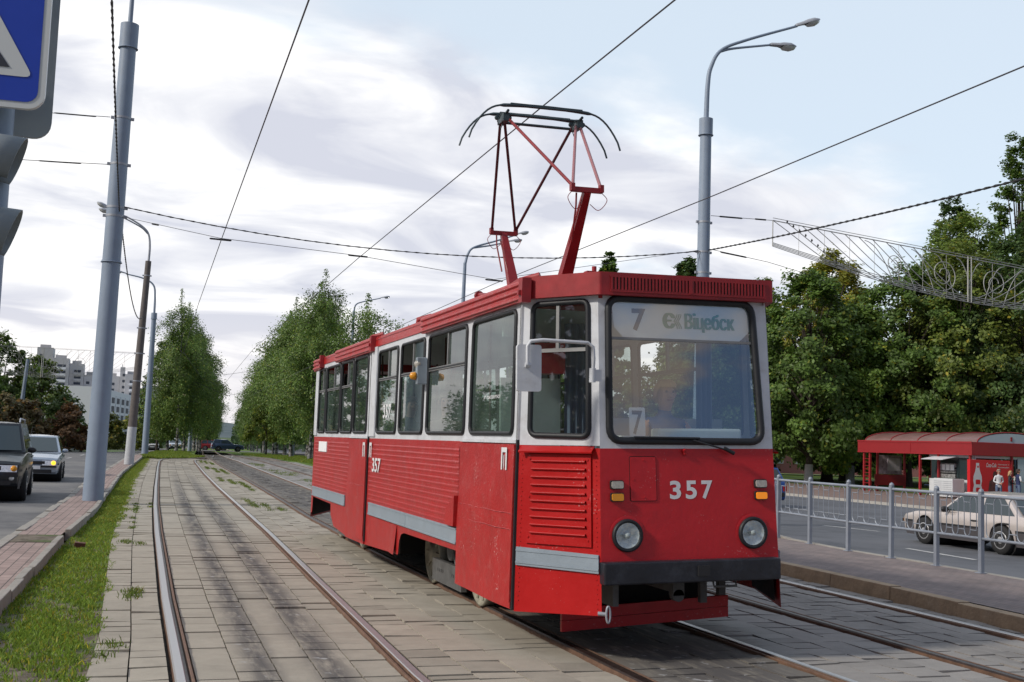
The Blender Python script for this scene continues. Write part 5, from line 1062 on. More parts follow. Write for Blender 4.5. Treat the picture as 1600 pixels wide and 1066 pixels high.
# ------------------------------------------------------------------ cars
def make_car(name, label, loc, rotz, paint, L_=4.4, W_=1.7, H_=1.42, wb=2.6, rw=.30, kind='sedan', cat='car', group=None, plate=True, hubs='hub', lit=False, cladding=False):
    t = thing(name, label, cat, loc, rotz, group)     # nose towards +y
    fo = (L_ - wb) * .46; yf = L_ / 2 - fo; yr = yf - wb; zb = .22 if kind != 'suv' else .34; belt = H_ * (.63 if kind != 'suv' else .62); ra = rw + .055
    def arch(yc): return [(yc + ra * math.cos(a), rw - .0 + ra * math.sin(a)) for a in np.linspace(math.pi, 0, 11) if rw + ra * math.sin(a) > zb]
    hood0 = L_ / 2 - (1.28 if kind != 'suv' else 1.15) - .06; nose = L_ / 2
    hoodz = belt - .03; nz = belt * .82
    if kind == 'sedan': tail = [(-L_ / 2 + .02, belt * .93), (-L_ / 2 + .10, belt + .02), (-L_ / 2 + .72, belt + .035)]
    else: tail = [(-L_ / 2 + .02, belt * .85), (-L_ / 2 + .06, belt + .02)]
    outl = [(-L_ / 2 + .10, zb + .05)] + [(p[0], p[1]) for p in arch(yr)] + arch(yf) + [(nose - .12, zb + .03), (nose - .02, zb + .10), (nose, zb + .28), (nose - .03, nz - .06), (nose - .10, nz), (nose - .55, (nz + hoodz) / 2 + .035), (hood0, hoodz + .01)] + tail[::-1] + [(-L_ / 2 - .01, zb + .30), (-L_ / 2, zb + .14)]
    clean = []
    for p in outl:
        if not clean or math.hypot(p[0] - clean[-1][0], p[1] - clean[-1][1]) > .01: clean.append(p)
    outl = clean; n = len(outl)
    pts = [Vector(p) for p in outl]; ed = [(i, (i + 1) % n) for i in range(n)]
    from mathutils.geometry import intersect_point_tri_2d
    grid = [Vector((a, b)) for a in np.arange(-L_ / 2 + .1, L_ / 2, .17) for b in np.arange(zb + .08, belt, .13)]
    vs, es, fs, *_ = delaunay_2d_cdt(pts + grid, ed, [list(range(n))], 1, 1e-5)
    def hwd(y, z):
        e_ = abs(y) / (L_ / 2); k_ = 1 - .16 * e_ ** 5 if y > 0 else 1 - .11 * e_ ** 6
        zz_ = (z - zb) / (belt - zb); return W_ / 2 * k_ * (1 - .05 * (1 - zz_) ** 2 - .075 * max(0, zz_ - .62) ** 1.3 / .38)
    mb = MB()
    for sg in (-1, 1): mb.add([(sg * hwd(v.x, v.y), v.x, v.y) for v in vs], [tuple(f) for f in fs], 0, True)
    ring_ = []
    for i in range(n): ring_.append(outl[i])
    vs2 = [];
    for (y, z) in ring_:
        for k_ in (-1, -.6, 0, .6, 1):
            crown = .035 * (1 - k_ * k_) if z > belt * .75 else 0; bow = .10 * (1 - k_ * k_) * (1 if y > L_ / 2 - .15 else (-.6 if y < -L_ / 2 + .15 else 0)); vs2.append((k_ * hwd(y, z), y + bow, z + crown))
    mb.add(vs2, [(5 * i + j, 5 * ((i + 1) % n) + j, 5 * ((i + 1) % n) + j + 1, 5 * i + j + 1) for i in range(n) for j in range(4)], 0, False)
    body = mb.build('body', M[paint], t)
    bm_ = bmesh.new(); bm_.from_mesh(body.data); bmesh.ops.remove_doubles(bm_, verts=bm_.verts, dist=.002); bmesh.ops.recalc_face_normals(bm_, faces=bm_.faces); bm_.to_mesh(body.data); bm_.free()
    b = body.modifiers.new('bevel', 'BEVEL'); b.width = .028; b.segments = 3; b.limit_method = 'ANGLE'; b.angle_limit = R(40)
    # greenhouse
    if kind == 'sedan': gb = [(-L_ / 2 + .55, hood0 + .02), (-L_ / 2 + 1.12, hood0 - .62)]
    elif kind == 'hatch': gb = [(-L_ / 2 + .06, hood0 + .02), (-L_ / 2 + .36, hood0 - .78)]
    else: gb = [(-L_ / 2 + .05, hood0 + .0), (-L_ / 2 + .22, hood0 - .62)]
    zt = H_
    def GH(side, y, u):      # u 0..1 from belt to roof
        return (side * (W_ / 2 * (.915 - .19 * u)), y, belt + (zt - belt) * u)
    secs = []
    for u in (0, .35, .7, .92, 1.0):
        ya = gb[0][0] + (gb[1][0] - gb[0][0]) * u ** 1.0; yb = gb[0][1] + (gb[1][1] - gb[0][1]) * u
        secs.append([GH(-1, ya, u), GH(1, ya, u), GH(1, yb, u), GH(-1, yb, u)])
    mb = MB()
    for a, b_ in zip(secs[:-1], secs[1:]):
        for j in range(4): mb.add([a[j], a[(j + 1) % 4], b_[(j + 1) % 4], b_[j]], [(0, 1, 2, 3)])
    top = secs[-1]; rv = []
    for i in range(5):
        for j in range(5):
            x = top[0][0] + (top[1][0] - top[0][0]) * j / 4; y = top[0][1] + (top[3][1] - top[0][1]) * i / 4; rv.append((x, y, zt + .045 * (1 - (2 * j / 4 - 1) ** 2) * (1 - (2 * i / 4 - 1) ** 2) ** .5))
    mb.add(rv, [(5 * i + j, 5 * i + j + 1, 5 * i + j + 6, 5 * i + j + 5) for i in range(4) for j in range(4)], 0, True)
    roof_ = mb.build('cabin', M[paint], t)
    bm_ = bmesh.new(); bm_.from_mesh(roof_.data); bmesh.ops.remove_doubles(bm_, verts=bm_.verts, dist=.002); bmesh.ops.recalc_face_normals(bm_, faces=bm_.faces); bm_.to_mesh(roof_.data); bm_.free()
    b = roof_.modifiers.new('bevel', 'BEVEL'); b.width = .03; b.segments = 2; b.limit_method = 'ANGLE'; b.angle_limit = R(40)
    ye = lambda u, e_: gb[0][e_] + (gb[1][e_] - gb[0][e_]) * u
    for sg in (-1, 1):
        ofs = lambda p, sg=sg: (p[0] + sg * .006, p[1], p[2] + .002)
        mid = (gb[1][0] + gb[1][1]) / 2 - .05
        def q(s0, s1, e0, e1):
            lo_, hi_ = .07, .86
            pts_ = [(s0(lo_), lo_), (s1(lo_), lo_), (s1(hi_), hi_), (s0(hi_), hi_)]; m2 = MB(); m2.panel(lambda y, u: ofs(GH(sg, y, u)), rquad(pts_, .04, 3)); m2.build('side_window', M['carglass'], t)
        q(lambda u: mid + .035, lambda u: ye(u, 1) - .10, 0, 0); 
        if kind == 'suv': q(lambda u: mid - .85, lambda u: mid - .035, 0, 0); q(lambda u: ye(u, 0) + .14, lambda u: mid - .92, 0, 0)
        else: q(lambda u: max(ye(u, 0) + .12, mid - 1.15 + .25 * u), lambda u: mid - .035, 0, 0)
    m2 = MB(); ofw = lambda x, u: (x * (1 - .19 * u / .915) * W_ / 2 * .915, ye(u, 1) + .010 + .03 * (1 - x * x), belt + (zt - belt) * u + .008)
    m2.grid(lambda u, x: ofw(x, u), [.06, .3, .6, .9], [-.90, -.5, 0, .5, .90]); m2.build('windscreen', M['carglass'], t)
    m2 = MB(); ofr = lambda x, u: (x * (1 - .19 * u / .915) * W_ / 2 * .915, ye(u, 0) - .010 - .02 * (1 - x * x), belt + (zt - belt) * u + .008)
    m2.grid(lambda u, x: ofr(x, u), [.12, .5, .88], [-.86, 0, .86]); m2.build('rear_window', M['carglass'], t)
    # wheels
    for yc in (yf, yr):
        m2 = MB(); m2.tube([(-W_ / 2 + .12, yc, rw), (W_ / 2 - .12, yc, rw)], ra * .98, 16); m2.build('wheel_well', M['dark'], t)
        for sg in (-1, 1):
            m2 = MB(); o_ = (sg * (W_ / 2 - .075), yc, rw); s2 = sg
            m2.lathe([(rw * .62, -.10 * s2), (rw * .95, -.09 * s2), (rw, -.06 * s2), (rw, .05 * s2), (rw * .95, .08 * s2), (rw * .66, .085 * s2)], o_, 'x', 24); wh = m2.build('wheel', M['tyre'], t)
            m2 = MB(); m2.lathe([(rw * .66, .075 * s2), (rw * .60, .090 * s2), (rw * .45, .075 * s2), (rw * .30, .080 * s2), (rw * .12, .095 * s2), (0, .095 * s2)], o_, 'x', 20)
            hb = m2.build('hubcap', M[hubs], wh)
            m2 = MB()
            for k_ in range(7):
                a = 2 * math.pi * k_ / 7; m2.tube([(o_[0] + .088 * s2, yc + rw * .30 * math.cos(a), rw + rw * .30 * math.sin(a)), (o_[0] + .088 * s2, yc + rw * .52 * math.cos(a), rw + rw * .52 * math.sin(a))], .009, 5)
            m2.build('hub_slots', M['blackplastic'], hb)
    # trim
    for sg in (-1, 1):
        m2 = MB(); y1 = nose - .02; w1 = hwd(nose - .05, nz - .12)
        m2.grid(lambda a, z: (sg * (w1 - .04 - .40 * a), nose + .014 + .10 * (1 - ((w1 - .04 - .40 * a) / (W_ / 2)) ** 2) - .032 * (z - (nz - .22)) / .16, z), [0, .15, .5, 1], [nz - .22, nz - .07], 0, False); m2.build('headlight', M['lens'] if not (lit and sg < 0) else M['lens'], t)
        m2 = MB(); m2.lathe([(.075, 0), (.06, .03), (0, .04)], (sg * (w1 - .11), nose + .10 * (1 - ((w1 - .11) / (W_ / 2)) ** 2) - .01, nz - .145), 'y', 12)
        m2.build('turn_signal', M['headlit'] if (lit and sg < 0) else M['amber'], t)
        m2 = MB(); w2 = hwd(-L_ / 2 + .05, belt * .7); m2.box(sg * w2 - (.14 if sg > 0 else -.01), sg * w2 + (.01 if sg > 0 else .14), -L_ / 2 - .03, -L_ / 2 + .14, belt * .66, belt * .88); m2.build('tail_light', mat('tail_red', (.35, .01, .01), .3) if 'tail_red' not in M else M['tail_red'], t)
        m2 = MB(); yb_ = gb[0][1] - .32; m2.lathe([(0, -.06), (.055, -.05), (.07, 0), (.06, .04), (0, .05)], (0, 0, 0), 'y', 10)
        mr2 = m2.build('mirror', M['blackplastic'] if paint in ('carblack', 'carbeige') else M[paint], t, loc=(sg * (W_ / 2 + .04), yb_, belt + .06)); mr2.scale = (1.5, 1, 1)
        for yy in ((gb[1][0] + gb[1][1]) / 2 - .02 + .10, (gb[1][0] + gb[1][1]) / 2 - .85):
            m2 = MB(); x_ = hwd(yy, belt - .13); m2.box(min(sg * x_, sg * (x_ + .018)), max(sg * x_, sg * (x_ + .018)), yy - .09, yy + .09, belt - .15, belt - .115); m2.build('door_handle', M['blackplastic'], t, bevel=.006)
        zs_ = (zb + belt) / 2 + .02
        ys_ = [y for y in np.linspace(-L_ / 2 + .1, L_ / 2 - .1, 24)]
        runs = [[]]
        for y in ys_:
            if any(abs(y - c_) < ra + .02 for c_ in (yf, yr)):
                if runs[-1]: runs.append([])
            else: runs[-1].append(y)
        def trim(nm, z0_, z1_, off_, mm_):
            for rn in runs:
                if len(rn) < 2: continue
                m2 = MB(); m2.add([(sg * (hwd(y, z) + off_), y, z) for y in rn for z in (z0_, z1_)], [(2 * i, 2 * i + 2, 2 * i + 3, 2 * i + 1) for i in range(len(rn) - 1)]); m2.build(nm, mm_, t)
        trim('side_trim', zs_ - .045, zs_ + .005, .006, M['blackplastic'])
        if cladding or kind == 'sedan':
            trim('sill_cladding', zb - .03, zb + (.26 if cladding else .17), .007, M['sill'])
    def front_strip(nm, z0, z1, w_, m_, out_=.015):
        m2 = MB(); m2.grid(lambda x, z: (x * w_, nose + .105 * (1 - (x * w_ / (W_ / 2)) ** 2) - .004 + out_, z), [-1, -.6, -.2, .2, .6, 1], [z0, z1], 0, False); m2.build(nm, M[m_], t)
    front_strip('grille', nz - .20, nz - .09, W_ * .22, 'blackplastic', .006); front_strip('lower_intake', zb + .06, zb + .17, W_ * .34, 'blackplastic'); front_strip('bumper_strip', zb + .24, zb + .30, W_ * .42, 'blackplastic')
    if plate: front_strip('number_plate', zb + .185, zb + .295, .26, 'paper', .02)
    m2 = MB(); m2.box(-W_ * .4, W_ * .4, -L_ / 2 - .05, -L_ / 2 + .05, zb + .18, zb + .34); m2.build('rear_bumper', M['blackplastic'], t, bevel=.02)
    return t
M['tail_red'] = mat('tail_lamp_red', (.35, .01, .01), .3); M['sill'] = mat('car_sill_grey', (.07, .065, .07), .5)
suv = make_car('suv', 'dark off-road car with roof bars cut by the left edge on the left road', (-3.06, 30.85, -.095), math.pi + R(1.5), 'carblack', 4.6, 1.82, 1.80, 2.65, .36, 'suv', cladding=True)
mb = MB()
for sg in (-1, 1): mb.tube([(sg * .62, -1.9, 1.80), (sg * .62, -1.8, 1.90), (sg * .62, .25, 1.92), (sg * .62, .42, 1.82)], .022, 6)
mb.build('roof_bar', M['galv'], suv)
for sg in (-1, 1): mb = MB(); mb.lathe([(.07, 0), (.05, .03), (0, .04)], (sg * .62, 2.30, .56), 'y', 10); mb.build('fog_lamp', M['lens'], suv)
sed = make_car('sedan', 'silver car with a lit amber indicator following the dark off-roader', (-2.78, 42.0, -.095), math.pi + R(1.0), 'carsilver', 4.3, 1.76, 1.45, 2.6, .30, 'hatch', lit=True)
mb = MB(); mb.tube([(.2, .15, 1.45), (.18, -.25, 1.75)], .006, 5); mb.build('aerial', M['blackplastic'], sed)
make_car('saloon_car', 'champagne coloured saloon driving past behind the platform railing', (18.18, 20.8, -.305), 0, 'carbeige', 4.35, 1.68, 1.23, 2.42, .30, 'sedan', cladding=True)
make_car('blue_car', 'bright blue car half hidden behind the tram front on the right road', (22.5, 39.4, -.36), 0, 'carbright', 4.1, 1.66, 1.45, 2.5, .29, 'hatch')
make_car('hatchback', 'dark blue hatchback crossing the tram tracks in the distance', (12.9, 156, -.62), -math.pi / 2, 'carblue', 4.1, 1.7, 1.52, 2.5, .31, 'hatch')
make_car('hatchback', 'small red car partly behind the distant dark blue hatchback', (11.9, 166, -.70), -math.pi / 2, 'carred', 4.0, 1.65, 1.45, 2.5, .3, 'hatch')
far_cars = [('white car coming toward the camera far off beside the brown pole', (3.3, 150), math.pi, 'carwhite'), ('pale car coming toward the camera just right of the third left pole', (6.3, 158), math.pi, 'carsilver'), ('dark car coming toward the camera by the far left birch trunk', (11.0, 190), math.pi, 'carblack')]
for lb, (x, y), rz, pt in far_cars: make_car('car', lb, (x, y, dip(y) - .10 if y < 156 else dip(y) + .02), rz, pt, 4.2, 1.7, 1.42, 2.55, .3, 'hatch')
pk = [('parked dark car at the far left, first of the parked row', -9.6, 'carblack'), ('parked blue car in the middle of the far left parked row', -7.4, 'carblue'), ('parked white car at the right end of the far left row', -5.2, 'carwhite')]
for lb, x, pt in pk: make_car('parked_car', lb, (x, 117 + (x + 10) * .3, -.92), R(25), pt, 4.2, 1.7, 1.42, 2.55, .3, 'hatch', group='cars parked at the far left')

# ------------------------------------------------------------------ bus stop shelter with kiosk
def shelter():
    bx_, by_, bz = 41.0, 48.5, -.36
    t = thing('bus_shelter', 'red bus stop shelter with a brown barrel roof across the right road', 'bus shelter', (bx_, by_, bz))
    Lg, D_ = 9.6, 5.0; z0, z1 = 2.24, 2.92
    mb = MB(); mb.box(-.06, .02, -.06, Lg, z0, z1); mb.box(.021, D_, -.06, .02, z0, z1); mb.box(.021, D_, Lg - .08, Lg, z0, z1); mb.box(D_ + .001, D_ + .08, -.06, Lg, z0, z1); mb.build('fascia', M['kiosk_red'], t, bevel=.015)
    mb = MB(); mb.box(-.085, -.062, -.07, Lg, z1 - .07, z1 + .012); mb.box(-.08, -.062, Lg * .5 - .02, Lg * .5 + .02, z0, z1 - .071); mb.box(-.085, -.062, -.07, Lg, z0 - .01, z0 + .05); mb.build('fascia_trim', M['kiosk_pole'], t)
    mb = MB(); mb.grid(lambda y, a: (.35 + (D_ - .7) * (1 - math.cos(a)) / 2, y, z1 - .04 + .56 * math.sin(a)), [.02 + (Lg - .1) * i / 8 for i in range(9)], [math.pi * i / 14 for i in range(15)]); mb.build('barrel_roof', M['polycarb'], t)
    for i in range(5):
        mb = MB(); y = .05 + (Lg - .2) * i / 4; mb.tube([(.35 + (D_ - .7) * (1 - math.cos(math.pi * j / 14)) / 2, y, z1 - .02 + .57 * math.sin(math.pi * j / 14)) for j in range(15)], .03, 6)
        mb.build('roof_rib', M['kiosk_red'], t)
    mb = MB(); mb.panel(lambda a, b: (a, .03, b), [(.38 + (D_ - .76) * (1 - math.cos(math.pi * j / 14)) / 2, z1 - .04 + .54 * math.sin(math.pi * j / 14)) for j in range(15)]); mb.panel(lambda a, b: (a, Lg - .12, b), [(.38 + (D_ - .76) * (1 - math.cos(math.pi * j / 14)) / 2, z1 - .04 + .54 * math.sin(math.pi * j / 14)) for j in range(15)]); g = mb.build('gable_pane', M['kiosk_blue'], t)
    mb = MB(); mb.box(D_ / 2 - .05, D_ / 2 + .05, -.0, .025, z1 + .1, z1 + .32); mb.build('gable_lamp', M['kiosk_red'], g)
    for x, y in ((.05, Lg - .5), (.05, Lg - 1.05), (.05, 4.1), (.05, .18), (4.8, Lg - .5), (4.8, 4.1), (4.8, .1), (1.1, Lg - .3), (3.0, Lg - .3), (.05, 2.6), (2.55, .06)):
        mb = MB(); mb.box(x - .055, x + .055, y - .055, y + .055, 0, z0 + .02); mb.build('post', M['kiosk_pole'], t)
    mb = MB()
    for q in range(9): mb.box(.02, .08, Lg - 1.05, Lg - .5, .25 + q * .2, .28 + q * .2)
    mb.build('lattice', M['kiosk_pole'], t)
    mb = MB(); mb.box(4.70, 4.78, 4.2, Lg - .3, .55, 1.0); mb.box(4.70, 4.78, 4.2, Lg - .3, 2.05, 2.2); mb.build('back_rail', M['kiosk_red'], t)
    mb = MB(); mb.box(1.15, 2.75, Lg - .36, Lg - .32, 1.0, 2.1); mb.build('poster', M['poster'], t)
    mb = MB(); mb.box(1.75, 2.6, Lg - .40, Lg - .361, 1.2, 1.95); mb.build('poster', mat('pale_poster', (.45, .42, .46), .6, var=.2, vscale=5), t)
    mb = MB(); mb.box(.9, 2.95, Lg - .36, Lg - .32, .35, .97); mb.build('end_panel', M['kiosk_red'], t)
    mb = MB(); mb.box(4.72, 4.76, 4.5, 5.7, 1.0, 2.04); mb.build('poster', M['mixgoods'], t)
    mb = MB(); mb.box(4.0, 4.45, 4.6, Lg - .8, .42, .48)
    for y in (4.8, 6.5, 8.3): mb.box(4.1, 4.35, y - .04, y + .04, 0, .42)
    mb.build('bench', M['carblue'], t)
    # kiosk in the near half
    mb = MB(); mb.box(.25, 4.7, .10, 3.6, .04, .95); mb.box(.25, 4.7, .10, 3.6, 2.1, 2.23); mb.box(.3, .36, .12, .5, .96, 2.09); mb.build('kiosk_wall', M['kiosk_white'], t)
    for b_ in ((.30, .34, .5, 1.3, .96, 2.09), (.30, .34, 1.35, 3.5, .96, 2.09), (2.8, 4.65, .13, .17, .96, 2.09)): mb = MB(); mb.box(*b_); mb.build('kiosk_window', M['carglass'], t)
    mb = MB(); mb.box(2.95, 4.55, .06, .098, .35, 2.15); mb.build('side_panel', M['kiosk_blue'], t)
    mb = MB()
    for z in (1.0, 1.28, 1.56): mb.box(.19, .28, 1.5, 2.9, z, z + .22)
    mb.build('goods', M['mixgoods'], t)
    for z, h_ in ((1.42, .30),):
        for q in range(4): mb = MB(); mb.box(.155, .185, 1.55 + q * .34, 1.82 + q * .34, z, z + h_); mb.build('price_card', M['paper'], t)
    mb = MB(); mb.add([(.20, 1.3, 2.16), (.20, 3.0, 2.16), (-.75, 3.0, 1.98), (-.75, 1.3, 1.98), (.20, 1.3, 2.13), (.20, 3.0, 2.13), (-.75, 3.0, 1.95), (-.75, 1.3, 1.95)], [(0, 1, 2, 3), (7, 6, 5, 4), (2, 3, 7, 6), (1, 2, 6, 5), (3, 0, 4, 7)]); mb.build('awning', M['kiosk_white'], t)
    f = thing('freezer', 'white chest freezer with shutters standing in front of the kiosk window', 'freezer', (bx_ - .75, by_ + .55, bz))
    mb = MB(); mb.box(0, .75, 0, 1.45, .06, 1.0); b = mb.build('cabinet', M['kiosk_white'], f, bevel=.02)
    mb = MB()
    for q in range(8): mb.box(-.012, -.002, .05, .76, .14 + .1 * q, .16 + .1 * q); mb.box(-.012, -.002, .80, 1.40, .14 + .1 * q, .16 + .1 * q)
    mb.build('shutter_slats', M['galv'], b)
    mb = MB(); mb.box(.05, .7, .05, 1.40, 1.001, 1.04); mb.build('lid', M['clear'], b)
    # drinks cabinet with its advert, on the end facing the camera
    a = thing('advert_board', 'red drinks advert with a white bottle beside the kiosk', 'advert board', (bx_ - .45, by_ - .40, bz))
    mb = MB(); mb.box(0, 2.5, 0, .22, .05, 2.02); p = mb.build('panel', M['adred'], a, bevel=.01)
    FA = lambda x, z: (x, -.003, z)
    bot_ = [(.16, 0), (.18, .05), (.19, .35), (.15, .55), (.18, .75), (.17, .95), (.10, 1.18), (.065, 1.40), (.065, 1.55)]
    mb = MB(); mb.panel(FA, [(.46 + a_ * 1.5, .12 + b_ * 1.12) for a_, b_ in bot_] + [(.46 - a_ * 1.5, .12 + b_ * 1.12) for a_, b_ in bot_[::-1]]); mb.build('bottle_picture', M['signwhite'], p)
    mb = MB(); mb.panel(lambda x, z: (x, -.006, z), rr(.34, .62, .78, 1.02, .05, 3)); mb.panel(lambda x, z: (x, -.006, z), [(.43, 1.62), (.53, 1.62), (.52, 1.72), (.44, 1.72)]); mb.panel(lambda x, z: (x, -.006, z), rr(.36, .60, .30, .62, .05, 3)); mb.build('bottle_label', M['adred'], p)
    mb = MB(); add_text(mb, 'Coca-Cola', FA, 1.00, 1.62, 1.66, 1.88, 0, .01, .35); add_text(mb, 'Уличное кафе', FA, 1.72, 2.42, 1.76, 1.85, 0, .0); add_text(mb, 'Наслаждайся', FA, 1.72, 2.42, 1.62, 1.71, 0, .0); mb.build('lettering', M['signwhite'], p)
    mb = MB(); mb.panel(FA, [(1.05, .12), (1.9, .12), (1.85, .9), (1.68, 1.12), (1.66, 1.30), (1.60, 1.46), (1.46, 1.46), (1.40, 1.30), (1.42, 1.10), (1.2, .95)]); mb.build('figure_picture', M['adbrown'], p)
shelter()

# ------------------------------------------------------------------ people
def person(label, loc, rotz, col, pose='stand', hair=('hairdark', 'short'), group=None, s=1.0, arms=None):
    """one skinned body facing -y; col = (top, sleeves, legs, shoes) material names"""
    V = {}; E_ = []
    def j(n_, p, r_): V[n_] = (Vector(p), r_)
    def e_(a, b, m_): E_.append((a, b, m_))
    top, sl_, lg, sh = col
    if pose == 'stand': ph = .93
    else: ph = .47
    j('pelvis', (0, 0, ph), .145); j('waist', (0, .0, ph + .16), .125); j('chest', (0, -.01, ph + .36), .150); j('neck0', (0, .01, ph + .50), .085); j('neck', (0, -.0, ph + .565), .052); j('jaw', (0, -.03, ph + .64), .070); j('head', (0, -.015, ph + .715), .092); j('crown', (0, .0, ph + .775), .070)
    for a, b, m_ in (('pelvis', 'waist', top), ('waist', 'chest', top), ('chest', 'neck0', top), ('neck0', 'neck', 'skin'), ('neck', 'jaw', 'skin'), ('jaw', 'head', 'skin'), ('head', 'crown', 'skin')): e_(a, b, m_)
    j('nose', (0, -.118, ph + .685), .014); e_('head', 'nose', 'skin')
    arms = arms or {}
    for sd_, sg in (('l', -1), ('r', 1)):
        j('sh' + sd_, (sg * .175, .0, ph + .46), .062); A = arms.get(sd_, ((sg * .235, .03, ph + .19), (sg * .225, -.07, ph - .05)))
        j('el' + sd_, A[0], .045); j('wr' + sd_, A[1], .030)
        d = (Vector(A[1]) - Vector(A[0])).normalized(); j('pa' + sd_, Vector(A[1]) + d * .07, .032)
        e_('chest', 'sh' + sd_, top); e_('sh' + sd_, 'el' + sd_, sl_); e_('el' + sd_, 'wr' + sd_, sl_ if sl_ != 'short' else 'skin'); e_('wr' + sd_, 'pa' + sd_, 'skin')
        u = d.cross(Vector((0, 0, 1))); u = u.normalized() if u.length > .1 else Vector((0, 1, 0)); v = d.cross(u)
        for k_, (o_, L_) in enumerate(((-.028, .062), (-.010, .074), (.010, .070), (.027, .052))):
            b0 = Vector(A[1]) + d * .085 + u * o_; b1 = b0 + d * L_ * .55 + v * .008; b2 = b1 + d * L_ * .40 + v * .025
            j('f%d%s' % (k_, sd_), b1, .0085); j('g%d%s' % (k_, sd_), b2, .0075); e_('pa' + sd_, 'f%d%s' % (k_, sd_), 'skin'); e_('f%d%s' % (k_, sd_), 'g%d%s' % (k_, sd_), 'skin')
        j('t' + sd_, Vector(A[1]) + d * .07 - u * .045, .010); j('u' + sd_, Vector(A[1]) + d * .105 - u * .052 + v * .01, .008); e_('pa' + sd_, 't' + sd_, 'skin'); e_('t' + sd_, 'u' + sd_, 'skin')
        if pose == 'stand':
            j('hip' + sd_, (sg * .095, 0, ph - .06), .098); j('kn' + sd_, (sg * .105, -.02, .50), .066); j('an' + sd_, (sg * .11, .015, .09), .043); j('to' + sd_, (sg * .125, -.13, .04), .035)
        else:
            j('hip' + sd_, (sg * .10, -.05, ph - .01), .098); j('kn' + sd_, (sg * .11, -.46, ph + .03), .068); j('an' + sd_, (sg * .11, -.48, .09), .043); j('to' + sd_, (sg * .12, -.60, .04), .035)
        e_('pelvis', 'hip' + sd_, lg); e_('hip' + sd_, 'kn' + sd_, lg); e_('kn' + sd_, 'an' + sd_, lg); e_('an' + sd_, 'to' + sd_, sh)
    names = list(V); idx = {n_: i for i, n_ in enumerate(names)}
    me = bpy.data.meshes.new('person'); me.from_pydata([V[n_][0] for n_ in names], [(idx[a], idx[b]) for a, b, _ in E_], []); o = bpy.data.objects.new('person', me); C.objects.link(o)
    o.modifiers.new('skin', 'SKIN'); sv = me.skin_vertices[0].data
    for n_ in names: r_ = V[n_][1]; sv[idx[n_]].radius = (r_, r_ * (.72 if n_ in ('waist', 'chest', 'pelvis', 'neck0') else 1)); sv[idx[n_]].use_root = (n_ == 'pelvis')
    for n_ in ('chest', 'waist', 'pelvis'): sv[idx[n_]].radius = (V[n_][1], V[n_][1] * .75)
    ss = o.modifiers.new('sub', 'SUBSURF'); ss.levels = 2; ss.render_levels = 2
    dg = bpy.context.evaluated_depsgraph_get(); m2 = bpy.data.meshes.new_from_object(o.evaluated_get(dg)); bpy.data.objects.remove(o)
    mats = []
    for _, _, q in E_:
        q = 'skin' if q == 'short' else q
        if q not in mats: mats.append(q)
    m2.materials.clear()
    for q in mats: m2.materials.append(M[q])
    segs = [(V[a][0], V[b][0], V[a][1], V[b][1], mats.index('skin' if q == 'short' else q)) for a, b, q in E_]
    for p in m2.polygons:
        c_ = p.center; best = 9; bi = 0
        for a, b, r0, r1, q in segs:
            ab = b - a; t_ = max(0, min(1, (c_ - a).dot(ab) / max(1e-9, ab.dot(ab)))); dd = (c_ - a - ab * t_).length - (r0 + (r1 - r0) * t_)
            if dd < best: best = dd; bi = q
        p.material_index = bi; p.use_smooth = True
    o = bpy.data.objects.new('person', m2); C.objects.link(o); o.location = loc; o.rotation_euler = (0, 0, rotz); o.scale = (s, s, s); tag(o, label, 'person', group)
    hz_ = ph + .715
    mb = MB()
    for sx_ in (-.033, .033): mb.lathe([(0, -.012), (.011, -.006), (.012, 0)], (sx_, -.098, hz_ + .005), 'y', 8)
    mb.build('eyes', M['eye'], o)
    mb = MB(); mb.tube([(-.024, -.097, hz_ - .065), (0, -.104, hz_ - .068), (.024, -.097, hz_ - .065)], .006, 6); mb.build('mouth', M['lip'], o)
    mb = MB()
    for sx_ in (-1, 1): mb.lathe([(.0, -.012), (.026, -.006), (.028, .004), (0, .012)], (sx_ * .094, .0, hz_ - .012), 'x', 10)
    mb.build('ears', M['skin'], o)
    mb = MB(); hk, hs = hair
    def hp(a, t_):
        lowz = {-1: .0}.get(0, 0)
        back = max(0, math.cos(a)); low_ = (-.02 - .075 * back - (.13 if hs == 'long' else 0) * (.5 + .5 * back)) if abs(a) < 1.9 else .045
        z = hz_ + low_ + (.118 - low_) * t_; rad = .106 * math.sqrt(max(0, 1 - max(0, (t_ - .25) / .75) ** 2.2)); return (rad * math.sin(a) * .92, .005 + rad * math.cos(a) * 1.02, z)
    mb.grid(lambda a, t_: hp(a, t_), [math.pi * (-1 + 2 * i / 20) for i in range(21)], [0, .15, .3, .5, .65, .8, .92, 1.0]); h_ = mb.build('hair' if hs != 'cap' else 'cap', M[hk], o)
    if hs == 'cap':
        mb = MB(); mb.prism([(-.07, -.08), (.07, -.08), (.05, -.175), (-.05, -.175)], lambda a, b, d: (a, b, hz_ + .05 + d), 0, .012); mb.build('peak', M[hk], h_)
    return o
person('grey-haired man in a white shirt with dark straps standing beside the red advert', (41.35, 47.0, -.46), R(-15), ('c_white', 'c_white', 'c_jeans', 'c_black'), hair=('hairgrey', 'short'), s=.96, arms={'l': ((-.25, .03, 1.12), (-.06, -.20, 1.02)), 'r': ((.25, .03, 1.12), (.06, -.20, 1.06))})
person('fair-haired woman in a black jacket standing between the two men at the kiosk', (41.78, 46.7, -.46), R(35), ('c_black', 'c_black', 'c_jeans', 'c_black'), hair=('hairblond', 'long'), s=.93, arms={'l': ((-.25, -.02, 1.15), (-.08, -.17, 1.38)), 'r': ((.23, .03, 1.12), (.14, -.2, 1.05))})
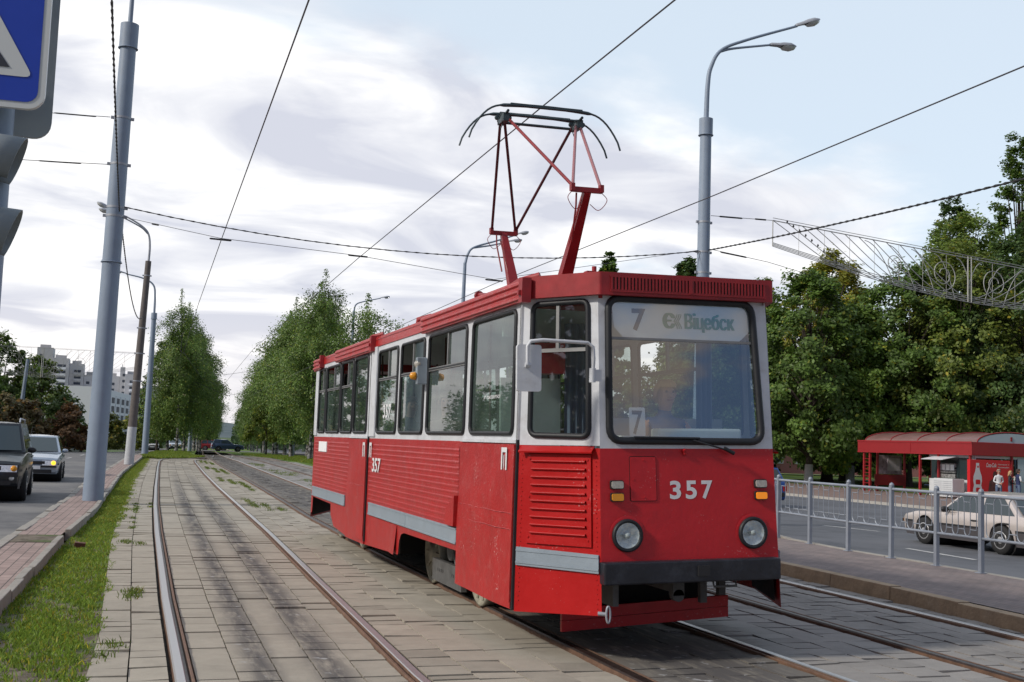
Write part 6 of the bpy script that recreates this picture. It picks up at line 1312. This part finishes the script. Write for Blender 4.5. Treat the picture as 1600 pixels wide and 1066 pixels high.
person('man in a dark cap and a navy jacket with white shoulders at the kiosk', (42.0, 46.4, -.46), R(80), ('c_navy', 'c_white', 'c_jeans', 'c_black'), hair=('hairdark', 'cap'), s=.99, arms={'l': ((-.25, .0, 1.15), (-.1, -.22, 1.10)), 'r': ((.27, .05, 1.12), (.22, -.12, .95))})
drv = person('woman driver in a blue top sitting behind the tram windshield', (4.40, 9.02, .93), 0, ('c_blue', 'short', 'c_jeans', 'c_black'), 'sit', ('hairblond', 'short'), s=1.0, arms={'l': ((-.26, -.06, .72), (-.18, -.34, .74)), 'r': ((.26, -.06, .72), (.18, -.34, .74))})
person('grey-haired passenger in a brown coat at the window behind the tram door', (3.42, 12.55, .89), R(-20), ('c_brown', 'c_brown', 'c_jeans', 'c_black'), 'sit', ('hairgrey', 'short'), s=1.0)
person('passenger at the second side window back from the tram door', (3.42, 14.30, .89), R(10), ('c_black', 'c_black', 'c_jeans', 'c_black'), 'sit', ('hairdark', 'long'), s=1.0)

# ------------------------------------------------------------------ trees
def leaf_object(name, cen, size, col, parent, rs, up=.35, droop=0.0, mat_='leaf', ctr=None):
    col = np.clip(col * 1.55, .004, .6)
    n = len(cen); nrm = rs.normal(size=(n, 3)); nrm[:, 2] = np.abs(nrm[:, 2]) * .8 + up
    if ctr is not None:
        d_ = cen - np.asarray(ctr); d_[:, 2] *= .45; d_ /= np.linalg.norm(d_, axis=1)[:, None] + 1e-6; nrm += 1.3 * d_
    nrm /= np.linalg.norm(nrm, axis=1)[:, None]
    a = np.cross(nrm, rs.normal(size=(n, 3))); a /= np.linalg.norm(a, axis=1)[:, None] + 1e-9
    if droop: a[:, 2] -= droop; a /= np.linalg.norm(a, axis=1)[:, None]
    b = np.cross(nrm, a); sz = size * rs.uniform(.6, 1.35, n)[:, None]
    v = np.stack([cen - a * sz * .55, cen + b * sz * .33, cen + a * sz * .55, cen - b * sz * .33], 1).reshape(-1, 3)
    me = bpy.data.meshes.new(name); me.vertices.add(4 * n); me.vertices.foreach_set('co', v.astype(np.float32).ravel()); me.loops.add(4 * n); me.loops.foreach_set('vertex_index', np.arange(4 * n, dtype=np.int32)); me.polygons.add(n); me.polygons.foreach_set('loop_start', np.arange(0, 4 * n, 4, dtype=np.int32)); me.polygons.foreach_set('loop_total', np.full(n, 4, dtype=np.int32)); me.update(calc_edges=True)
    me.materials.append(M[mat_]); o = bpy.data.objects.new(name, me); C.objects.link(o); o.parent = parent
    set_attr(o, 'tint', np.repeat(np.concatenate([col, np.ones((n, 1))], 1), 4, axis=0)); return o
def make_birch(name, label, loc, h, rad, seed, col, group=None, n_leaf=9000, low=.20, leaf=.155):
    rs = np.random.default_rng(seed); t = thing(name, label, 'tree', loc, 0, group)
    lean = rs.normal(0, .015, 2) * h
    ax = lambda z: Vector((lean[0] * (z / h) ** 1.5 + .06 * math.sin(z * .8 + seed), lean[1] * (z / h) ** 1.5, z))
    mb = MB(); zs = [-.5] + [h * i / 12 for i in range(13)]; mb.tube([ax(max(z, 0)) if z >= 0 else ax(0) - Vector((0, 0, .5)) for z in zs], [max(.012, .15 * (1 - max(z, 0) / h * .95)) * (1.25 if z < .3 else 1) for z in zs], 9); mb.build('trunk', M['birchbark'], t)
    C_ = []; K_ = []; lb = MB(); nl = 46
    for i in range(nl):
        f_ = low + (1 - low) * (i + rs.uniform(0, .8)) / nl * .97; z0 = h * f_ * .93; prof = math.sin(min(1, (f_ - low * .7) / (1 - low * .7)) ** 1.0 * math.pi) ** .5; L_ = rad * max(.26, prof) * rs.choice([.55, .8, .95, 1.05, 1.3])
        ang = i * 2.4 + rs.normal(0, .4); rise = rs.uniform(.35, .9); pts = []
        for k_ in range(7):
            q = k_ / 6; pts.append(ax(z0) + Vector((math.cos(ang) * L_ * q, math.sin(ang) * L_ * q, L_ * (rise * q - .75 * q ** 2.4) + .2 * q)))
        lb.tube(pts, [.045 * (1 - f_ * .6) * (1 - k_ / 7) + .008 for k_ in range(7)], 4, caps=False)
        tone = rs.normal(0, .18); m_ = int(n_leaf / nl * (.4 + .9 * prof))
        q = rs.uniform(.18, 1.05, m_) ** .75; idx = np.clip((q * 6).astype(int), 0, 5); fr = q * 6 - idx; P_ = np.array([tuple(p) for p in pts]); base = P_[idx] * (1 - fr)[:, None] + P_[np.clip(idx + 1, 0, 6)] * fr[:, None]
        off = rs.normal(0, 1, (m_, 3)) * np.array([.30, .30, .26]) * (.6 + .5 * rad / 3); off[:, 2] -= rs.exponential(.42, m_) * (q > .35)
        strands = rs.integers(0, 9, m_); so = rs.normal(0, .28, (9, 2)); off[:, :2] = off[:, :2] * .45 + so[strands]
        C_.append(base + off); K_.append(np.full(m_, tone))
    # leader tuft
    m_ = 260; tz = rs.uniform(.86, 1.03, m_) * h; w_ = (1.05 - tz / h) * rad * .9 + .12; an = rs.uniform(0, 6.28, m_); C_.append(np.stack([ax(h).x + np.cos(an) * w_ * rs.uniform(0, 1, m_), ax(h).y + np.sin(an) * w_ * rs.uniform(0, 1, m_), tz], 1)); K_.append(np.full(m_, .1))
    cen = np.concatenate(C_); tone = np.concatenate(K_)
    cen = cen[cen[:, 2] > 1.2]; tone = tone[:len(cen)] if len(tone) != len(cen) else tone
    mul = np.exp(tone + rs.normal(0, .22, len(cen)))[:, None]; c_ = np.array(col)[None, :] * mul; yel = (rs.random(len(cen)) < .10)[:, None]; c_ = np.where(yel, c_ * np.array([1.7, 1.25, .9]), c_)
    lb.build('branches', M['bark'], t); leaf_object('crown', cen, leaf, np.clip(c_, .004, .6), t, rs, .2, .5, ctr=(0, 0, h * .5)); return t
def make_tree(name, label, loc, h, rad, seed, col, group=None, n_leaf=16000, low=.14, spire=0.0, white=False, tr=.26, leaf=.30, bark='bark', clumps=150):
    rs = np.random.default_rng(seed); t = thing(name, label, 'tree', loc, 0, group)
    mb = MB(); th = h * (.55 if not spire else .8); bend = rs.normal(0, .25, 2)
    ax = lambda z: Vector((bend[0] * (z / h) + .1 * math.sin(z * .5 + seed), bend[1] * (z / h), z))
    zs = [-.4, 0, .25] + [th * i / 7 for i in range(1, 8)]; mb.tube([ax(z) for z in zs], [tr * (1.45 if z <= 0 else (1.15 if z < .3 else 1 - .7 * z / th)) for z in zs], 10); tk = mb.build('trunk', M[bark], t)
    if white: mb = MB(); mb.tube([ax(-.02), ax(.2), ax(1.35)], [tr * 1.5 + .01, tr * 1.2 + .01, tr * .97 + .012], 10); mb.build('whitewash', M['whitewash'], tk)
    lb = MB(); ce = []; rads = []; tones = []
    for i in range(clumps):
        u = (i + .5) / clumps; f_ = low + (1 - low) * u
        pr = (math.sin(min(1, (f_ - low * .4) / (1 - low * .4)) ** .8 * math.pi) ** .55) if not spire else ((1 - u) ** .75 * .9 + .10) * min(1, .55 + u * 6)
        ang = i * 2.39996 + rs.normal(0, .5); rr_ = rad * pr * (rs.uniform(.35, 1.08) ** .55) * (1 + .22 * math.sin(ang * 3 + seed) * math.cos(f_ * 7 + seed)); z = h * f_ * (1 - .05 * rs.random()) + rs.normal(0, .2); p = ax(min(z, h)) + Vector((math.cos(ang) * rr_, math.sin(ang) * rr_, -.12 * rr_)); ce.append(tuple(p)); rads.append(rs.uniform(.5, 1.15) * (.12 * rad + .30) * (1 - .45 * u * (1 if spire else .35))); tones.append(rs.normal(0, .18))
        if i % 3 == 0:
            a0 = ax(min(th * .98, max(h * .12, z * .62 - .4))); b0 = p; md = a0.lerp(b0, .55) + Vector((0, 0, .25 * rr_ * .4)); lb.tube([a0, a0.lerp(md, .5) + Vector((0, 0, .1)), md, b0], [tr * .33 * (1 - .6 * u), tr * .24, tr * .15, .02], 5, caps=False)
    lb.build('branches', M[bark], t)
    per = max(20, n_leaf // clumps); C_ = []; T_ = []
    for p, r_, to in zip(ce, rads, tones):
        m_ = int(per * (r_ / np.mean(rads)) ** 1.6) + 5; d = rs.normal(size=(m_, 3)); d /= np.linalg.norm(d, axis=1)[:, None]; rr_ = r_ * rs.uniform(0, 1, m_) ** .42; q = d * rr_[:, None] * np.array([1.12, 1.12, .78]); C_.append(np.array(p) + q); T_.append(np.full(m_, to))
    # stray outer sprigs so the outline is ragged
    m_ = n_leaf // 9; pick = rs.integers(0, len(ce), m_); d = rs.normal(size=(m_, 3)); d /= np.linalg.norm(d, axis=1)[:, None]; C_.append(np.array(ce)[pick] + d * (np.array(rads)[pick] * rs.uniform(.9, 1.55, m_))[:, None]); T_.append(np.array(tones)[pick])
    cen = np.concatenate(C_); tone = np.concatenate(T_); k_ = cen[:, 2] > .7; cen, tone = cen[k_], tone[k_]
    c_ = np.array(col)[None, :] * np.exp(tone * .8 + rs.normal(0, .20, len(cen)))[:, None]; yel = (rs.random(len(cen)) < .05)[:, None]; c_ = np.where(yel, c_ * np.array([2.0, 1.3, .8]), c_)
    leaf_object('crown', cen, leaf, np.clip(c_, .003, .6), t, rs, .35, ctr=(0, 0, h * .5)); return t
GB = (.085, .135, .032)     # birch green
birchL = [(4.7, 113.5, 15.2, 2.4), (5.6, 119, 14.6, 2.6), (6.4, 126, 14.0, 2.7), (4.0, 117, 11.0, 2.0), (7.4, 134, 13.6, 2.6), (8.3, 143, 13, 2.6), (9.2, 153, 13, 2.6), (10.7, 170, 12.5, 2.6), (12.0, 186, 12.5, 2.6), (13.8, 208, 12, 2.6), (16.5, 240, 12, 2.7), (19.2, 275, 12, 2.7)]
birchR = [(16.4, 84, 12.2, 2.9), (13.2, 87, 13.2, 2.9), (14.3, 93, 15.0, 3.1), (13.4, 99, 13.4, 2.7), (15.6, 104, 15.4, 3.1), (14.2, 109, 13.4, 2.7), (16.0, 116, 14.2, 2.9), (14.8, 123, 12.8, 2.7), (16.2, 131, 13.6, 2.9), (16.0, 142, 12.4, 2.7), (17.2, 154, 12.6, 2.8), (18.2, 170, 12.4, 2.8), (19.6, 188, 12.2, 2.8), (21.4, 210, 12, 2.8), (23.9, 240, 12, 2.8), (26.8, 275, 12, 2.8)]
protos = {}
def ordinal(i): return ['nearest', 'second', 'third', 'fourth', 'fifth', 'sixth', 'seventh', 'eighth', 'ninth', 'tenth', 'eleventh', 'twelfth', 'thirteenth', 'fourteenth', 'fifteenth', 'farthest'][i]
def birch_row(rows, sidename, seed0):
    for i, (x, y, h, r_) in enumerate(rows):
        lab = '%s birch with white trunk in the row %s of the tram tracks' % (('farthest' if i == len(rows) - 1 else ordinal(i)), sidename)
        z = -.05 + dip(y)
        if i < 4: t = make_birch('birch_tree', lab, (x, y, z), h, r_, seed0 + i, np.array(GB) * (1 + .12 * math.sin(i * 2.1)), 'birches ' + sidename + ' of the tracks', 20000, .2 if i != 3 else .12); protos[(sidename, i)] = (t, h)
        else:
            src, h0 = protos[(sidename, (i * 7 + 1) % 4)]; t = copy_tree(src); t.location = (x, y, z); t.rotation_euler = (0, 0, i * 1.7); t.scale = (h / h0 * 1.05, h / h0 * 1.05, h / h0); t['label'] = lab
birch_row(birchL, 'left', 100); birch_row(birchR, 'right', 200)
make_tree('tree', 'small yellowish-green tree at the foot of the right birch row', (12.6, 110, -.3), 5.2, 1.7, 321, (.10, .13, .02), n_leaf=3500, low=.35, leaf=.22, tr=.08, clumps=50)
make_tree('tree', 'thin young tree between the third left pole and the birches', (3.2, 128, -.45), 11.5, 2.0, 322, (.055, .09, .022), n_leaf=6000, low=.28, leaf=.24, tr=.14, clumps=80)
# park trees on the right
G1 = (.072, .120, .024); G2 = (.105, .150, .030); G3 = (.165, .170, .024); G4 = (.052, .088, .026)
park = [
 ('linden_tree', 'leafy tree with a whitewashed trunk at the left end of the park row', 43.8, 67.5, 14.6, 4.0, 401, G1, dict(white=True, low=.16)),
 ('linden_tree', 'tree with low hanging bright green branches left of the shelter, whitewashed trunk', 48.0, 69.0, 12.8, 4.6, 402, (.105, .165, .030), dict(white=True, low=.08)),
 ('linden_tree', 'tree with yellowing top left of the light garland', 49.4, 74, 17.4, 4.6, 403, G3, dict(low=.25, tr=.40)),
 ('maple_tree', 'broad dark green tree directly behind the left end of the shelter', 52.0, 68.0, 15.6, 5.2, 404, G1, dict(low=.20)),
 ('maple_tree', 'rounded tree with some yellow leaves behind the middle of the shelter', 55.4, 66.5, 17.2, 5.4, 405, (.10, .130, .026), dict(low=.20)),
 ('maple_tree', 'dark tree behind the near end of the shelter at the right edge', 59.0, 64.5, 18.5, 5.6, 406, G4, dict(low=.18)),
 ('maple_tree', 'wide green tree rising above the light garland on the right', 60.0, 72.0, 21.0, 5.6, 407, G2, dict(low=.22)),
 ('poplar_tree', 'tallest pointed tree in the upper right corner', 67.0, 74.0, 28.5, 4.6, 408, G1, dict(spire=1.0, low=.2)),
 ('poplar_tree', 'slightly lower pointed tree left of the tallest one', 64.0, 78.0, 24.0, 4.2, 409, G4, dict(spire=1.0, low=.2)),
 ('linden_tree', 'tree with light feathery top just right of the tram roof', 47.4, 80.0, 15.8, 3.6, 410, G2, dict(spire=.6, low=.2)),
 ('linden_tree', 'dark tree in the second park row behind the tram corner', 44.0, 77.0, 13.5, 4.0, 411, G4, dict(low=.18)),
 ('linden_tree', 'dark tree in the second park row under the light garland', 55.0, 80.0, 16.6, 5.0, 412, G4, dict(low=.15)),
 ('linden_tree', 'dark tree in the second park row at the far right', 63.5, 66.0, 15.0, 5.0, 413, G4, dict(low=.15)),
 ('spruce_tree', 'dark pointed treetop showing above the tram roof left of the lamp pole', 47.0, 92.0, 19.5, 3.4, 414, G4, dict(spire=1.0, low=.12)),
 ('linden_tree', 'small feathery treetop showing above the tram beacon', 42.8, 100.0, 20.6, 3.0, 415, G1, dict(spire=1.0, low=.2)),
 ('maple_tree', 'dark tree hidden behind the front of the tram', 38.5, 74.0, 12.5, 4.4, 416, G4, dict(low=.15)),
 ('maple_tree', 'green tree behind the tram side windows', 31.0, 84.0, 11.0, 4.2, 417, G1, dict(low=.12)),
 ('maple_tree', 'second green tree behind the tram side windows', 25.0, 92.0, 11.0, 4.2, 418, G1, dict(low=.12)),
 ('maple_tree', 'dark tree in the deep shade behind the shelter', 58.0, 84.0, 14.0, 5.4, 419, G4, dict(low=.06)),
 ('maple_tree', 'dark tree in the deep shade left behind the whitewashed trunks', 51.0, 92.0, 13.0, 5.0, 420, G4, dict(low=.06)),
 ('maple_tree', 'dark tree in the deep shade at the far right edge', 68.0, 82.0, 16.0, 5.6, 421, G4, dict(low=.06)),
]
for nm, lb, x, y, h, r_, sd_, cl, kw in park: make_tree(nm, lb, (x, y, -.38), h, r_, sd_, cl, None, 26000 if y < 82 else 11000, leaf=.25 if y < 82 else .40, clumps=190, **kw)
# park shrubs
for i, (x, y, s_) in enumerate(((53.2, 72.5, 1.1), (46.5, 79, 1.3), (60, 74, 1.2))):
    make_tree('shrub', ['rounded dark shrub right of the second whitewashed trunk', 'low shrub in the shade between the park trunks', 'low shrub behind the shelter'][i], (x, y, -.4), 1.5 * s_, 1.4 * s_, 500 + i, G4, n_leaf=2500, low=.05, leaf=.22, tr=.05, clumps=36)
# far left trees
for x, y, h, r_, sd_, cl, lb, lf in ((-14.5, 106, 10.8, 4.0, 601, G1, 'big dark green tree at the far left edge', 9000), (-10.9, 113, 10.6, 3.6, 602, (.075, .115, .026), 'dark green tree behind the slim far left pole', 9000), (-8.0, 121, 9.4, 3.2, 603, (.09, .13, .028), 'lighter green tree in front of the grey tower block', 8000),
    (-7.4, 101, 4.6, 1.9, 604, (.085, .062, .026), 'reddish brown autumn tree just right of the slim pole', 3500), (-9.2, 100, 4.9, 2.0, 605, (.08, .068, .028), 'brownish autumn tree left of the slim pole', 3500), (-4.6, 106, 4.6, 1.8, 606, (.095, .055, .026), 'rusty red autumn tree left of the nearest pole', 3500), (-5.2, 113, 5.6, 2.2, 607, (.06, .10, .025), 'dark green round tree behind the rusty one', 4000),
    (-1.6, 128, 4.4, 1.9, 608, (.085, .10, .024), 'olive green tree seen between the two left poles', 3500), (.2, 136, 4.2, 1.9, 609, (.13, .15, .025), 'yellow-green tree seen left of the brown pole base', 3500), (2.4, 150, 4.6, 2.0, 610, (.08, .12, .026), 'green tree seen right of the brown pole', 3500), (-11.8, 104, 5.0, 2.0, 611, G4, 'dark low tree under the big far left tree', 3000)):
    make_tree('tree', lb, (x, y, -.62 + dip(y)), h, r_, sd_, cl, n_leaf=lf, low=.2 if h < 7 else .1, leaf=.26 if h < 7 else .34, tr=.12 if h < 7 else .25, clumps=60 if h < 7 else 110)
rw = np.random.default_rng(77); n_ = 26000; yy = rw.uniform(260, 620, n_); ss_ = rw.choice([-1, 1], n_); cx_ = .0825 * yy - 1.5; off = rw.uniform(3.5, 60, n_); xx = cx_ + ss_ * off; top = (7 + 3.5 * np.sin(xx * .5 + yy * .11) + 2 * np.sin(xx * 1.3 + yy * .37)) * np.clip(off / 5, .5, 1)
kk = ~((ss_ < 0) & (xx < .02 * yy)); zz = -2.4 + rw.uniform(.0, 1, n_) ** .7 * top
n_ = 80000; y2 = rw.uniform(-5, 190, n_); x2 = rw.uniform(-31, -23, n_); x2 = np.where(y2 > 85, x2 - 22, x2); t2 = (8.5 + 2.2 * np.sin(y2 * .55) + 1.5 * np.sin(y2 * 1.7 + x2)); z2 = -.6 + rw.uniform(.02, 1, n_) ** .8 * t2
orr = leaf_object('unseen_roadside_trees', np.stack([x2, y2, z2], 1), .55, np.array([(.045, .08, .022)]) * np.exp(rw.normal(0, .3, (n_, 1))), None, rw); tag(orr, kind='stuff')  # unseen tree row beyond the left edge, added for the tram windows to reflect
dw = bpy.data.objects.new('distant_woods_anchor', None)
ow = leaf_object('distant_woods', np.stack([xx, yy, zz], 1)[kk], 1.5, np.array([(.035, .06, .022)]) * np.exp(rw.normal(0, .3, (int(kk.sum()), 1))), None, rw); tag(ow, kind='stuff'); bpy.data.objects.remove(dw)
# hedge and parapet blocks at the far side of the left road
mb = MB()
for i in range(16): mb.box(-1.6 + i * .34, -1.44 + i * .34, 116 + i * .9, 116.3 + i * .9, -1.0, -.45)
tag(mb.build('kerb_fence', M['kiosk_white']), 'low white barrier of short slabs at the far bend of the left road', 'barrier')

# ------------------------------------------------------------------ buildings
def building(name, label, boxes, wins, loc, group=None, extra=None):
    t = thing(name, label, 'building', loc); 
    for (x0, x1, y0, y1, z0, z1, m_) in boxes: mb = MB(); mb.box(x0, x1, y0, y1, z0, z1); mb.build('wall', M[m_], t)
    for wl in wins: mb = MB(); [mb.box(*b) for b in wl[1]]; mb.build(wl[0], M[wl[2]], t)
    return t
def along(p0, p1, zt, zb):     # long slab facing the avenue, windows in rows
    pass
t = thing('office_building', 'long white office building with rows of dark windows behind the left poles', 'building', (-9.0, 400, -3))
dvec = Vector((.13, 1, 0)).normalized(); nv = Vector((1, -.13, 0)).normalized()
def WP(s_, d, z): return tuple(dvec * s_ + nv * d + Vector((0, 0, z)))
mb = MB(); Ht = 18.6; LL = 260
mb.add([WP(0, 0, 0), WP(LL, 0, 0), WP(LL, 0, Ht), WP(0, 0, Ht), WP(0, -40, 0), WP(LL, -40, 0), WP(LL, -40, Ht), WP(0, -40, Ht)], [(0, 1, 2, 3), (7, 6, 5, 4), (3, 2, 6, 7), (0, 3, 7, 4), (1, 5, 6, 2)]); wl_ = mb.build('wall', M['bldwhite'], t)
nW = 0
for fl_ in range(5):
    for k_ in range(16):
        s_ = 6 + k_ * 12.5; z = 2.2 + fl_ * 3.0; mb = MB(); mb.add([WP(s_, .06, z), WP(s_ + 7.0, .06, z), WP(s_ + 7.0, .06, z + 2.0), WP(s_, .06, z + 2.0)], [(0, 1, 2, 3)]); mb.build('window', M['bldwin'], t)
for k_ in range(17): s_ = 2.6 + k_ * 12.5; mb = MB(); mb.add([WP(s_, .2, 1.5), WP(s_ + 1.6, .2, 1.5), WP(s_ + 1.6, .2, 17), WP(s_, .2, 17), WP(s_, .01, 1.5), WP(s_ + 1.6, .01, 1.5), WP(s_ + 1.6, .01, 17), WP(s_, .01, 17)], [(0, 1, 2, 3), (0, 3, 7, 4), (1, 5, 6, 2), (3, 2, 6, 7)]); mb.build('pilaster', M['bldwhite'], wl_)
for s_ in (-5.0, -17): mb = MB(); mb.add([WP(-.1, s_, 9.2), WP(-.1, s_ - 1.7, 9.2), WP(-.1, s_ - 1.7, 11.2), WP(-.1, s_, 11.2)], [(0, 1, 2, 3)]); mb.build('window', M['bldwin'], t)
# grey stepped tower block behind it
t = thing('tower_block', 'grey stepped apartment tower block behind the white office building', 'building', (-24, 600, -4))
for i, (x0, x1, zt, y0) in enumerate(((-18.5, -11.2, 44.5, 0), (-11.1, -3.6, 39.5, -4), (-3.5, 3.2, 37.5, 2), (3.3, 20, 32.4, 4), (20.1, 22.4, 37.0, 3), (22.5, 30, 33.5, 0), (30.1, 44, 27, 3))):
    mb = MB(); mb.box(x0, x1, y0, y0 + 14, 0, zt); mb.box(x0 + 1, x1 - 1.6, y0 + 4, y0 + 9, zt + .01, zt + 1.6); mb.build('wall', M['bldgrey'], t)
    for k_ in range(int((zt - 3) / 3)):
        z = zt - 4.6 - 3.0 * k_
        if z < 12: break
        if i in (1, 2, 5):
            mb = MB(); mb.box(x0 + 2.2, x1 - 1.2, y0 - 1.2, y0 - .01, z - .9, z + .2); mb.build('balcony', M['bldwhite'] if i != 2 else M['bldgrey'], t)
            mb = MB(); mb.box(x0 + 2.3, x1 - 1.3, y0 - .06, y0 - .012, z + .25, z + 1.5); mb.build('window', M['bldwin'], t)
        else:
            mb = MB(); n_ = max(1, int((x1 - x0) / 4)); [mb.box(x0 + 1.2 + q * 3.9, x0 + 2.7 + q * 3.9, y0 - .06, y0 - .01, z, z + 1.3) for q in range(n_)]; mb.build('window', M['bldwin'], t)
# low pink house glimpsed through the park
t = thing('pink_house', 'low pink building with white window surrounds glimpsed between the park trunks', 'building', (66, 104, -.4))
mb = MB(); mb.box(-14, 16, 0, 8, 0, 5.4); mb.build('wall', M['bldpink'], t)
mb = MB(); mb.prism([(-14.6, 5.4), (16.6, 5.4), (14, 7.4), (-12, 7.4)], lambda a, b, d: (a, d, b), -.5, 8.5); mb.build('roof', M['bldgrey'], t)
for k_ in range(9):
    x = -12.5 + k_ * 3.1; mb = MB(); mb.box(x - .2, x + 1.5, -.08, -.005, 1.0, 3.6); f_ = mb.build('window_frame', M['bldwhite'], t); mb = MB(); mb.box(x, x + 1.3, -.12, -.085, 1.2, 3.4); mb.build('pane', M['bldwin'], f_)

# ------------------------------------------------------------------ grass on the verge, weeds in the joints
def grass(name, pts, hgt, wid, col, rs, label=None):
    n = len(pts); a = rs.uniform(0, 2 * np.pi, n); h_ = hgt * rs.uniform(.45, 1.25, n); lean = rs.normal(0, .55, (n, 2)) * h_[:, None]; w_ = wid * rs.uniform(.6, 1.3, n)
    dx = np.stack([np.cos(a) * w_, np.sin(a) * w_, np.zeros(n)], 1); mid = pts + np.stack([lean[:, 0] * .35, lean[:, 1] * .35, h_ * .6], 1); tip = pts + np.stack([lean[:, 0], lean[:, 1], h_], 1)
    v = np.stack([pts - dx, pts + dx, mid + dx * .7, tip, mid - dx * .7], 1).reshape(-1, 3)
    me = bpy.data.meshes.new(name); me.vertices.add(5 * n); me.vertices.foreach_set('co', v.astype(np.float32).ravel()); me.loops.add(5 * n); me.loops.foreach_set('vertex_index', np.arange(5 * n, dtype=np.int32)); me.polygons.add(n); me.polygons.foreach_set('loop_start', np.arange(0, 5 * n, 5, dtype=np.int32)); me.polygons.foreach_set('loop_total', np.full(n, 5, dtype=np.int32)); me.update(calc_edges=True)
    me.materials.append(M['leaf']); o = bpy.data.objects.new(name, me); C.objects.link(o); c_ = np.array(col)[None, :] * np.exp(rs.normal(0, .25, n))[:, None]; dry = (rs.random(n) < .12)[:, None]; c_ = np.where(dry, c_ * np.array([1.9, 1.15, .9]), c_)
    set_attr(o, 'tint', np.repeat(np.concatenate([np.clip(c_, .004, .6), np.ones((n, 1))], 1), 5, axis=0)); tag(o, kind='stuff'); return o
rs = np.random.default_rng(5)
def patchy(x, y): return .80 + .20 * np.sin(x * 6.1 + 2.3 * np.sin(y * 1.1)) + .20 * np.sin(y * 1.9 + 3.5 * np.sin(x * 4.1 + .6) + x * 3) + .16 * np.sin(x * 17 + y * 9) + .14 * np.sin(x * 23 - y * 13)
P_ = []
for ya, yb, dens, in ((5, 9, 2600), (9, 14, 2600), (14, 22, 1500), (22, 36, 900), (36, 60, 500), (60, 86, 260)):
    W = 1.5; n = int(dens * (yb - ya) * W); y = rs.uniform(ya, yb, n); f = rs.uniform(0, 1, n); x0 = np.array([IK(q) for q in np.linspace(ya, yb, 60)]); x1 = np.array([GS(q) for q in np.linspace(ya, yb, 60)]); g = np.linspace(ya, yb, 60); xl, xr = np.interp(y, g, x0), np.interp(y, g, x1); x = xl + (xr - xl + .06 + .05 * np.sin(y * 3)) * f
    k = patchy(x, y) + np.where(y > 14, .35, 0) + np.where(f > .25, .12, -.12) - np.clip((f - .80) * 2.2, 0, .5) - np.where((y < 9.8) & (f < .55), .25, 0) > rs.uniform(.35, 1.1, n)
    k &= rs.random(n) < np.clip((xr - xl) / W * 1.3, 0, 1)
    z = np.array([-.045 + dip(q) for q in y[k]]); P_.append(np.stack([x[k], y[k], z], 1))
pts = np.concatenate(P_); grass('grass', pts, .042, .006, (.19, .29, .04), rs)
far = pts[pts[:, 1] > 22]; o_ = grass('grass', np.repeat(far, 2, 0) + rs.normal(0, .06, (len(far) * 2, 3)) * np.array([1, 1, 0]), .055, .012, (.18, .25, .035), rs)
# weeds in the slab joints
P_ = []
for i in range(26):
    y = 6 + 24 * rs.random() ** .8; sidej = rs.random()
    if sidej < .55: x = (GS(y) + AL(y)) / 2 - .03 + rs.normal(0, .02)
    elif sidej < .75: x = GS(y) + rs.normal(.06, .10)
    else: x = AL(y) - .11 + rs.normal(0, .02)
    if y < 20: continue
    m_ = rs.integers(12, 60); P_.append(np.stack([rs.normal(x, .035, m_), rs.normal(y, .07, m_), np.full(m_, -.03)], 1))
for (x, y, m_) in ((.19, 12.6, 150), (.16, 12.3, 90), (.02, 9.5, 60), (-.06, 9.1, 50), (.10, 18.2, 90), (.3, 18.0, 60)): P_.append(np.stack([rs.normal(x, .05, m_), rs.normal(y, .12, m_), np.full(m_, -.03)], 1))
for i in range(900):
    y = rs.uniform(26, 72); k_ = rs.integers(1, 4); x = AR(y) + .09 + (BL(y) - AR(y) - .17) * k_ / 4 + rs.normal(0, .02)
    if math.sin(y * .45 + k_) + .5 * math.sin(y * 1.3 + 2 * k_) < .35: continue
    m_ = rs.integers(8, 28); P_.append(np.stack([rs.normal(x, .045, m_), rs.normal(y, .16, m_), np.full(m_, -.03)], 1))
for i in range(420):
    y = rs.uniform(32, 70); x = BR(y) + .3 + rs.random() * max(.2, CL(y) - BR(y) - .5)
    if math.sin(y * .5) + math.sin(x * 3) < .3: continue
    m_ = rs.integers(8, 22); P_.append(np.stack([rs.normal(x, .06, m_), rs.normal(y, .2, m_), np.full(m_, -.03)], 1))
grass('weeds', np.concatenate(P_), .045, .006, (.13, .19, .035), rs)
# tufts on the tree lawn so that its edge is not a clean line
n = 60000; y = rs.uniform(74, 118, n); xa = np.array([OK_(q) + .4 for q in np.linspace(74, 118, 60)]); g = np.linspace(74, 118, 60); xb = np.array([BL(q) - 1.1 if q > 90 else AL(q) - .5 for q in np.linspace(74, 118, 60)]); f = rs.random(n); x = np.interp(y, g, xa) + (np.interp(y, g, xb) - np.interp(y, g, xa)) * f
k = (y > 84) | (x > np.interp(y, g, [IK(q) for q in g])); z = np.array([-.03 + .07 * math.sin(math.pi * a) + dip(b) * .8 for a, b in zip(f[k], y[k])]); p1 = np.stack([x[k], y[k], z], 1)
n = 40000; y = rs.uniform(70, 115, n); x = rs.uniform(10.9, 16.5, n); p2 = np.stack([x, y, np.array([-.0 + dip(b) * .9 for b in y])], 1)
grass('grass', np.concatenate([p1, p2]), .12, .02, (.17, .25, .035), rs)
